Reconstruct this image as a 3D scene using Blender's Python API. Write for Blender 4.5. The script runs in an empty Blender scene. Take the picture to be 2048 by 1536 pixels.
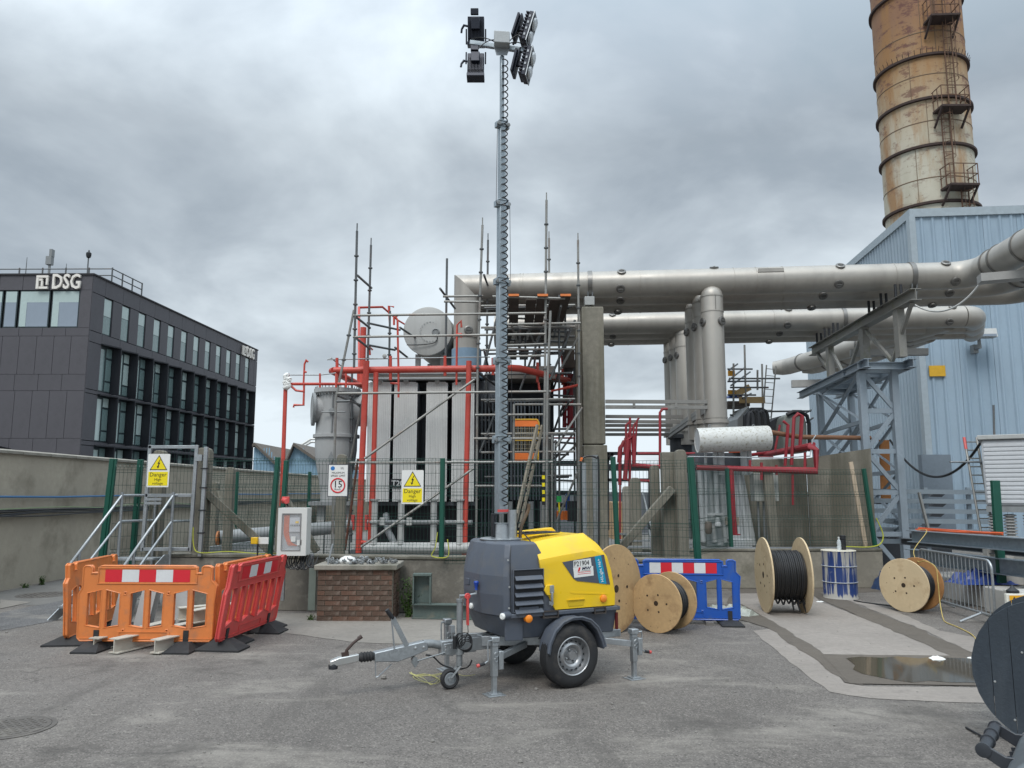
import bpy, bmesh, math, random
from mathutils import Vector, Matrix, noise as mnoise
random.seed(7)
R = math.radians
SC = bpy.context.scene
COL = SC.collection
# ---------------------------------------------------------------- camera
F_PX, CAM_H, PITCH = 1550.0, 1.8, R(7.9)
cam_d = bpy.data.cameras.new('camera'); cam = bpy.data.objects.new('camera', cam_d); COL.objects.link(cam)
cam_d.sensor_fit = 'HORIZONTAL'; cam_d.sensor_width = 36.0; cam_d.lens = 36.0 * F_PX / 2048.0
cam_d.clip_start = 0.05; cam_d.clip_end = 3000
cam.location = (0, 0, CAM_H); cam.rotation_euler = (R(90) + PITCH, 0, 0)
SC.camera = cam
# ---------------------------------------------------------------- world: overcast sky
W = bpy.data.worlds.new('World'); SC.world = W; W.use_nodes = True
SUN_EL, SUN_ROT = R(52), R(200)
def build_world():
    nt = W.node_tree; N = nt.nodes; L = nt.links; N.clear()
    out = N.new('ShaderNodeOutputWorld')
    tc = N.new('ShaderNodeTexCoord')
    sky = N.new('ShaderNodeTexSky'); sky.sky_type = 'NISHITA'; sky.sun_disc = False
    sky.sun_elevation = SUN_EL; sky.sun_rotation = SUN_ROT; sky.air_density = 1.2; sky.dust_density = 2.0
    b1 = N.new('ShaderNodeBackground'); b1.inputs[1].default_value = 0.075
    L.new(sky.outputs[0], b1.inputs[0])
    # cloud deck: directions projected on a high plane so clouds flatten towards the horizon
    sep = N.new('ShaderNodeSeparateXYZ'); L.new(tc.outputs['Generated'], sep.inputs[0])
    def mth(op, a, b=None, clamp=False):
        m = N.new('ShaderNodeMath'); m.operation = op; m.use_clamp = clamp
        for i, s in enumerate((a, b)):
            if s is None: continue
            if isinstance(s, (int, float)): m.inputs[i].default_value = s
            else: L.new(s, m.inputs[i])
        return m.outputs[0]
    zc = mth('MAXIMUM', sep.outputs[2], 0.0)
    den = mth('ADD', zc, 0.34)
    cx = mth('DIVIDE', sep.outputs[0], den); cy = mth('DIVIDE', sep.outputs[1], den)
    comb = N.new('ShaderNodeCombineXYZ'); L.new(cx, comb.inputs[0]); L.new(cy, comb.inputs[1])
    def nz(scale, detail, rough, off, dist=0.0):
        mp = N.new('ShaderNodeMapping'); mp.inputs['Location'].default_value = off
        L.new(comb.outputs[0], mp.inputs[0])
        n = N.new('ShaderNodeTexNoise'); n.inputs['Scale'].default_value = scale
        n.inputs['Detail'].default_value = detail; n.inputs['Roughness'].default_value = rough
        n.inputs['Distortion'].default_value = dist
        L.new(mp.outputs[0], n.inputs[0]); return n.outputs[0]
    n1 = nz(0.85, 6, 0.5, (CLOUD_X, CLOUD_Y, 0.0), 0.25)
    n2 = nz(2.3, 8, 0.55, (8.3, 2.2, 1.0), 0.3)
    s = mth('ADD', mth('MULTIPLY', n1, 0.68), mth('MULTIPLY', n2, 0.32))
    # light breaks low over the horizon
    low = mth('SUBTRACT', 1.0, mth('DIVIDE', zc, 0.36), True)
    s = mth('ADD', s, mth('MULTIPLY', low, 0.16))
    ramp = N.new('ShaderNodeValToRGB'); L.new(s, ramp.inputs[0])
    e = ramp.color_ramp.elements
    e[0].position = 0.425; e[0].color = (0.28, 0.335, 0.385, 1)
    e[1].position = 0.65; e[1].color = (0.70, 0.78, 0.84, 1)
    for p, c in ((0.465, (0.315, 0.365, 0.415, 1)), (0.52, (0.41, 0.465, 0.515, 1)), (0.58, (0.55, 0.615, 0.665, 1))):
        x = e.new(p); x.color = c
    # an overcast sky is brighter overhead than near the horizon
    gain = mth('ADD', 1.0, mth('MULTIPLY', mth('POWER', mth('MAXIMUM', mth('SUBTRACT', zc, 0.42), 0.0), 1.0), ZEN_GAIN))
    b2 = N.new('ShaderNodeBackground'); L.new(ramp.outputs[0], b2.inputs[0]); L.new(gain, b2.inputs[1])
    mix = N.new('ShaderNodeMixShader'); mix.inputs[0].default_value = 0.93
    L.new(b1.outputs[0], mix.inputs[1]); L.new(b2.outputs[0], mix.inputs[2]); L.new(mix.outputs[0], out.inputs[0])
CLOUD_X, CLOUD_Y, ZEN_GAIN = 3.1, 5.7, 4.6
build_world()
sun_d = bpy.data.lights.new('sun', 'SUN'); sun_d.energy = 1.5; sun_d.angle = R(24); sun_d.color = (1.0, 0.965, 0.92)
sun = bpy.data.objects.new('sun', sun_d); COL.objects.link(sun)
sun.rotation_euler = (R(90) - SUN_EL, 0, R(180) - SUN_ROT + R(0))
sun.rotation_euler = Vector((math.sin(SUN_ROT) * math.cos(SUN_EL), math.cos(SUN_ROT) * math.cos(SUN_EL), math.sin(SUN_EL))).to_track_quat('Z', 'Y').to_euler()
sun['kind'] = 'helper'
SC.view_settings.view_transform = 'Standard'; SC.view_settings.look = 'None'
SC.view_settings.exposure = 0.30; SC.view_settings.gamma = 1.0; SC.view_settings.use_curve_mapping = False
SC.render.engine = 'CYCLES'; SC.cycles.max_bounces = 6; SC.cycles.use_denoising = True
# ---------------------------------------------------------------- where a sight line of the survey photo meets a plane of the site
def ray(x, y):
    c, s = math.cos(PITCH), math.sin(PITCH); b = (768 - y) / F_PX
    return Vector(((x - 1024) / F_PX, c - b * s, s + b * c))
def G(x, y, z=0.0):
    d = ray(x, y); t = (z - CAM_H) / d.z; return Vector((d.x * t, d.y * t, z))
def P(x, y, Y):
    d = ray(x, y); t = Y / d.y; return Vector((d.x * t, Y, CAM_H + d.z * t))
# ---------------------------------------------------------------- materials
MATS = {}
def mat(name, col, rough=0.6, metal=0.0, var=0.12, scale=6.0, bump=0.0, bscale=80.0, dirt=None, damt=0.5, dscale=3.0,
        streak=False, spec=0.5, coat=0.0, alpha=1.0, trans=0.0, spangle=0.0, emit=None, rvar=0.0, dpos=0.55):
    """Procedural material: base colour broken up by two noises, optional dirt patches or streaks, optional fine bump."""
    if name in MATS: return MATS[name]
    m = bpy.data.materials.new(name); MATS[name] = m; m.use_nodes = True
    nt = m.node_tree; N = nt.nodes; L = nt.links
    b = N['Principled BSDF']
    b.inputs['Roughness'].default_value = rough; b.inputs['Metallic'].default_value = metal
    b.inputs['Specular IOR Level'].default_value = spec
    if coat: b.inputs['Coat Weight'].default_value = coat; b.inputs['Coat Roughness'].default_value = 0.15
    if alpha < 1: b.inputs['Alpha'].default_value = alpha
    if trans: b.inputs['Transmission Weight'].default_value = trans
    tc = N.new('ShaderNodeTexCoord')
    def noise(sc, det=5, rg=0.55, vec=None, strx=None):
        n = N.new('ShaderNodeTexNoise'); n.inputs['Scale'].default_value = sc
        n.inputs['Detail'].default_value = det; n.inputs['Roughness'].default_value = rg
        src = tc.outputs['Object']
        if strx:
            mp = N.new('ShaderNodeMapping'); mp.inputs['Scale'].default_value = strx; L.new(src, mp.inputs[0]); src = mp.outputs[0]
        L.new(src, n.inputs[0]); return n.outputs[0]
    def mix(fac, a, bb, mode='MIX'):
        x = N.new('ShaderNodeMix'); x.data_type = 'RGBA'; x.blend_type = mode
        for i, s in ((0, fac), (6, a), (7, bb)):
            if isinstance(s, (int, float)): x.inputs[i].default_value = s
            elif isinstance(s, tuple): x.inputs[i].default_value = (*s[:3], 1)
            else: L.new(s, x.inputs[i])
        return x.outputs[2]
    def rampf(src, lo, hi):
        r = N.new('ShaderNodeMapRange'); r.inputs[1].default_value = lo; r.inputs[2].default_value = hi
        L.new(src, r.inputs[0]); return r.outputs[0]
    n1 = noise(scale)
    dk = tuple(c * (1 - var) for c in col); lt = tuple(min(1, c * (1 + var)) for c in col)
    c = mix(rampf(n1, 0.3, 0.7), dk, lt)
    if var > 0.02:
        c = mix(rampf(noise(scale * 9, 3), 0.35, 0.75), c, tuple(x * (1 - var * 0.8) for x in col))
        c2 = c
    if spangle:
        v = N.new('ShaderNodeTexVoronoi'); v.inputs['Scale'].default_value = spangle; L.new(tc.outputs['Object'], v.inputs[0])
        sp = N.new('ShaderNodeSeparateColor'); L.new(v.outputs['Color'], sp.inputs[0])
        c = mix(rampf(sp.outputs[0], 0.0, 1.0), mix(0.5, c, tuple(x * 0.72 for x in col)), c)
    if dirt:
        dn = noise(dscale, 7, 0.62, strx=(1.0, 1.0, 0.12) if streak else None)
        f = rampf(dn, dpos - 0.02, dpos + 0.16)
        mm = N.new('ShaderNodeMath'); mm.operation = 'MULTIPLY'; mm.inputs[1].default_value = damt; L.new(f, mm.inputs[0])
        c = mix(mm.outputs[0], c, dirt)
    L.new(c, b.inputs['Base Color'])
    if rvar:
        rr = N.new('ShaderNodeMapRange'); rr.inputs[1].default_value = 0.3; rr.inputs[2].default_value = 0.7
        rr.inputs[3].default_value = max(0.05, rough - rvar); rr.inputs[4].default_value = min(1, rough + rvar)
        L.new(noise(scale * 2.3), rr.inputs[0]); L.new(rr.outputs[0], b.inputs['Roughness'])
    if bump:
        bp = N.new('ShaderNodeBump'); bp.inputs['Strength'].default_value = min(1.0, bump); bp.inputs['Distance'].default_value = 0.01 * max(1, bump)
        L.new(noise(bscale, 4), bp.inputs['Height']); L.new(bp.outputs[0], b.inputs['Normal'])
    if emit: b.inputs['Emission Color'].default_value = (*emit[0], 1); b.inputs['Emission Strength'].default_value = emit[1]
    m['out_color'] = 1
    return m
# ---------------------------------------------------------------- objects
def tag(o, label=None, cat=None, group=None, kind=None):
    if label: o['label'] = label
    if cat: o['category'] = cat
    if group: o['group'] = group
    if kind: o['kind'] = kind
    return o
def thing(name, loc, label, cat, group=None):
    o = bpy.data.objects.new(name, None); COL.objects.link(o); o.location = Vector(loc); o.empty_display_size = 0.2
    return tag(o, label, cat, group)
WL = {}
def wloc(o):
    v = Vector((0, 0, 0))
    while o is not None: v = v + Vector(o.location); o = o.parent
    return v
def frame(axis):
    a = Vector(axis).normalized(); t = Vector((0, 0, 1)) if abs(a.z) < 0.9 else Vector((1, 0, 0))
    u = t.cross(a).normalized(); return a, u, a.cross(u)
class MB:
    """Collects shapes in world metres (through an optional local-to-world map) and links them as one mesh object."""
    def __init__(s, tf=None): s.v = []; s.f = []; s.tf = tf
    def add(s, vs, fs):
        n = len(s.v); s.v += [Vector(p) for p in vs]; s.f += [tuple(i + n for i in f) for f in fs]; return s
    def bx(s, x0, x1, y0, y1, z0, z1):
        return s.add([(x0,y0,z0),(x1,y0,z0),(x1,y1,z0),(x0,y1,z0),(x0,y0,z1),(x1,y0,z1),(x1,y1,z1),(x0,y1,z1)],
                     [(3,2,1,0),(4,5,6,7),(0,1,5,4),(1,2,6,5),(2,3,7,6),(3,0,4,7)])
    def beam(s, p, q, w, h, up=(0, 0, 1)):
        p, q = Vector(p), Vector(q); a = (q - p).normalized(); u = Vector(up).cross(a)
        if u.length < 1e-4: u = Vector((1, 0, 0)).cross(a)
        u.normalize(); v = a.cross(u)
        vs = [b + u * (i * w / 2) + v * (j * h / 2) for b in (p, q) for i, j in ((-1,-1),(1,-1),(1,1),(-1,1))]
        return s.add(vs, [(3,2,1,0),(4,5,6,7),(0,1,5,4),(1,2,6,5),(2,3,7,6),(3,0,4,7)])
    def angle(s, p, q, w, t=0.012, up=(0, 0, 1)):   # L section
        p, q = Vector(p), Vector(q); a = (q - p).normalized(); u = Vector(up).cross(a)
        if u.length < 1e-4: u = Vector((1, 0, 0)).cross(a)
        u.normalize(); v = a.cross(u)
        s.beam(p + u * 0, q + u * 0, w, t, up); return s.beam(p + v * w / 2 - u * w / 2, q + v * w / 2 - u * w / 2, t, w - t, up)
    def ibeam(s, p, q, w, h, up=(0, 0, 1), t=0.012):
        p, q = Vector(p), Vector(q); a = (q - p).normalized(); u = Vector(up).cross(a).normalized(); v = a.cross(u)
        s.beam(p + v * (h - t) / 2, q + v * (h - t) / 2, w, t, up); s.beam(p - v * (h - t) / 2, q - v * (h - t) / 2, w, t, up)
        return s.beam(p, q, t, h - 2 * t, up)
    def tube(s, p, q, r, n=8, r2=None, cap=True):
        p, q = Vector(p), Vector(q); a, u, v = frame(q - p); r2 = r if r2 is None else r2
        vs = []; 
        for b, rr in ((p, r), (q, r2)):
            vs += [b + (u * math.cos(2*math.pi*i/n) + v * math.sin(2*math.pi*i/n)) * rr for i in range(n)]
        fs = [(i, (i+1) % n, n + (i+1) % n, n + i) for i in range(n)]
        if cap: fs += [tuple(range(n-1, -1, -1)), tuple(range(n, 2*n))]
        return s.add(vs, fs)
    def path(s, pts, r, n=8, cap=True):
        pts = [Vector(p) for p in pts]; m = len(pts); vs = []; a0 = None
        for k, p in enumerate(pts):
            d = (pts[min(k+1, m-1)] - pts[max(k-1, 0)]).normalized()
            if a0 is None: a, u, v = frame(d)
            else:
                u = (u - d * u.dot(d)).normalized(); v = d.cross(u)
            a0 = d; rr = r[k] if isinstance(r, (list, tuple)) else r
            if 0 < k < m-1:
                c = (pts[k]-pts[k-1]).normalized().dot((pts[k+1]-pts[k]).normalized()); rr = rr / max(0.7, math.sqrt(max(0.1, (1+c)/2))) if c < 0.6 else rr
            vs += [p + (u * math.cos(2*math.pi*i/n) + v * math.sin(2*math.pi*i/n)) * rr for i in range(n)]
        fs = [(k*n+i, k*n+(i+1) % n, (k+1)*n+(i+1) % n, (k+1)*n+i) for k in range(m-1) for i in range(n)]
        if cap: fs += [tuple(range(n-1, -1, -1)), tuple((m-1)*n+i for i in range(n))]
        return s.add(vs, fs)
    def lathe(s, c, axis, prof, n=24, cap=True):
        c = Vector(c); a, u, v = frame(axis); m = len(prof); vs = []
        for r, t in prof: vs += [c + a * t + (u * math.cos(2*math.pi*i/n) + v * math.sin(2*math.pi*i/n)) * max(r, 1e-4) for i in range(n)]
        fs = [(k*n+i, k*n+(i+1) % n, (k+1)*n+(i+1) % n, (k+1)*n+i) for k in range(m-1) for i in range(n)]
        if cap: fs += [tuple(range(n-1, -1, -1)), tuple((m-1)*n+i for i in range(n))]
        return s.add(vs, fs)
    def prism(s, pts, off):
        pts = [Vector(p) for p in pts]; off = Vector(off); n = len(pts)
        return s.add(pts + [p + off for p in pts], [tuple(range(n-1, -1, -1)), tuple(range(n, 2*n))] + [(i, (i+1) % n, n+(i+1) % n, n+i) for i in range(n)])
    def ring(s, c, axis, R_, r, n=24, k=8, a0=0, a1=2*math.pi):
        c = Vector(c); a, u, v = frame(axis); full = abs(a1 - a0 - 2*math.pi) < 1e-3; N_ = n if full else n + 1
        pts = [c + (u * math.cos(a0 + (a1-a0)*i/n) + v * math.sin(a0 + (a1-a0)*i/n)) * R_ for i in range(N_)]
        vs = []
        for i, p in enumerate(pts):
            d = (p - c).normalized(); vs += [p + (d * math.cos(2*math.pi*j/k) + a * math.sin(2*math.pi*j/k)) * r for j in range(k)]
        fs = [(i*k+j, i*k+(j+1) % k, ((i+1) % N_)*k+(j+1) % k, ((i+1) % N_)*k+j) for i in range(n) for j in range(k)]
        return s.add(vs, fs)
    def loft(s, secs, close=True):
        n = len(secs[0]); vs = [p for q in secs for p in q]
        fs = [(k*n+i, k*n+(i+1) % n, (k+1)*n+(i+1) % n, (k+1)*n+i) for k in range(len(secs)-1) for i in range(n)]
        if close: fs += [tuple(range(n-1, -1, -1)), tuple((len(secs)-1)*n+i for i in range(n))]
        return s.add(vs, fs)
    def mesh(s, name, m, org=Vector((0, 0, 0)), sharp=35):
        vs = [s.tf(p) if s.tf else p for p in s.v]
        me = bpy.data.meshes.new(name); me.from_pydata([Vector(p) - org for p in vs], [], s.f)
        me.polygons.foreach_set('use_smooth', [True] * len(me.polygons))
        bm = bmesh.new(); bm.from_mesh(me); bmesh.ops.recalc_face_normals(bm, faces=bm.faces); bm.to_mesh(me); bm.free()
        me.set_sharp_from_angle(angle=R(sharp)); me.materials.append(m); return me
    def build(s, name, m, parent=None, kind=None, bevel=0, loc=None, sharp=35, seg=2):
        org = Vector((0, 0, 0)) if parent is None else wloc(parent)
        o = bpy.data.objects.new(name, None) if False else None
        if loc is not None: me = s.mesh(name, m, Vector(loc), sharp)
        else: me = s.mesh(name, m, org, sharp)
        o = bpy.data.objects.new(name, me); COL.objects.link(o)
        if parent is not None: o.parent = parent
        if loc is not None: o.location = Vector(loc) - org
        if kind: o['kind'] = kind
        if bevel:
            b = o.modifiers.new('bevel', 'BEVEL'); b.width = bevel; b.segments = seg; b.limit_method = 'ANGLE'; b.angle_limit = R(32)
            b.harden_normals = False
        return o
def inst(name, me, parent, loc, rot=None, scale=None, kind=None):
    o = bpy.data.objects.new(name, me); COL.objects.link(o); o.parent = parent
    o.location = Vector(loc) - (wloc(parent) if parent else Vector((0, 0, 0)))
    if rot is not None: o.rotation_euler = rot
    if scale is not None: o.scale = scale
    if kind: o['kind'] = kind
    return o
def text(name, body, m, parent, org, right, up, size, ext=0.002, align='CENTER', font_scale=1.0, shear=0, off=0.0, sx=1.0):
    """Raised lettering lying in the plane spanned by right and up."""
    cu = bpy.data.curves.new(name, 'FONT'); cu.body = body; cu.size = size; cu.extrude = ext; cu.align_x = align; cu.align_y = 'CENTER'
    cu.shear = shear; cu.offset = off; cu.resolution_u = 2; cu.materials.append(m)
    tmp = bpy.data.objects.new('tmp', cu); me = bpy.data.meshes.new_from_object(tmp); bpy.data.objects.remove(tmp)
    o = bpy.data.objects.new(name, me); COL.objects.link(o); o.parent = parent
    r = Vector(right).normalized(); u = Vector(up).normalized(); n = r.cross(u)
    M = Matrix((r, u, n)).transposed().to_4x4()
    o.rotation_euler = M.to_euler(); o.location = Vector(org) - (wloc(parent) if parent else Vector((0, 0, 0)))
    o.scale = (sx, 1, 1)
    return o
def lerp(a, b, t): return Vector(a) * (1 - t) + Vector(b) * t
def sag(p, q, d, n=10):
    return [lerp(p, q, i / n) - Vector((0, 0, d * 4 * (i / n) * (1 - i / n))) for i in range(n + 1)]
def smooth_path(pts, n=6):
    pts = [Vector(p) for p in pts]; out = []
    for i in range(len(pts) - 1):
        p0, p1, p2, p3 = pts[max(i-1, 0)], pts[i], pts[i+1], pts[min(i+2, len(pts)-1)]
        for k in range(n):
            t = k / n
            out.append(0.5 * ((2*p1) + (-p0+p2)*t + (2*p0-5*p1+4*p2-p3)*t*t + (-p0+3*p1-3*p2+p3)*t*t*t))
    out.append(pts[-1]); return out
# ---------------------------------------------------------------- palette
GALV = mat('galvanised_steel', (0.42, 0.45, 0.47), 0.42, 0.75, 0.15, 5, 0.05, 120, dirt=(0.25,0.26,0.27), damt=0.5, spangle=45)
GALVD = mat('dull_galvanised_steel', (0.30, 0.32, 0.33), 0.55, 0.6, 0.2, 4, 0.05, 90, dirt=(0.16,0.15,0.13), damt=0.6, spangle=30)
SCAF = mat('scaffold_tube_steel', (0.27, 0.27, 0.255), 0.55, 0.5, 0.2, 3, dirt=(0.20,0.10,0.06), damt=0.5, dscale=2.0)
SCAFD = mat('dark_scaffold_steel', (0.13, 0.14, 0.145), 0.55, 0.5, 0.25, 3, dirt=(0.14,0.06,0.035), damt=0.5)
RED = mat('red_pipe_paint', (0.52, 0.065, 0.045), 0.45, 0, 0.12, 3, dirt=(0.42,0.14,0.10), damt=0.5)
DRED = mat('dark_red_pipe_paint', (0.27, 0.022, 0.032), 0.5, 0, 0.2, 4, dirt=(0.16,0.03,0.025), damt=0.6)
GREYP = mat('pale_grey_equipment_paint', (0.40, 0.41, 0.40), 0.5, 0, 0.07, 2, dirt=(0.25,0.25,0.23), damt=0.35, streak=True, dscale=4)
GREYM = mat('mid_grey_equipment_paint', (0.22, 0.235, 0.24), 0.5, 0, 0.1, 3, dirt=(0.12,0.12,0.11), damt=0.4, streak=True)
BLACKM = mat('black_steel', (0.022, 0.024, 0.028), 0.5, 0.2, 0.2, 5)
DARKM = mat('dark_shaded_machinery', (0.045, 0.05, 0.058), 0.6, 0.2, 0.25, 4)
RUBBER = mat('black_rubber', (0.022, 0.023, 0.025), 0.75, 0, 0.25, 14, 0.3, 60, dirt=(0.07,0.065,0.06), damt=0.5)
CABLEB = mat('black_cable_sheath', (0.016, 0.017, 0.019), 0.42, 0, 0.15, 6)
GREENP = mat('dark_green_powder_coat', (0.006, 0.075, 0.05), 0.4, 0, 0.12, 4)
GWIRE = mat('green_fence_wire', (0.008, 0.045, 0.035), 0.45, 0, 0.1, 4)
CONC = mat('weathered_concrete', (0.27, 0.255, 0.22), 0.85, 0, 0.18, 3, 0.35, 50, dirt=(0.10,0.10,0.075), damt=0.75, dscale=1.6, streak=True, dpos=0.5)
CONCD = mat('dark_mossy_concrete', (0.195, 0.183, 0.15), 0.9, 0, 0.22, 4, 0.5, 60, dirt=(0.09,0.086,0.065), damt=0.8, dscale=2.5, streak=True, dpos=0.47)
CONCL = mat('pale_precast_concrete', (0.42, 0.41, 0.385), 0.85, 0, 0.1, 2.5, 0.2, 60, dirt=(0.25,0.24,0.21), damt=0.5, dscale=1.5)
WHITEP = mat('white_paint', (0.72, 0.73, 0.71), 0.45, 0, 0.05, 3, dirt=(0.5,0.49,0.45), damt=0.3)
YELSIGN = mat('yellow_sign_film', (0.80, 0.66, 0.01), 0.4, 0, 0.03, 3)
INK = mat('black_sign_ink', (0.012, 0.012, 0.014), 0.45, 0, 0.02, 3)
REDINK = mat('red_sign_ink', (0.60, 0.02, 0.03), 0.45, 0, 0.03, 3)
BLUEINK = mat('blue_sign_ink', (0.02, 0.16, 0.45), 0.45, 0, 0.03, 3)
STAIN = mat('stainless_cladding', (0.40, 0.38, 0.345), 0.45, 0.4, 0.06, 0.8, 0.02, 6, dirt=(0.24,0.225,0.205), damt=0.55, dscale=1.3, rvar=0.08, streak=True)
SIDING = mat('blue_siding_paint', (0.295, 0.39, 0.475), 0.5, 0, 0.05, 1.2, dirt=(0.14,0.19,0.24), damt=0.3, streak=True, dscale=2)
BLUEST = mat('blue_grey_structural_steel', (0.27, 0.325, 0.375), 0.5, 0.1, 0.1, 2, dirt=(0.12,0.13,0.13), damt=0.35, streak=True)
TIMB = mat('scaffold_board_timber', (0.075, 0.06, 0.05), 0.85, 0, 0.3, 5, 0.2, 60)
ORANGE = mat('orange_plastic', (0.66, 0.205, 0.055), 0.45, 0, 0.08, 2, 0.05, 200, dirt=(0.34,0.17,0.10), damt=0.6, dscale=6, rvar=.12)
REDPL = mat('red_plastic', (0.58, 0.07, 0.065), 0.42, 0, 0.05, 2, 0.05, 200, dirt=(0.38,0.11,0.09), damt=0.6, dscale=6, rvar=.12)
BLUEPL = mat('blue_plastic', (0.012, 0.085, 0.40), 0.4, 0, 0.06, 2, 0.05, 200, dirt=(0.06,0.11,0.24), damt=0.6, dscale=6, rvar=.12)
REFW = mat('white_reflective_film', (0.66, 0.67, 0.68), 0.35, 0, 0.06, 4, dirt=(0.45,0.44,0.42), damt=0.4)
REFR = mat('red_reflective_film', (0.62, 0.02, 0.035), 0.35, 0, 0.05, 4)
# ================================================================= THE SETTING
def ground_mat(name, base, kind):
    m = bpy.data.materials.new(name); m.use_nodes = True; nt = m.node_tree; N = nt.nodes; L = nt.links
    b = N['Principled BSDF']; tc = N.new('ShaderNodeTexCoord')
    def noise(sc, det=6, rg=0.6, st=None, off=(0,0,0), dist=0):
        n = N.new('ShaderNodeTexNoise'); n.inputs['Scale'].default_value = sc; n.inputs['Detail'].default_value = det
        n.inputs['Roughness'].default_value = rg; n.inputs['Distortion'].default_value = dist
        mp = N.new('ShaderNodeMapping'); mp.inputs['Scale'].default_value = st or (1,1,1); mp.inputs['Location'].default_value = off
        L.new(tc.outputs['Object'], mp.inputs[0]); L.new(mp.outputs[0], n.inputs[0]); return n.outputs[0]
    def rg(src, lo, hi, a=0.0, c=1.0):
        r = N.new('ShaderNodeMapRange'); 
        for i, v in ((1, lo), (2, hi), (3, a), (4, c)): r.inputs[i].default_value = v
        L.new(src, r.inputs[0]); return r.outputs[0]
    def mix(fac, a, c, mode='MIX'):
        x = N.new('ShaderNodeMix'); x.data_type = 'RGBA'; x.blend_type = mode
        for i, s in ((0, fac), (6, a), (7, c)):
            if isinstance(s, (int, float)): x.inputs[i].default_value = s
            elif isinstance(s, tuple): x.inputs[i].default_value = (*s[:3], 1)
            else: L.new(s, x.inputs[i])
        return x.outputs[2]
    def mul(a, v):
        q = N.new('ShaderNodeMath'); q.operation = 'MULTIPLY'; L.new(a, q.inputs[0])
        if isinstance(v, (int, float)): q.inputs[1].default_value = v
        else: L.new(v, q.inputs[1])
        return q.outputs[0]
    dk = tuple(c*0.72 for c in base); lt = tuple(c*1.28 for c in base)
    c = mix(rg(noise(0.35, 7, 0.6), 0.35, 0.68), dk, lt)
    c = mix(rg(noise(1.7, 8, 0.68, off=(4,1,0)), 0.3, 0.75), c, mix(0.5, c, lt))
    if kind == 'asphalt':
        # aggregate: pale and dark chips
        v = N.new('ShaderNodeTexVoronoi'); v.inputs['Scale'].default_value = 95; L.new(tc.outputs['Object'], v.inputs[0])
        sp = N.new('ShaderNodeSeparateColor'); L.new(v.outputs['Color'], sp.inputs[0])
        c = mix(rg(sp.outputs[0], 0.72, 0.95, 0, 0.75), c, tuple(x*2.1 for x in base))
        c = mix(rg(sp.outputs[1], 0.70, 0.95, 0, 0.8), c, tuple(x*0.32 for x in base))
        c = mix(rg(noise(28, 5, 0.7), 0.35, 0.7, 0, 0.55), c, tuple(x*0.55 for x in base))
        # worn pale dust in drifts, oil and damp
        c = mix(mul(rg(noise(0.8, 9, 0.72, (0.6,1.5,1), (2.2,6.1,0), 0.4), 0.52, 0.68), 0.75), c, (0.27,0.25,0.22))
        c = mix(mul(rg(noise(1.1, 8, 0.7, (1,1,1), (9,3,0)), 0.55, 0.68), 0.7), c, tuple(x*0.45 for x in base))
        c = mix(mul(rg(noise(5.5, 8, 0.75, (0.7,1.6,1), (1,8,0)), 0.62, 0.72), 0.8), c, (0.36,0.34,0.30))
        w = noise(0.9, 5, 0.6, off=(3,3,0))
        vc = N.new('ShaderNodeTexVoronoi'); vc.feature = 'DISTANCE_TO_EDGE'; vc.inputs['Scale'].default_value = 0.42
        vm = N.new('ShaderNodeVectorMath'); vm.operation = 'MULTIPLY_ADD'; nn = N.new('ShaderNodeTexNoise'); nn.inputs['Scale'].default_value = 2.2; nn.inputs['Detail'].default_value = 6
        L.new(tc.outputs['Object'], nn.inputs[0]); L.new(nn.outputs['Color'], vm.inputs[0]); vm.inputs[1].default_value = (0.7,0.7,0); L.new(tc.outputs['Object'], vm.inputs[2]); L.new(vm.outputs[0], vc.inputs[0])
        crack = mul(rg(vc.outputs['Distance'], 0.0, 0.009, 1, 0), rg(w, 0.48, 0.6))
        c = mix(mul(rg(noise(0.55, 9, 0.7, (2.6,.55,1), (7,2,0), 0.6), 0.55, 0.66), 0.5), c, tuple(x*0.5 for x in base))
        c = mix(mul(rg(noise(9, 7, 0.8, (1,1,1), (3,9,0)), 0.64, 0.70), 0.85), c, tuple(x*0.4 for x in base))
        c = mix(mul(crack, 0.5), c, tuple(x*0.3 for x in base))
    else:
        c = mix(rg(noise(14, 6, 0.75), 0.35, 0.7, 0, 0.5), c, tuple(x*0.62 for x in base))
        c = mix(mul(rg(noise(3.2, 9, 0.75, (1,1.6,1)), 0.55, 0.72), 0.55), c, tuple(x*0.48 for x in base))
        c = mix(mul(rg(noise(70, 3, 0.7), 0.6, 0.75), 0.6), c, tuple(x*1.5 for x in base))
    L.new(c, b.inputs['Base Color'])
    L.new(rg(noise(1.4, 5, off=(5,5,0)), 0.3, 0.7, 0.72, 0.95), b.inputs['Roughness'])
    bp = N.new('ShaderNodeBump'); bp.inputs['Strength'].default_value = 0.55; bp.inputs['Distance'].default_value = 0.006
    L.new(noise(110 if kind == 'asphalt' else 55, 4, 0.8), bp.inputs['Height']); L.new(bp.outputs[0], b.inputs['Normal'])
    return m
ASPH = ground_mat('worn_asphalt', (0.143, 0.130, 0.118), 'asphalt')
ASPD = ground_mat('dark_asphalt_patch', (0.115, 0.113, 0.113), 'asphalt')
SLAB = ground_mat('pinkish_concrete_slab', (0.245, 0.22, 0.197), 'concrete')
APRN = ground_mat('grey_concrete_apron', (0.225, 0.208, 0.185), 'concrete')
WETD = ground_mat('damp_dirty_concrete', (0.105, 0.09, 0.074), 'concrete')
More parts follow.
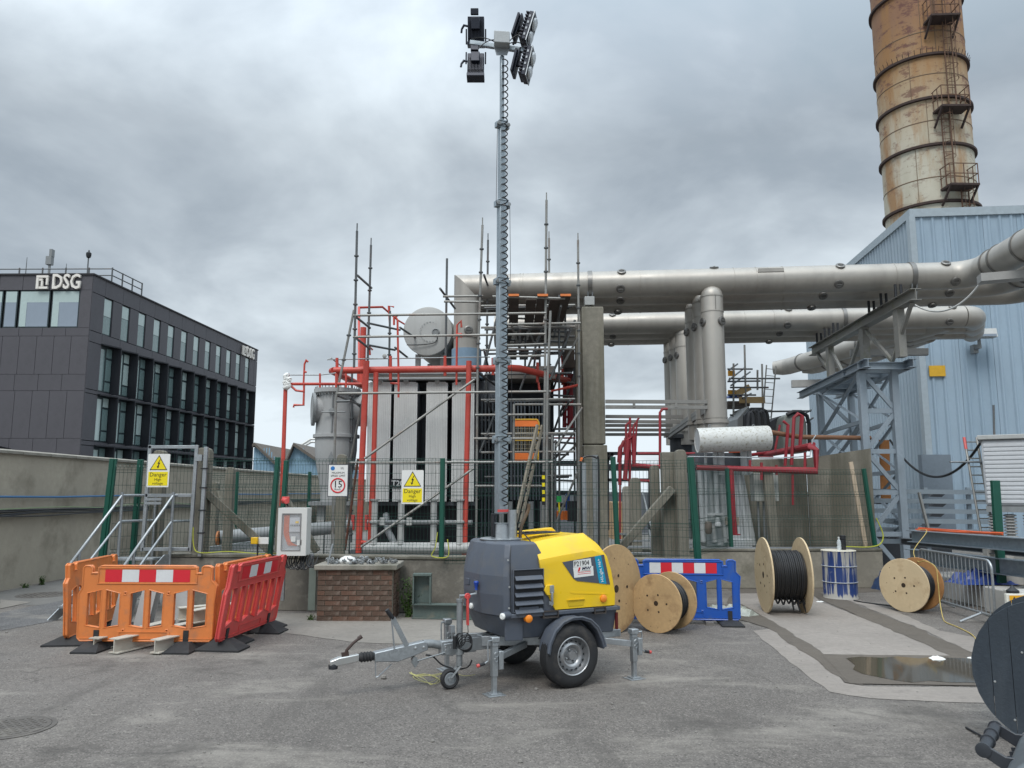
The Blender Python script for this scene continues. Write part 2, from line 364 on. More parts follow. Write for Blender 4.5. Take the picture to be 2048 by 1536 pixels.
def sheet(name, pts, z, m, jit=0.03, step=0.18, seed=1):
    rnd = random.Random(seed); out = []
    for i in range(len(pts)):
        a, b = Vector(pts[i]), Vector(pts[(i+1) % len(pts)]); a.z = b.z = 0
        n = max(1, int((b - a).length / step)); nv = Vector((-(b-a).y, (b-a).x, 0)).normalized()
        for k in range(n):
            t = k / n; d = (mnoise.noise(Vector((a.x*7 + t*n*0.9, a.y*7 + seed, seed))) * 1.3 + rnd.uniform(-0.5, 0.5)) * jit
            out.append(lerp(a, b, t) + nv * d)
    me = bpy.data.meshes.new(name); me.from_pydata([(p.x, p.y, z) for p in out], [], [tuple(range(len(out)))])
    bm = bmesh.new(); bm.from_mesh(me); bmesh.ops.recalc_face_normals(bm, faces=bm.faces)
    for f in bm.faces:
        if f.normal.z < 0: f.normal_flip()
    bmesh.ops.triangulate(bm, faces=bm.faces); bm.to_mesh(me); bm.free(); me.materials.append(m)
    o = bpy.data.objects.new(name, me); COL.objects.link(o); o['kind'] = 'structure'; return o
def PX(*a): return [G(x, y) for x, y in a]
g = MB(); 
g.add([(-1500,-300,0),(1500,-300,0),(1500,2500,0),(-1500,2500,0)], [(0,1,2,3)]); go = g.build('ground', ASPH); go['kind'] = 'structure'
sheet('road_patch', PX((0,1226),(130,1200),(140,1225),(120,1240),(0,1262)), 0.004, ASPD, 0.02, seed=3)
sheet('road_patch', PX((0,1200),(62,1205),(0,1218)), 0.008, APRN, 0.015, seed=5)
sheet('concrete_apron', PX((560,1226),(930,1230),(1000,1262),(985,1282),(850,1290),(700,1284),(540,1262),(470,1236)), 0.004, APRN, 0.03, seed=8)
sheet('concrete_slab', PX((1472,1203),(1470,1188),(1618,1184),(1640,1203),(1780,1257),(1908,1313),(1648,1309),(1560,1253)), 0.004, SLAB, 0.025, seed=11)
sheet('concrete_slab', PX((1640,1186),(1672,1186),(1790,1222),(1880,1262),(2090,1300),(2090,1321),(1962,1315),(1850,1262),(1700,1202)), 0.004, SLAB, 0.03, seed=12)
sheet('concrete_slab', PX((1505,1262),(1540,1258),(1610,1300),(1690,1366),(1735,1374),(2200,1378),(2300,1422),(1740,1398),(1655,1384),(1610,1350)), 0.004, SLAB, 0.03, seed=14)
sheet('drain_channel', PX((1618,1188),(1640,1188),(1700,1204),(1850,1264),(1962,1316),(1908,1316),(1780,1259),(1660,1208)), 0.0075, WETD, 0.035, seed=21)
sheet('drain_channel', PX((1462,1190),(1472,1203),(1560,1253),(1648,1310),(1730,1372),(1694,1366),(1600,1300),(1535,1256),(1475,1240),(1452,1205)), 0.0075, WETD, 0.035, seed=22)
sheet('damp_ground', PX((1455,1178),(1770,1172),(1775,1183),(1640,1188),(1470,1192)), 0.003, WETD, 0.04, seed=25)
sheet('sunken_bay', PX((1644,1311),(1990,1313),(2080,1340),(2080,1375),(1700,1369)), 0.0095, WETD, 0.012, seed=23)
WATER = mat('puddle_water', (0.075, 0.062, 0.045), 0.06, 0, 0.05, 3, spec=0.6)
sheet('puddle', PX((1690,1318),(1800,1317),(1900,1317),(2060,1334),(2060,1370),(1860,1366),(1780,1364),(1722,1350)), 0.0125, WATER, 0.07, seed=24)
# cable trench line in the asphalt and manholes
def manhole(x, y, rx, lab):
    c = G(x, y); o = thing('manhole_cover', c, lab, 'manhole cover')
    IR = mat('cast_iron', (0.115, 0.105, 0.095), 0.75, 0.15, 0.25, 12, 0.3, 60, dirt=(0.19,0.175,0.15), damt=0.85)
    MB().lathe(c, (0,0,1), [(rx*1.15,0.001),(rx*1.15,0.006),(rx*1.02,0.008),(rx*1.02,0.004)], 40).build('rim', IR, o)
    MB().lathe(c, (0,0,1), [(rx,0.001),(rx,0.009),(0.001,0.009)], 40).build('cover', IR, o)
    b = MB()
    for i in range(-6, 7):
        for j in range(-6, 7):
            if (i*i+j*j)**.5 < 6.2 and (i+j) % 2 == 0: b.bx(c.x+i*rx*0.14-rx*.05, c.x+i*rx*.14+rx*.05, c.y+j*rx*.14-rx*.05, c.y+j*rx*.14+rx*.05, 0.0085, 0.0125)
    b.build('tread_pattern', IR, o, kind='stuff')
manhole(22, 1456, 0.27, 'round cast iron manhole cover in the asphalt near the camera, bottom left')
manhole(88, 1190, 0.38, 'round iron manhole cover by the foot of the rendered wall')
# ---------------------------------------------------------------- rendered boundary wall on the left
RENDER = mat('grey_wall_render', (0.37, 0.335, 0.27), 0.9, 0, 0.12, 0.8, 0.35, 22, dirt=(0.19,0.17,0.13), damt=0.8, dscale=1.1, dpos=0.52)
wx = -9.35
w = thing('boundary_wall', (wx-.15, 22, 0), 'long grey rendered boundary wall with coping stones running back along the left', 'wall')
MB().bx(wx-0.3, wx, 4, 64, 0, 2.50).build('wall_face', RENDER, w)
MB().bx(wx-0.3, wx+0.015, 4, 64, 1.42, 1.47).build('band', mat('wall_band', (0.22,0.21,0.18), 0.9, 0, .2, 3), w)
cop = MB().prism([(-0.36,0,0),(0.06,0,0),(0.06,0,0.05),(-0.15,0,0.09),(-0.36,0,0.05)], (0,0.885,0)).mesh('coping_stone', CONC)
for i in range(67): inst('coping_stone', cop, w, (wx, 4 + i*0.9, 2.50))
pm = mat('blue_water_pipe', (0.05, 0.16, 0.33), 0.5, 0, .1, 3)
po = tag(MB().path([(wx+.07, 5+i*2.2, 1.70 + 0.012*math.sin(i*2.1)) for i in range(20)], .02, 8).build('water_pipe', pm), 'thin blue water pipe fixed along the grey rendered wall', 'pipe')
cb = MB(); rnd = random.Random(4)
for k in range(5):
    cb.path(smooth_path([(wx+.05+.02*k, 5+i*1.3, 1.44 - .02*k + rnd.uniform(-.035,.03)) for i in range(30)], 3), .014, 6)
tag(cb.build('cable_bundle', CABLEB), 'drooping black cables clipped along the middle of the rendered wall', 'cable')
gc = MB().path(smooth_path([(wx+.13, 5+i*1.6, 1.47 + rnd.uniform(-.05,.05)) for i in range(12)], 4), .008, 6)
tag(gc.build('earth_cable', mat('green_earth_cable', (0.22,0.33,0.16), .5)), 'thin pale green cable wandering over the black cables on the wall', 'cable')
# weeds
LEAF = mat('weed_leaf', (0.065, 0.12, 0.03), 0.6, 0, 0.35, 18, spec=0.3)
def weed(c, h, n, seed, lab, spread=0.18, ls=0.05):
    rnd = random.Random(seed); o = thing('weed', c, lab, 'weed'); st = MB(); lf = MB()
    for k in range(n):
        a = rnd.uniform(0, 6.28); l = h * rnd.uniform(.5, 1); tip = Vector(c) + Vector((math.cos(a)*spread*rnd.random(), math.sin(a)*spread*rnd.random()*0.6, l))
        base = Vector(c) + Vector((rnd.uniform(-.04,.04), rnd.uniform(-.03,.03), 0)); st.tube(base, tip, .004, 5, .0015)
        for j in range(int(4 + l*22)):
            t = rnd.uniform(.12, 1); p = lerp(base, tip, t); d = Vector((rnd.uniform(-1,1), rnd.uniform(-1,1), rnd.uniform(-.5,.5))).normalized()
            sd = d.cross(Vector((0,0,1))).normalized(); s = ls*rnd.uniform(.5,1.1)
            lf.add([p, p+d*s*.5+sd*s*.32, p+d*s+Vector((0,0,-s*.25)), p+d*s*.5-sd*s*.32], [(0,1,2,3)])
    st.build('stem', LEAF, o); lf.build('leaves', LEAF, o, kind='stuff')
weed(G(50,1176), .11, 12, 1, 'small green weed at the foot of the rendered wall, nearer the left edge', .12)
weed(G(84,1170), .19, 16, 2, 'small green weed at the foot of the rendered wall, beside the manhole cover', .12)
weed(Vector((-1.50,11.55,0)), .62, 22, 3, 'leafy weed growing in the corner beside the brick pier', .28, .055)
weed(Vector((-1.22,11.62,0)), .2, 9, 6, 'low weed at the wall foot beside the green steel frame', .14, .05)
weed(Vector((-2.85,11.3,0)), .1, 14, 4, 'tiny bright green weed at the left foot of the brick pier', .07, .03)
weed(Vector((-4.75,11.4,0)), .5, 16, 5, 'green weed behind the orange barrier', .2, .05)
# ---------------------------------------------------------------- low walls carrying the fence
def lowwall(name, a, b, h, th, m, lab, cap=0.0):
    a, b = Vector(a), Vector(b); n = Vector((-(b-a).y, (b-a).x, 0)).normalized() * th
    o = thing(name, a, lab, 'wall'); MB().prism([a, b, b+n, a+n], (0,0,h)).build('wall_face', m, o, bevel=.012)
    if cap:
        e = n.normalized()*.015; MB().prism([a-e, b-e, b+n+e, a+n+e], (0,0,cap)).build('wall_top', CONCD, o, bevel=.012).location = (0,0,h+.002)
    return o
GREYWALL = mat('dark_low_wall_concrete', (0.17, 0.158, 0.135), 0.9, 0, 0.25, 2.2, 0.3, 40, dirt=(0.30,0.28,0.24), damt=0.55, dscale=7)
lowwall('low_wall', (-5.45,12.42,0), (2.72,11.42,0), .78, .3, GREYWALL, 'long low dark concrete wall under the green fence, behind the yellow trailer', .05)
RW = mat('pale_low_wall_concrete', (0.27, 0.25, 0.205), 0.9, 0, 0.25, 1.8, 0.35, 40, dirt=(0.12,0.115,0.085), damt=0.75, dscale=1.6)
lowwall('low_wall', (2.4,14.88,0), (7.02,14.98,0), .68, .34, RW, 'low pale concrete wall behind the blue drum and the upright cable reel', .05)
MB_ = None
# ---------------------------------------------------------------- blast wall behind the small transformer
bw = thing('blast_wall', (6.2,16.6,0), 'tall mossy concrete blast wall standing behind the fence on the right', 'wall')
MB().prism([(4.9,17.3,0),(6.42,17.0,0),(6.42,17.0,2.52),(4.9,17.3,2.50)], (0,.3,0)).build('wall_panel', CONCD, bw)
MB().prism([(6.42,16.95,0),(7.55,16.35,0),(7.55,16.35,2.70),(6.42,16.95,2.52)], (.1,.3,0)).build('wall_panel', CONCD, bw)
# ================================================================= dark office block on the left
CLAD = mat('charcoal_cladding', (0.075, 0.073, 0.084), 0.55, 0, 0.1, 0.3, dirt=(0.05,0.05,0.056), damt=0.4)
CLADJ = mat('cladding_joint', (0.022, 0.022, 0.026), 0.7, 0, .05)
HOODM = mat('black_window_hood', (0.014, 0.016, 0.022), 0.6, 0, .15, 1)
WFR = mat('dark_window_frame', (0.02, 0.035, 0.04), 0.5)
PALEGL = mat('glass_over_pale_blind', (0.40, 0.50, 0.49), 0.12, 0, .1, .5, spec=.8)
DARKGL = mat('dark_window_glass', (0.05, 0.075, 0.08), 0.06, 0, .3, .4, spec=.9)
MIDGL = mat('greenish_window_glass', (0.17, 0.25, 0.25), 0.1, 0, .3, .5, spec=.9)
SKYGL = mat('sky_reflecting_glass', (0.27, 0.32, 0.38), 0.08, 0.3, .1, .2, spec=.9)
K0 = Vector((-32.25, 58.0, 0)); K1 = Vector((-30.15, 90.5, 0)); HR = 18.35
es = (K1-K0).normalized(); ns = Vector((es.y, -es.x, 0)); LS = (K1-K0).length   # side face direction and outward normal (towards +x)
ef = Vector((-1, 0.012, 0)).normalized(); nf = Vector((ef.y, -ef.x, 0)); nf = -nf if nf.y > 0 else nf
office = thing('office_building', (-36, 70, 0), 'charcoal clad office block with rows of hooded windows behind the rendered wall', 'building')
sidex = lambda s, z, d=0: K0 + es*s + ns*d + Vector((0,0,z))
frontx = lambda s, z, d=0: K0 + ef*s + nf*d + Vector((0,0,z))
MB().prism([K0-ns*.25-nf*.25+es*0, K1-ns*.25, K1-ns*.25+ef*30, K0-nf*.25-ns*.25+ef*30], (0,0,HR-.1)).build('wall', CLADJ, office)
MB().prism([K0+ns*.1+nf*.1, K1+ns*.1, K1+ns*.1+ef*30, K0+nf*.1+ef*30], (0,0,.12)).build('roof_edge', CLADJ, office).location.z += HR - .02
# storeys: rows of windows (z of sill, z of head)
def zat(y, Y): return P(0, y, Y).z
zr = [(14.05, 17.0), (9.55, 13.15), (5.65, 9.2), (1.6, 5.25)]
WS = (LS - 2.6) / 12.0; s0 = 1.6
wid_top, wid = 1.15, 1.75
pane_cache = {}
def quadbox(fn, s0_, s1_, z0, z1, d0, d1):
    return MB().prism([fn(s0_,z0,d0), fn(s1_,z0,d0), fn(s1_,z1,d0), fn(s0_,z1,d0)], (fn(0,0,d1)-fn(0,0,d0)))
def piece(name, fn, a, b, z0, z1, d0, d1, m, parent):
    """alike pieces share one mesh"""
    key = (fn is sidex, m.name, name, round(b-a, 2), round(z1-z0, 2), round(d1-d0, 3))
    if key not in pane_cache: pane_cache[key] = quadbox(lambda s,z,d=0: fn(s,z,d)-K0, 0, b-a, 0, z1-z0, 0, d1-d0).mesh(name, m)
    return inst(name, pane_cache[key], parent, fn(a, z0, d0))
for r, (z0, z1) in enumerate(zr):
    for i in range(12):
        a = s0 + WS*i; wd = wid_top if r == 0 else wid
        b0, b1 = a + .1, a + .1 + wd
        f = piece('window', sidex, b0, b1, z0, z1, -.22, -.12, WFR, office)
        if r == 0:
            piece('pane', sidex, b0+.1, b1-.06, z0+.08, z0+(z1-z0)*(.62 if i % 3 else .5), -.12, -.10, MIDGL, f)
            piece('pane', sidex, b0+.1, b1-.06, z0+(z1-z0)*(.62 if i % 3 else .5)+.04, z1-.08, -.12, -.10, PALEGL, f)
        else:
            q = b0 + wd*.42
            piece('pane', sidex, b0+.06, q-.05, z0+.08, z0+(z1-z0)*.93, -.12, -.10, [PALEGL, MIDGL, PALEGL, SKYGL][(i*7+r) % 4] if (i+r) % 3 else PALEGL, f)
            piece('pane', sidex, q+.18, b1-.12, z0+.08, z0+(z1-z0)*.22, -.12, -.10, MIDGL, f)
            piece('pane', sidex, q+.18, b1-.12, z0+(z1-z0)*.26, z0+(z1-z0)*.72, -.12, -.10, PALEGL if (i*5+r*3) % 4 == 0 else MIDGL, f)
            piece('pane', sidex, q+.18, b1-.12, z0+(z1-z0)*.77, z1-.12, -.12, -.10, MIDGL if (i+r) % 2 else PALEGL, f)
            h = MB()
            h.prism([sidex(b0-.06,z1,0), sidex(b1+.02,z1,0), sidex(b1+.02,z1,.62), sidex(b0-.06,z1,.2)], (0,0,.10))
            h.prism([sidex(b1-.04,z0-.12,-.1), sidex(b1+.05,z0-.12,-.1), sidex(b1+.05,z0-.12,.62), sidex(b1-.04,z0-.12,.62)], (0,0,z1-z0+.12))
            h.build('window_hood', HOODM, office)
            if r < 3 and i % 2 == 0:
                pass
        # cladding pier between windows
        piece('cladding_panel', sidex, b1+.03, a+WS+.07, z0+.01, z1-.01, -.2, 0, CLAD, office)
    piece('cladding_panel', sidex, 0.03, s0+.07, z0+.01, z1-.01, -.2, 0, CLAD, office)
    piece('cladding_panel', sidex, s0+WS*12+.13, LS, z0+.01, z1-.01, -.2, 0, CLAD, office)
bands = [(17.03, HR), (13.18, 14.02), (9.23, 9.52), (5.28, 5.62), (0, 1.57)]
for z0, z1 in bands:
    for i in range(13):
        a = 0.03 if i == 0 else s0 + WS*(i-1) + .09 + .03; b = s0 + WS*i + .09 if i < 12 else LS
        if i == 12: a = s0+WS*11+.12
        piece('cladding_panel', sidex, a, b, z0+.015, z1-.015, -.2, 0, CLAD, office)
# front face: cladding grid with a glazed band at the top storey and one low window
FW = 30.0; fz = [0, 4.55, 5.75, 9.35, 10.6, 13.55, 14.2, 17.15, HR]
glz = [(.95, 3.1), (3.25, 5.6), (5.75, 6.75), (6.9, 9.2), (9.35, 11.7), (11.9, 14.2)]
for k in range(8):
    z0, z1 = fz[k], fz[k+1]
    if k == 6:
        for a, b in glz:
            f = piece('window', frontx, a, b, z0, z1, -.16, -.08, WFR, office)
            piece('pane', frontx, a+.08, b-.08, z0+.1, z1-.95, -.08, -.06, SKYGL, f)
            piece('pane', frontx, a+.08, b-.08, z1-.95, z1-.1, -.08, -.055, PALEGL, f)
            if b - a > 2: piece('pane', frontx, b-.6, b-.1, z0+.1, z1-.95, -.06, -.04, PALEGL, f)
        piece('cladding_panel', frontx, .03, .9, z0+.01, z1-.01, -.2, 0, CLAD, office)
        continue
    s = .03
    while s < 20:
        wd = 1.32 if (k in (0,2,4)) else 1.8
        if not (k == 0 and 3.0 < s + wd and s < 5.6): piece('cladding_panel', frontx, s, s+wd-.03, z0+.012, z1-.012, -.2, 0, CLAD, office)
        s += wd
piece('cladding_panel', frontx, 2.7, 5.6, 0, 1.2, -.2, 0, CLAD, office)
f = piece('window', frontx, 2.7, 5.6, 1.2, 4.5, -.26, -.18, WFR, office)
piece('pane', frontx, 2.78, 5.5, 1.3, 3.3, -.18, -.16, MIDGL, f); piece('pane', frontx, 2.78, 5.5, 3.35, 4.4, -.18, -.16, PALEGL, f)
MB().prism([frontx(5.2,4.9,0), frontx(6.6,4.9,0), frontx(7.0,5.1,1.2), frontx(5.6,5.1,1.2)], (0,0,.08)).build('door_canopy', HOODM, office)
# lettering of the block: emblem and DSG on both faces
LETW = mat('white_sign_letter', (0.72, 0.69, 0.64), 0.5, 0, .03)
def office_sign(fn, sc, at, z, e, n, flip):
    up = Vector((0,0,1)); r = e if not flip else -e
    o = text('lettering', 'DSG', LETW, office, fn(at, z, .12), r, up, 1.62*sc, .09, 'LEFT', off=.03*sc, sx=.72)
    lg = MB(); c0 = fn(at, z, .1)
    def B(x0, x1, y0, y1): lg.prism([c0 + r*(x0*.75+.16)*sc + up*y0*sc*.85, c0 + r*(x1*.75+.16)*sc + up*y0*sc*.85, c0 + r*(x1*.75+.16)*sc + up*y1*sc*.85, c0 + r*(x0*.75+.16)*sc + up*y1*sc*.85], n*.16)
    B(-1.75,-.55,.40,.62); B(-.75,-.55,-.25,.38); B(-1.75,-1.5,-.62,.38); B(-1.45,-.55,-.62,-.42); B(-1.45,-1.1,.12,.32); B(-1.25,-1.05,-.40,.1)
    lg.build('emblem', LETW, office)
office_sign(frontx, 1.0, 3.1, 17.72, ef, nf, True)
office_sign(sidex, 1.0, LS-3.6, 17.55, es, ns, False)
# roof railing, mast, antenna, camera
rl = thing('roof_railing', frontx(8, HR), 'dark guard railing along the roof edge of the charcoal office block', 'railing')
RZ = HR+.1
for z in (.7, 1.25):
    MB().tube(frontx(0.2,RZ+z,-3), frontx(22,RZ+z,-3), .045, 6).build('rail', SCAFD, rl)
    MB().tube(frontx(0.2,RZ+z,-3), frontx(0.2,RZ+z,-3)+es*4.5, .045, 6).build('rail', SCAFD, rl)
for i in range(12): MB().tube(frontx(.2+i*1.9,RZ,-3), frontx(.2+i*1.9,RZ+1.35,-3), .06, 6).build('post', SCAFD, rl)
for i in range(1,4): MB().tube(frontx(.2,RZ,-3)+es*i*1.5, frontx(.2,RZ+1.3,-3)+es*i*1.5, .06, 6).build('post', SCAFD, rl)
c = frontx(2.0, RZ, -2.6); o = thing('security_camera', c, 'dome security camera on a thin mast at the office roof corner', 'camera')
MB().tube(c, c+Vector((0,0,2.2)), .05, 6).build('mast', SCAFD, o); MB().lathe(c+Vector((0,0,2.0)), (0,0,1), [(.02,0),(.15,.08),(.2,.25),(.2,.45),(.08,.55),(.04,.7)], 14).build('dome', BLACKM, o)
c = frontx(6.0, RZ, -4); o = thing('antenna', c, 'grey mobile antenna on a pole on the office roof', 'antenna')
MB().tube(c, c+Vector((0,0,2.8)), .10, 8).build('pole', GREYM, o); MB().bx(c.x-.25,c.x+.2,c.y-.2,c.y+.2,c.z+1.9,c.z+2.6).build('panel', GREYM, o); MB().bx(c.x,c.x+.22,c.y-.2,c.y+.2,c.z+2.6,c.z+3.2).build('panel', GREYM, o)
c = frontx(7.6, RZ, -3.5); o = thing('aerial', c, 'thin whip aerial on the office roof left of the grey antenna', 'aerial')
MB().tube(c, c+Vector((0,0,2.4)), .05, 6, .02).build('whip', SCAFD, o)
c = frontx(4.6, RZ, -4); o = thing('aerial', c, 'short whip aerial on the office roof right of the grey antenna', 'aerial')
MB().tube(c, c+Vector((0,0,2.0)), .04, 6, .02).build('whip', SCAFD, o)
# ================================================================= saw-tooth sheds
SHEDB = mat('pale_blue_shed_cladding', (0.22, 0.36, 0.47), 0.6, 0, .06, .5); SHEDR = mat('brown_grey_shed_roof', (0.12, 0.105, 0.09), 0.85, 0, .15, .8)
def shed(x0, xm, x1, Y, yb, yt, yl, yr, lab):
    a, mpt, b = P(x0,yl,Y), P(xm,yt,Y), P(x1,yr,Y); o = thing('saw_tooth_shed', (mpt.x, Y, 0), lab, 'shed')
    MB().prism([(a.x,Y,0),(b.x,Y,0),b,mpt,a], (0,14,0)).build('wall', SHEDB, o)
    up = Vector((0,0,.06))
    for p, q in ((a, mpt), (mpt, b)): MB().prism([p+up+Vector((0,-.5,0)), q+up+Vector((0,-.5,0)), q+up+Vector((0,15,0)), p+up+Vector((0,15,0))], (0,0,.25)).build('roof', SHEDR, o)
    for i in range(1, 12):
        t = i/12; zt = lerp(a,mpt,t*2).z if t < .5 else lerp(mpt,b,t*2-1).z
        MB().bx(a.x+(b.x-a.x)*t-.04, a.x+(b.x-a.x)*t+.04, Y-.04, Y, 0, zt-.1).build('cladding_rib', SHEDB, o)
shed(508, 512, 568, 66, 960, 893, 896, 946, 'pale blue saw-tooth shed roof end beside the office block')
shed(566, 590, 646, 60, 960, 894, 948, 932, 'pale blue saw-tooth shed behind the red pipe, nearest the grey vessel')
o = thing('access_stair', P(620,880,75), 'white external stair rail above the blue sheds', 'stair'); 
MB().tube(P(598,893,75), P(622,878,75), .12, 6).tube(P(622,878,75), P(640,878,75), .12, 6).tube(P(600,897,75), P(622,884,75), .12, 6).tube(P(622,884,75), P(640,884,75), .12, 6).build('railing', WHITEP, o)
# ================================================================= blue clad boiler house on the right
B0 = Vector((14.5, 27.0, 0)); eu = Vector((math.cos(R(5.5)), -math.sin(R(5.5)), 0)); ev = Vector((math.sin(R(5.5)), math.cos(R(5.5)), 0))
HB = P(1828, 420, 27.0).z
bh = thing('boiler_house', B0, 'tall pale blue profiled steel building under the rusty chimney', 'building')
MB().prism([B0+eu*.05+ev*.05, B0+eu*26+ev*.05, B0+eu*26+ev*14.3, B0+eu*.05+ev*14.3], (0,0,HB-.25)).build('wall', mat('siding_shadow_gap', (0.09,0.13,0.17), .7), bh)
def ribsheet(w, h, m, nr):
    b = MB(); b.bx(0, w-.012, -.03, 0, 0, h)
    for i in range(nr):
        x = (i+.5)*w/nr; b.add([(x-.07,-.03,0),(x-.03,-.075,0),(x+.03,-.075,0),(x+.07,-.03,0),(x-.07,-.03,h),(x-.03,-.075,h),(x+.03,-.075,h),(x+.07,-.03,h)], [(0,1,5,4),(1,2,6,5),(2,3,7,6),(4,5,6,7)])
    return b.mesh('siding_sheet', m)
SID2 = mat('blue_siding_paint_worn', (0.275, 0.37, 0.455), 0.5, 0, 0.05, 1.2, dirt=(0.13,0.18,0.23), damt=0.35, streak=True, dscale=2)
sm = [ribsheet(1.15, HB-.3, SIDING, 3), ribsheet(1.15, HB-.3, SID2, 3)]
for i in range(20): inst('siding_sheet', sm[(i*3) % 2], bh, B0+eu*(.1+1.15*i), (0,0,-R(5.5)))
SIDL = mat('pale_blue_siding_side', (0.31, 0.385, 0.445), 0.5, 0, 0.05, 1.2, dirt=(0.13,0.18,0.23), damt=0.3, streak=True, dscale=2)
sl = ribsheet(1.15, HB-.3, SIDL, 4)
for i in range(12): inst('siding_sheet', sl, bh, B0+ev*(14.0-1.15*i)+eu*0, (0,0,-R(5.5)-R(90)))
CAPM = mat('grey_blue_roof_trim', (0.33,0.39,0.43), .5)
tr = [(-.12,-.12),(26,-.12),(26,14.4),(-.12,14.4)]
MB().prism([B0+eu*a+ev*b+Vector((0,0,HB-.3)) for a,b in tr], (0,0,.3)).build('roof_trim', CAPM, bh)
MB().beam(B0-eu*.09-ev*.09, B0-eu*.09-ev*.09+Vector((0,0,HB-.31)), .22, .22).build('corner_trim', CAPM, bh)
# yellow panels, floodlight
yl = P(1874,742,25.2)
def on_bh(px, py, d=.1):
    dd = ray(px, py); n = ev; p0 = B0 - ev*d; C0 = Vector((0,0,CAM_H)); t = (p0-C0).dot(n)/dd.dot(n); return C0 + dd*t
c = on_bh(1874, 742); o = tag(MB().prism([c-eu*.27-Vector((0,0,.19)), c+eu*.27-Vector((0,0,.19)), c+eu*.27+Vector((0,0,.19)), c-eu*.27+Vector((0,0,.19))], -ev*.03).build('wall_plate', mat('amber_plate', (0.62,0.36,0.02), .5)), 'blank amber rectangular plate on the blue building wall', 'sign')
dd = ray(1703, 800); t = 34/dd.y; 
c = on_bh(1945, 700, .1); o = thing('floodlight', c, 'grey floodlight on a bracket on the blue building wall', 'floodlight')
MB().beam(c-ev*.0, c-ev*.25, .16, .3).build('bracket', GREYM, o); MB().path([c-ev*.2, c-ev*.5, c-ev*.5+Vector((0,0,.35))], .05, 8).build('arm', GREYM, o)
hd = c - ev*.6 + Vector((0,0,.42)); 
MB().prism([hd-eu*.35-ev*.25+Vector((0,0,-.12)), hd+eu*.45-ev*.25+Vector((0,0,-.12)), hd+eu*.5-ev*.1+Vector((0,0,.2)), hd-eu*.3-ev*.1+Vector((0,0,.2))], ev*.35).build('head', GREYP, o)
MB().prism([hd-eu*.31-ev*.262+Vector((0,0,-.10)), hd+eu*.41-ev*.262+Vector((0,0,-.10)), hd+eu*.41-ev*.256+Vector((0,0,-.02)), hd-eu*.31-ev*.256+Vector((0,0,-.02))], -ev*.01).build('lens', SKYGL, o)
# ================================================================= chimney
RUST = bpy.data.materials.new('rusting_chimney_paint'); RUST.use_nodes = True
def chim_mat():
    nt = RUST.node_tree; N = nt.nodes; L = nt.links; b = N['Principled BSDF']; b.inputs['Roughness'].default_value = .75
    tc = N.new('ShaderNodeTexCoord'); sp = N.new('ShaderNodeSeparateXYZ'); L.new(tc.outputs['Object'], sp.inputs[0])
    def noise(sc, st=(1,1,1), det=8, rgh=.65, off=(0,0,0)):
        mp = N.new('ShaderNodeMapping'); mp.inputs['Scale'].default_value = st; mp.inputs['Location'].default_value = off; L.new(tc.outputs['Object'], mp.inputs[0])
        n = N.new('ShaderNodeTexNoise'); n.inputs['Scale'].default_value = sc; n.inputs['Detail'].default_value = det; n.inputs['Roughness'].default_value = rgh; L.new(mp.outputs[0], n.inputs[0]); return n.outputs[0]
    def rg(src, lo, hi, a=0, c=1):
        r = N.new('ShaderNodeMapRange')
        for i, v in ((1,lo),(2,hi),(3,a),(4,c)): r.inputs[i].default_value = v
        L.new(src, r.inputs[0]); return r.outputs[0]
    def mix(f, a, c):
        x = N.new('ShaderNodeMix'); x.data_type = 'RGBA'
        for i, s in ((0,f),(6,a),(7,c)):
            if isinstance(s, (int,float)): x.inputs[i].default_value = s
            elif isinstance(s, tuple): x.inputs[i].default_value = (*s,1)
            else: L.new(s, x.inputs[i])
        return x.outputs[2]
    def mul(a, v):
        q = N.new('ShaderNodeMath'); q.operation = 'MULTIPLY'; L.new(a, q.inputs[0])
        if isinstance(v, (int, float)): q.inputs[1].default_value = v
        else: L.new(v, q.inputs[1])
        return q.outputs[0]
    z = sp.outputs[2]
    pale = mix(rg(noise(.5,(1,1,.25)), .35,.65), (0.40,0.37,0.285), (0.50,0.47,0.385))
    ochre = mix(rg(noise(.5,(1,1,.3),off=(4,0,0)), .35,.65), (0.33,0.21,0.10), (0.38,0.27,0.15))
    c = mix(rg(z, 22.0, 27.5), pale, ochre)
    c = mix(rg(z, 26.5, 31.0, 0, .7), c, (0.20,0.085,0.05))
    c = mix(mul(rg(noise(.7,(1,1,.22),off=(2,7,0)), .47,.63), .85), c, (0.30,0.155,0.055))           # run-down rust
    c = mix(mul(rg(noise(1.5,(.6,.6,1.3),9,.75,(0,3,0)), .53,.60), rg(z,18,30,.25,1.0)), c, (0.13,0.055,0.04))  # flaked patches
    c = mix(mul(rg(noise(4.5,(1,1,.8),9,.75,(5,3,0)), .60,.65), .7), c, (0.14,0.07,0.04))
    L.new(c, b.inputs['Base Color'])
chim_mat()
CY = 46.0; cc = P(1862, 430, CY); CR = 2.56; CC = Vector((cc.x, CY, 0))
ch = thing('chimney', CC, 'tall rusting cream and brown steel chimney behind the blue building', 'chimney')
zs = [P(1862, y, CY-CR).z for y in (408, 300, 203, 118, 0+6)]
zl = [0, P(1860,424,CY-CR).z-.9] 
ringz = [zs[0]+.2, zs[1]+.4, zs[2]+.3, zs[3]+.35, zs[4]+1.2, zs[4]+5, zs[4]+9]
MB().lathe(CC, (0,0,1), [(CR+.15,0),(CR,8)] + [(CR-.0*k, z) for k, z in enumerate(ringz)] + [(CR-.1,44)], 64).build('shaft', RUST, ch)
BROWN = mat('dark_rusted_steel', (0.055,0.035,0.03), .8, .2, .3, 3)
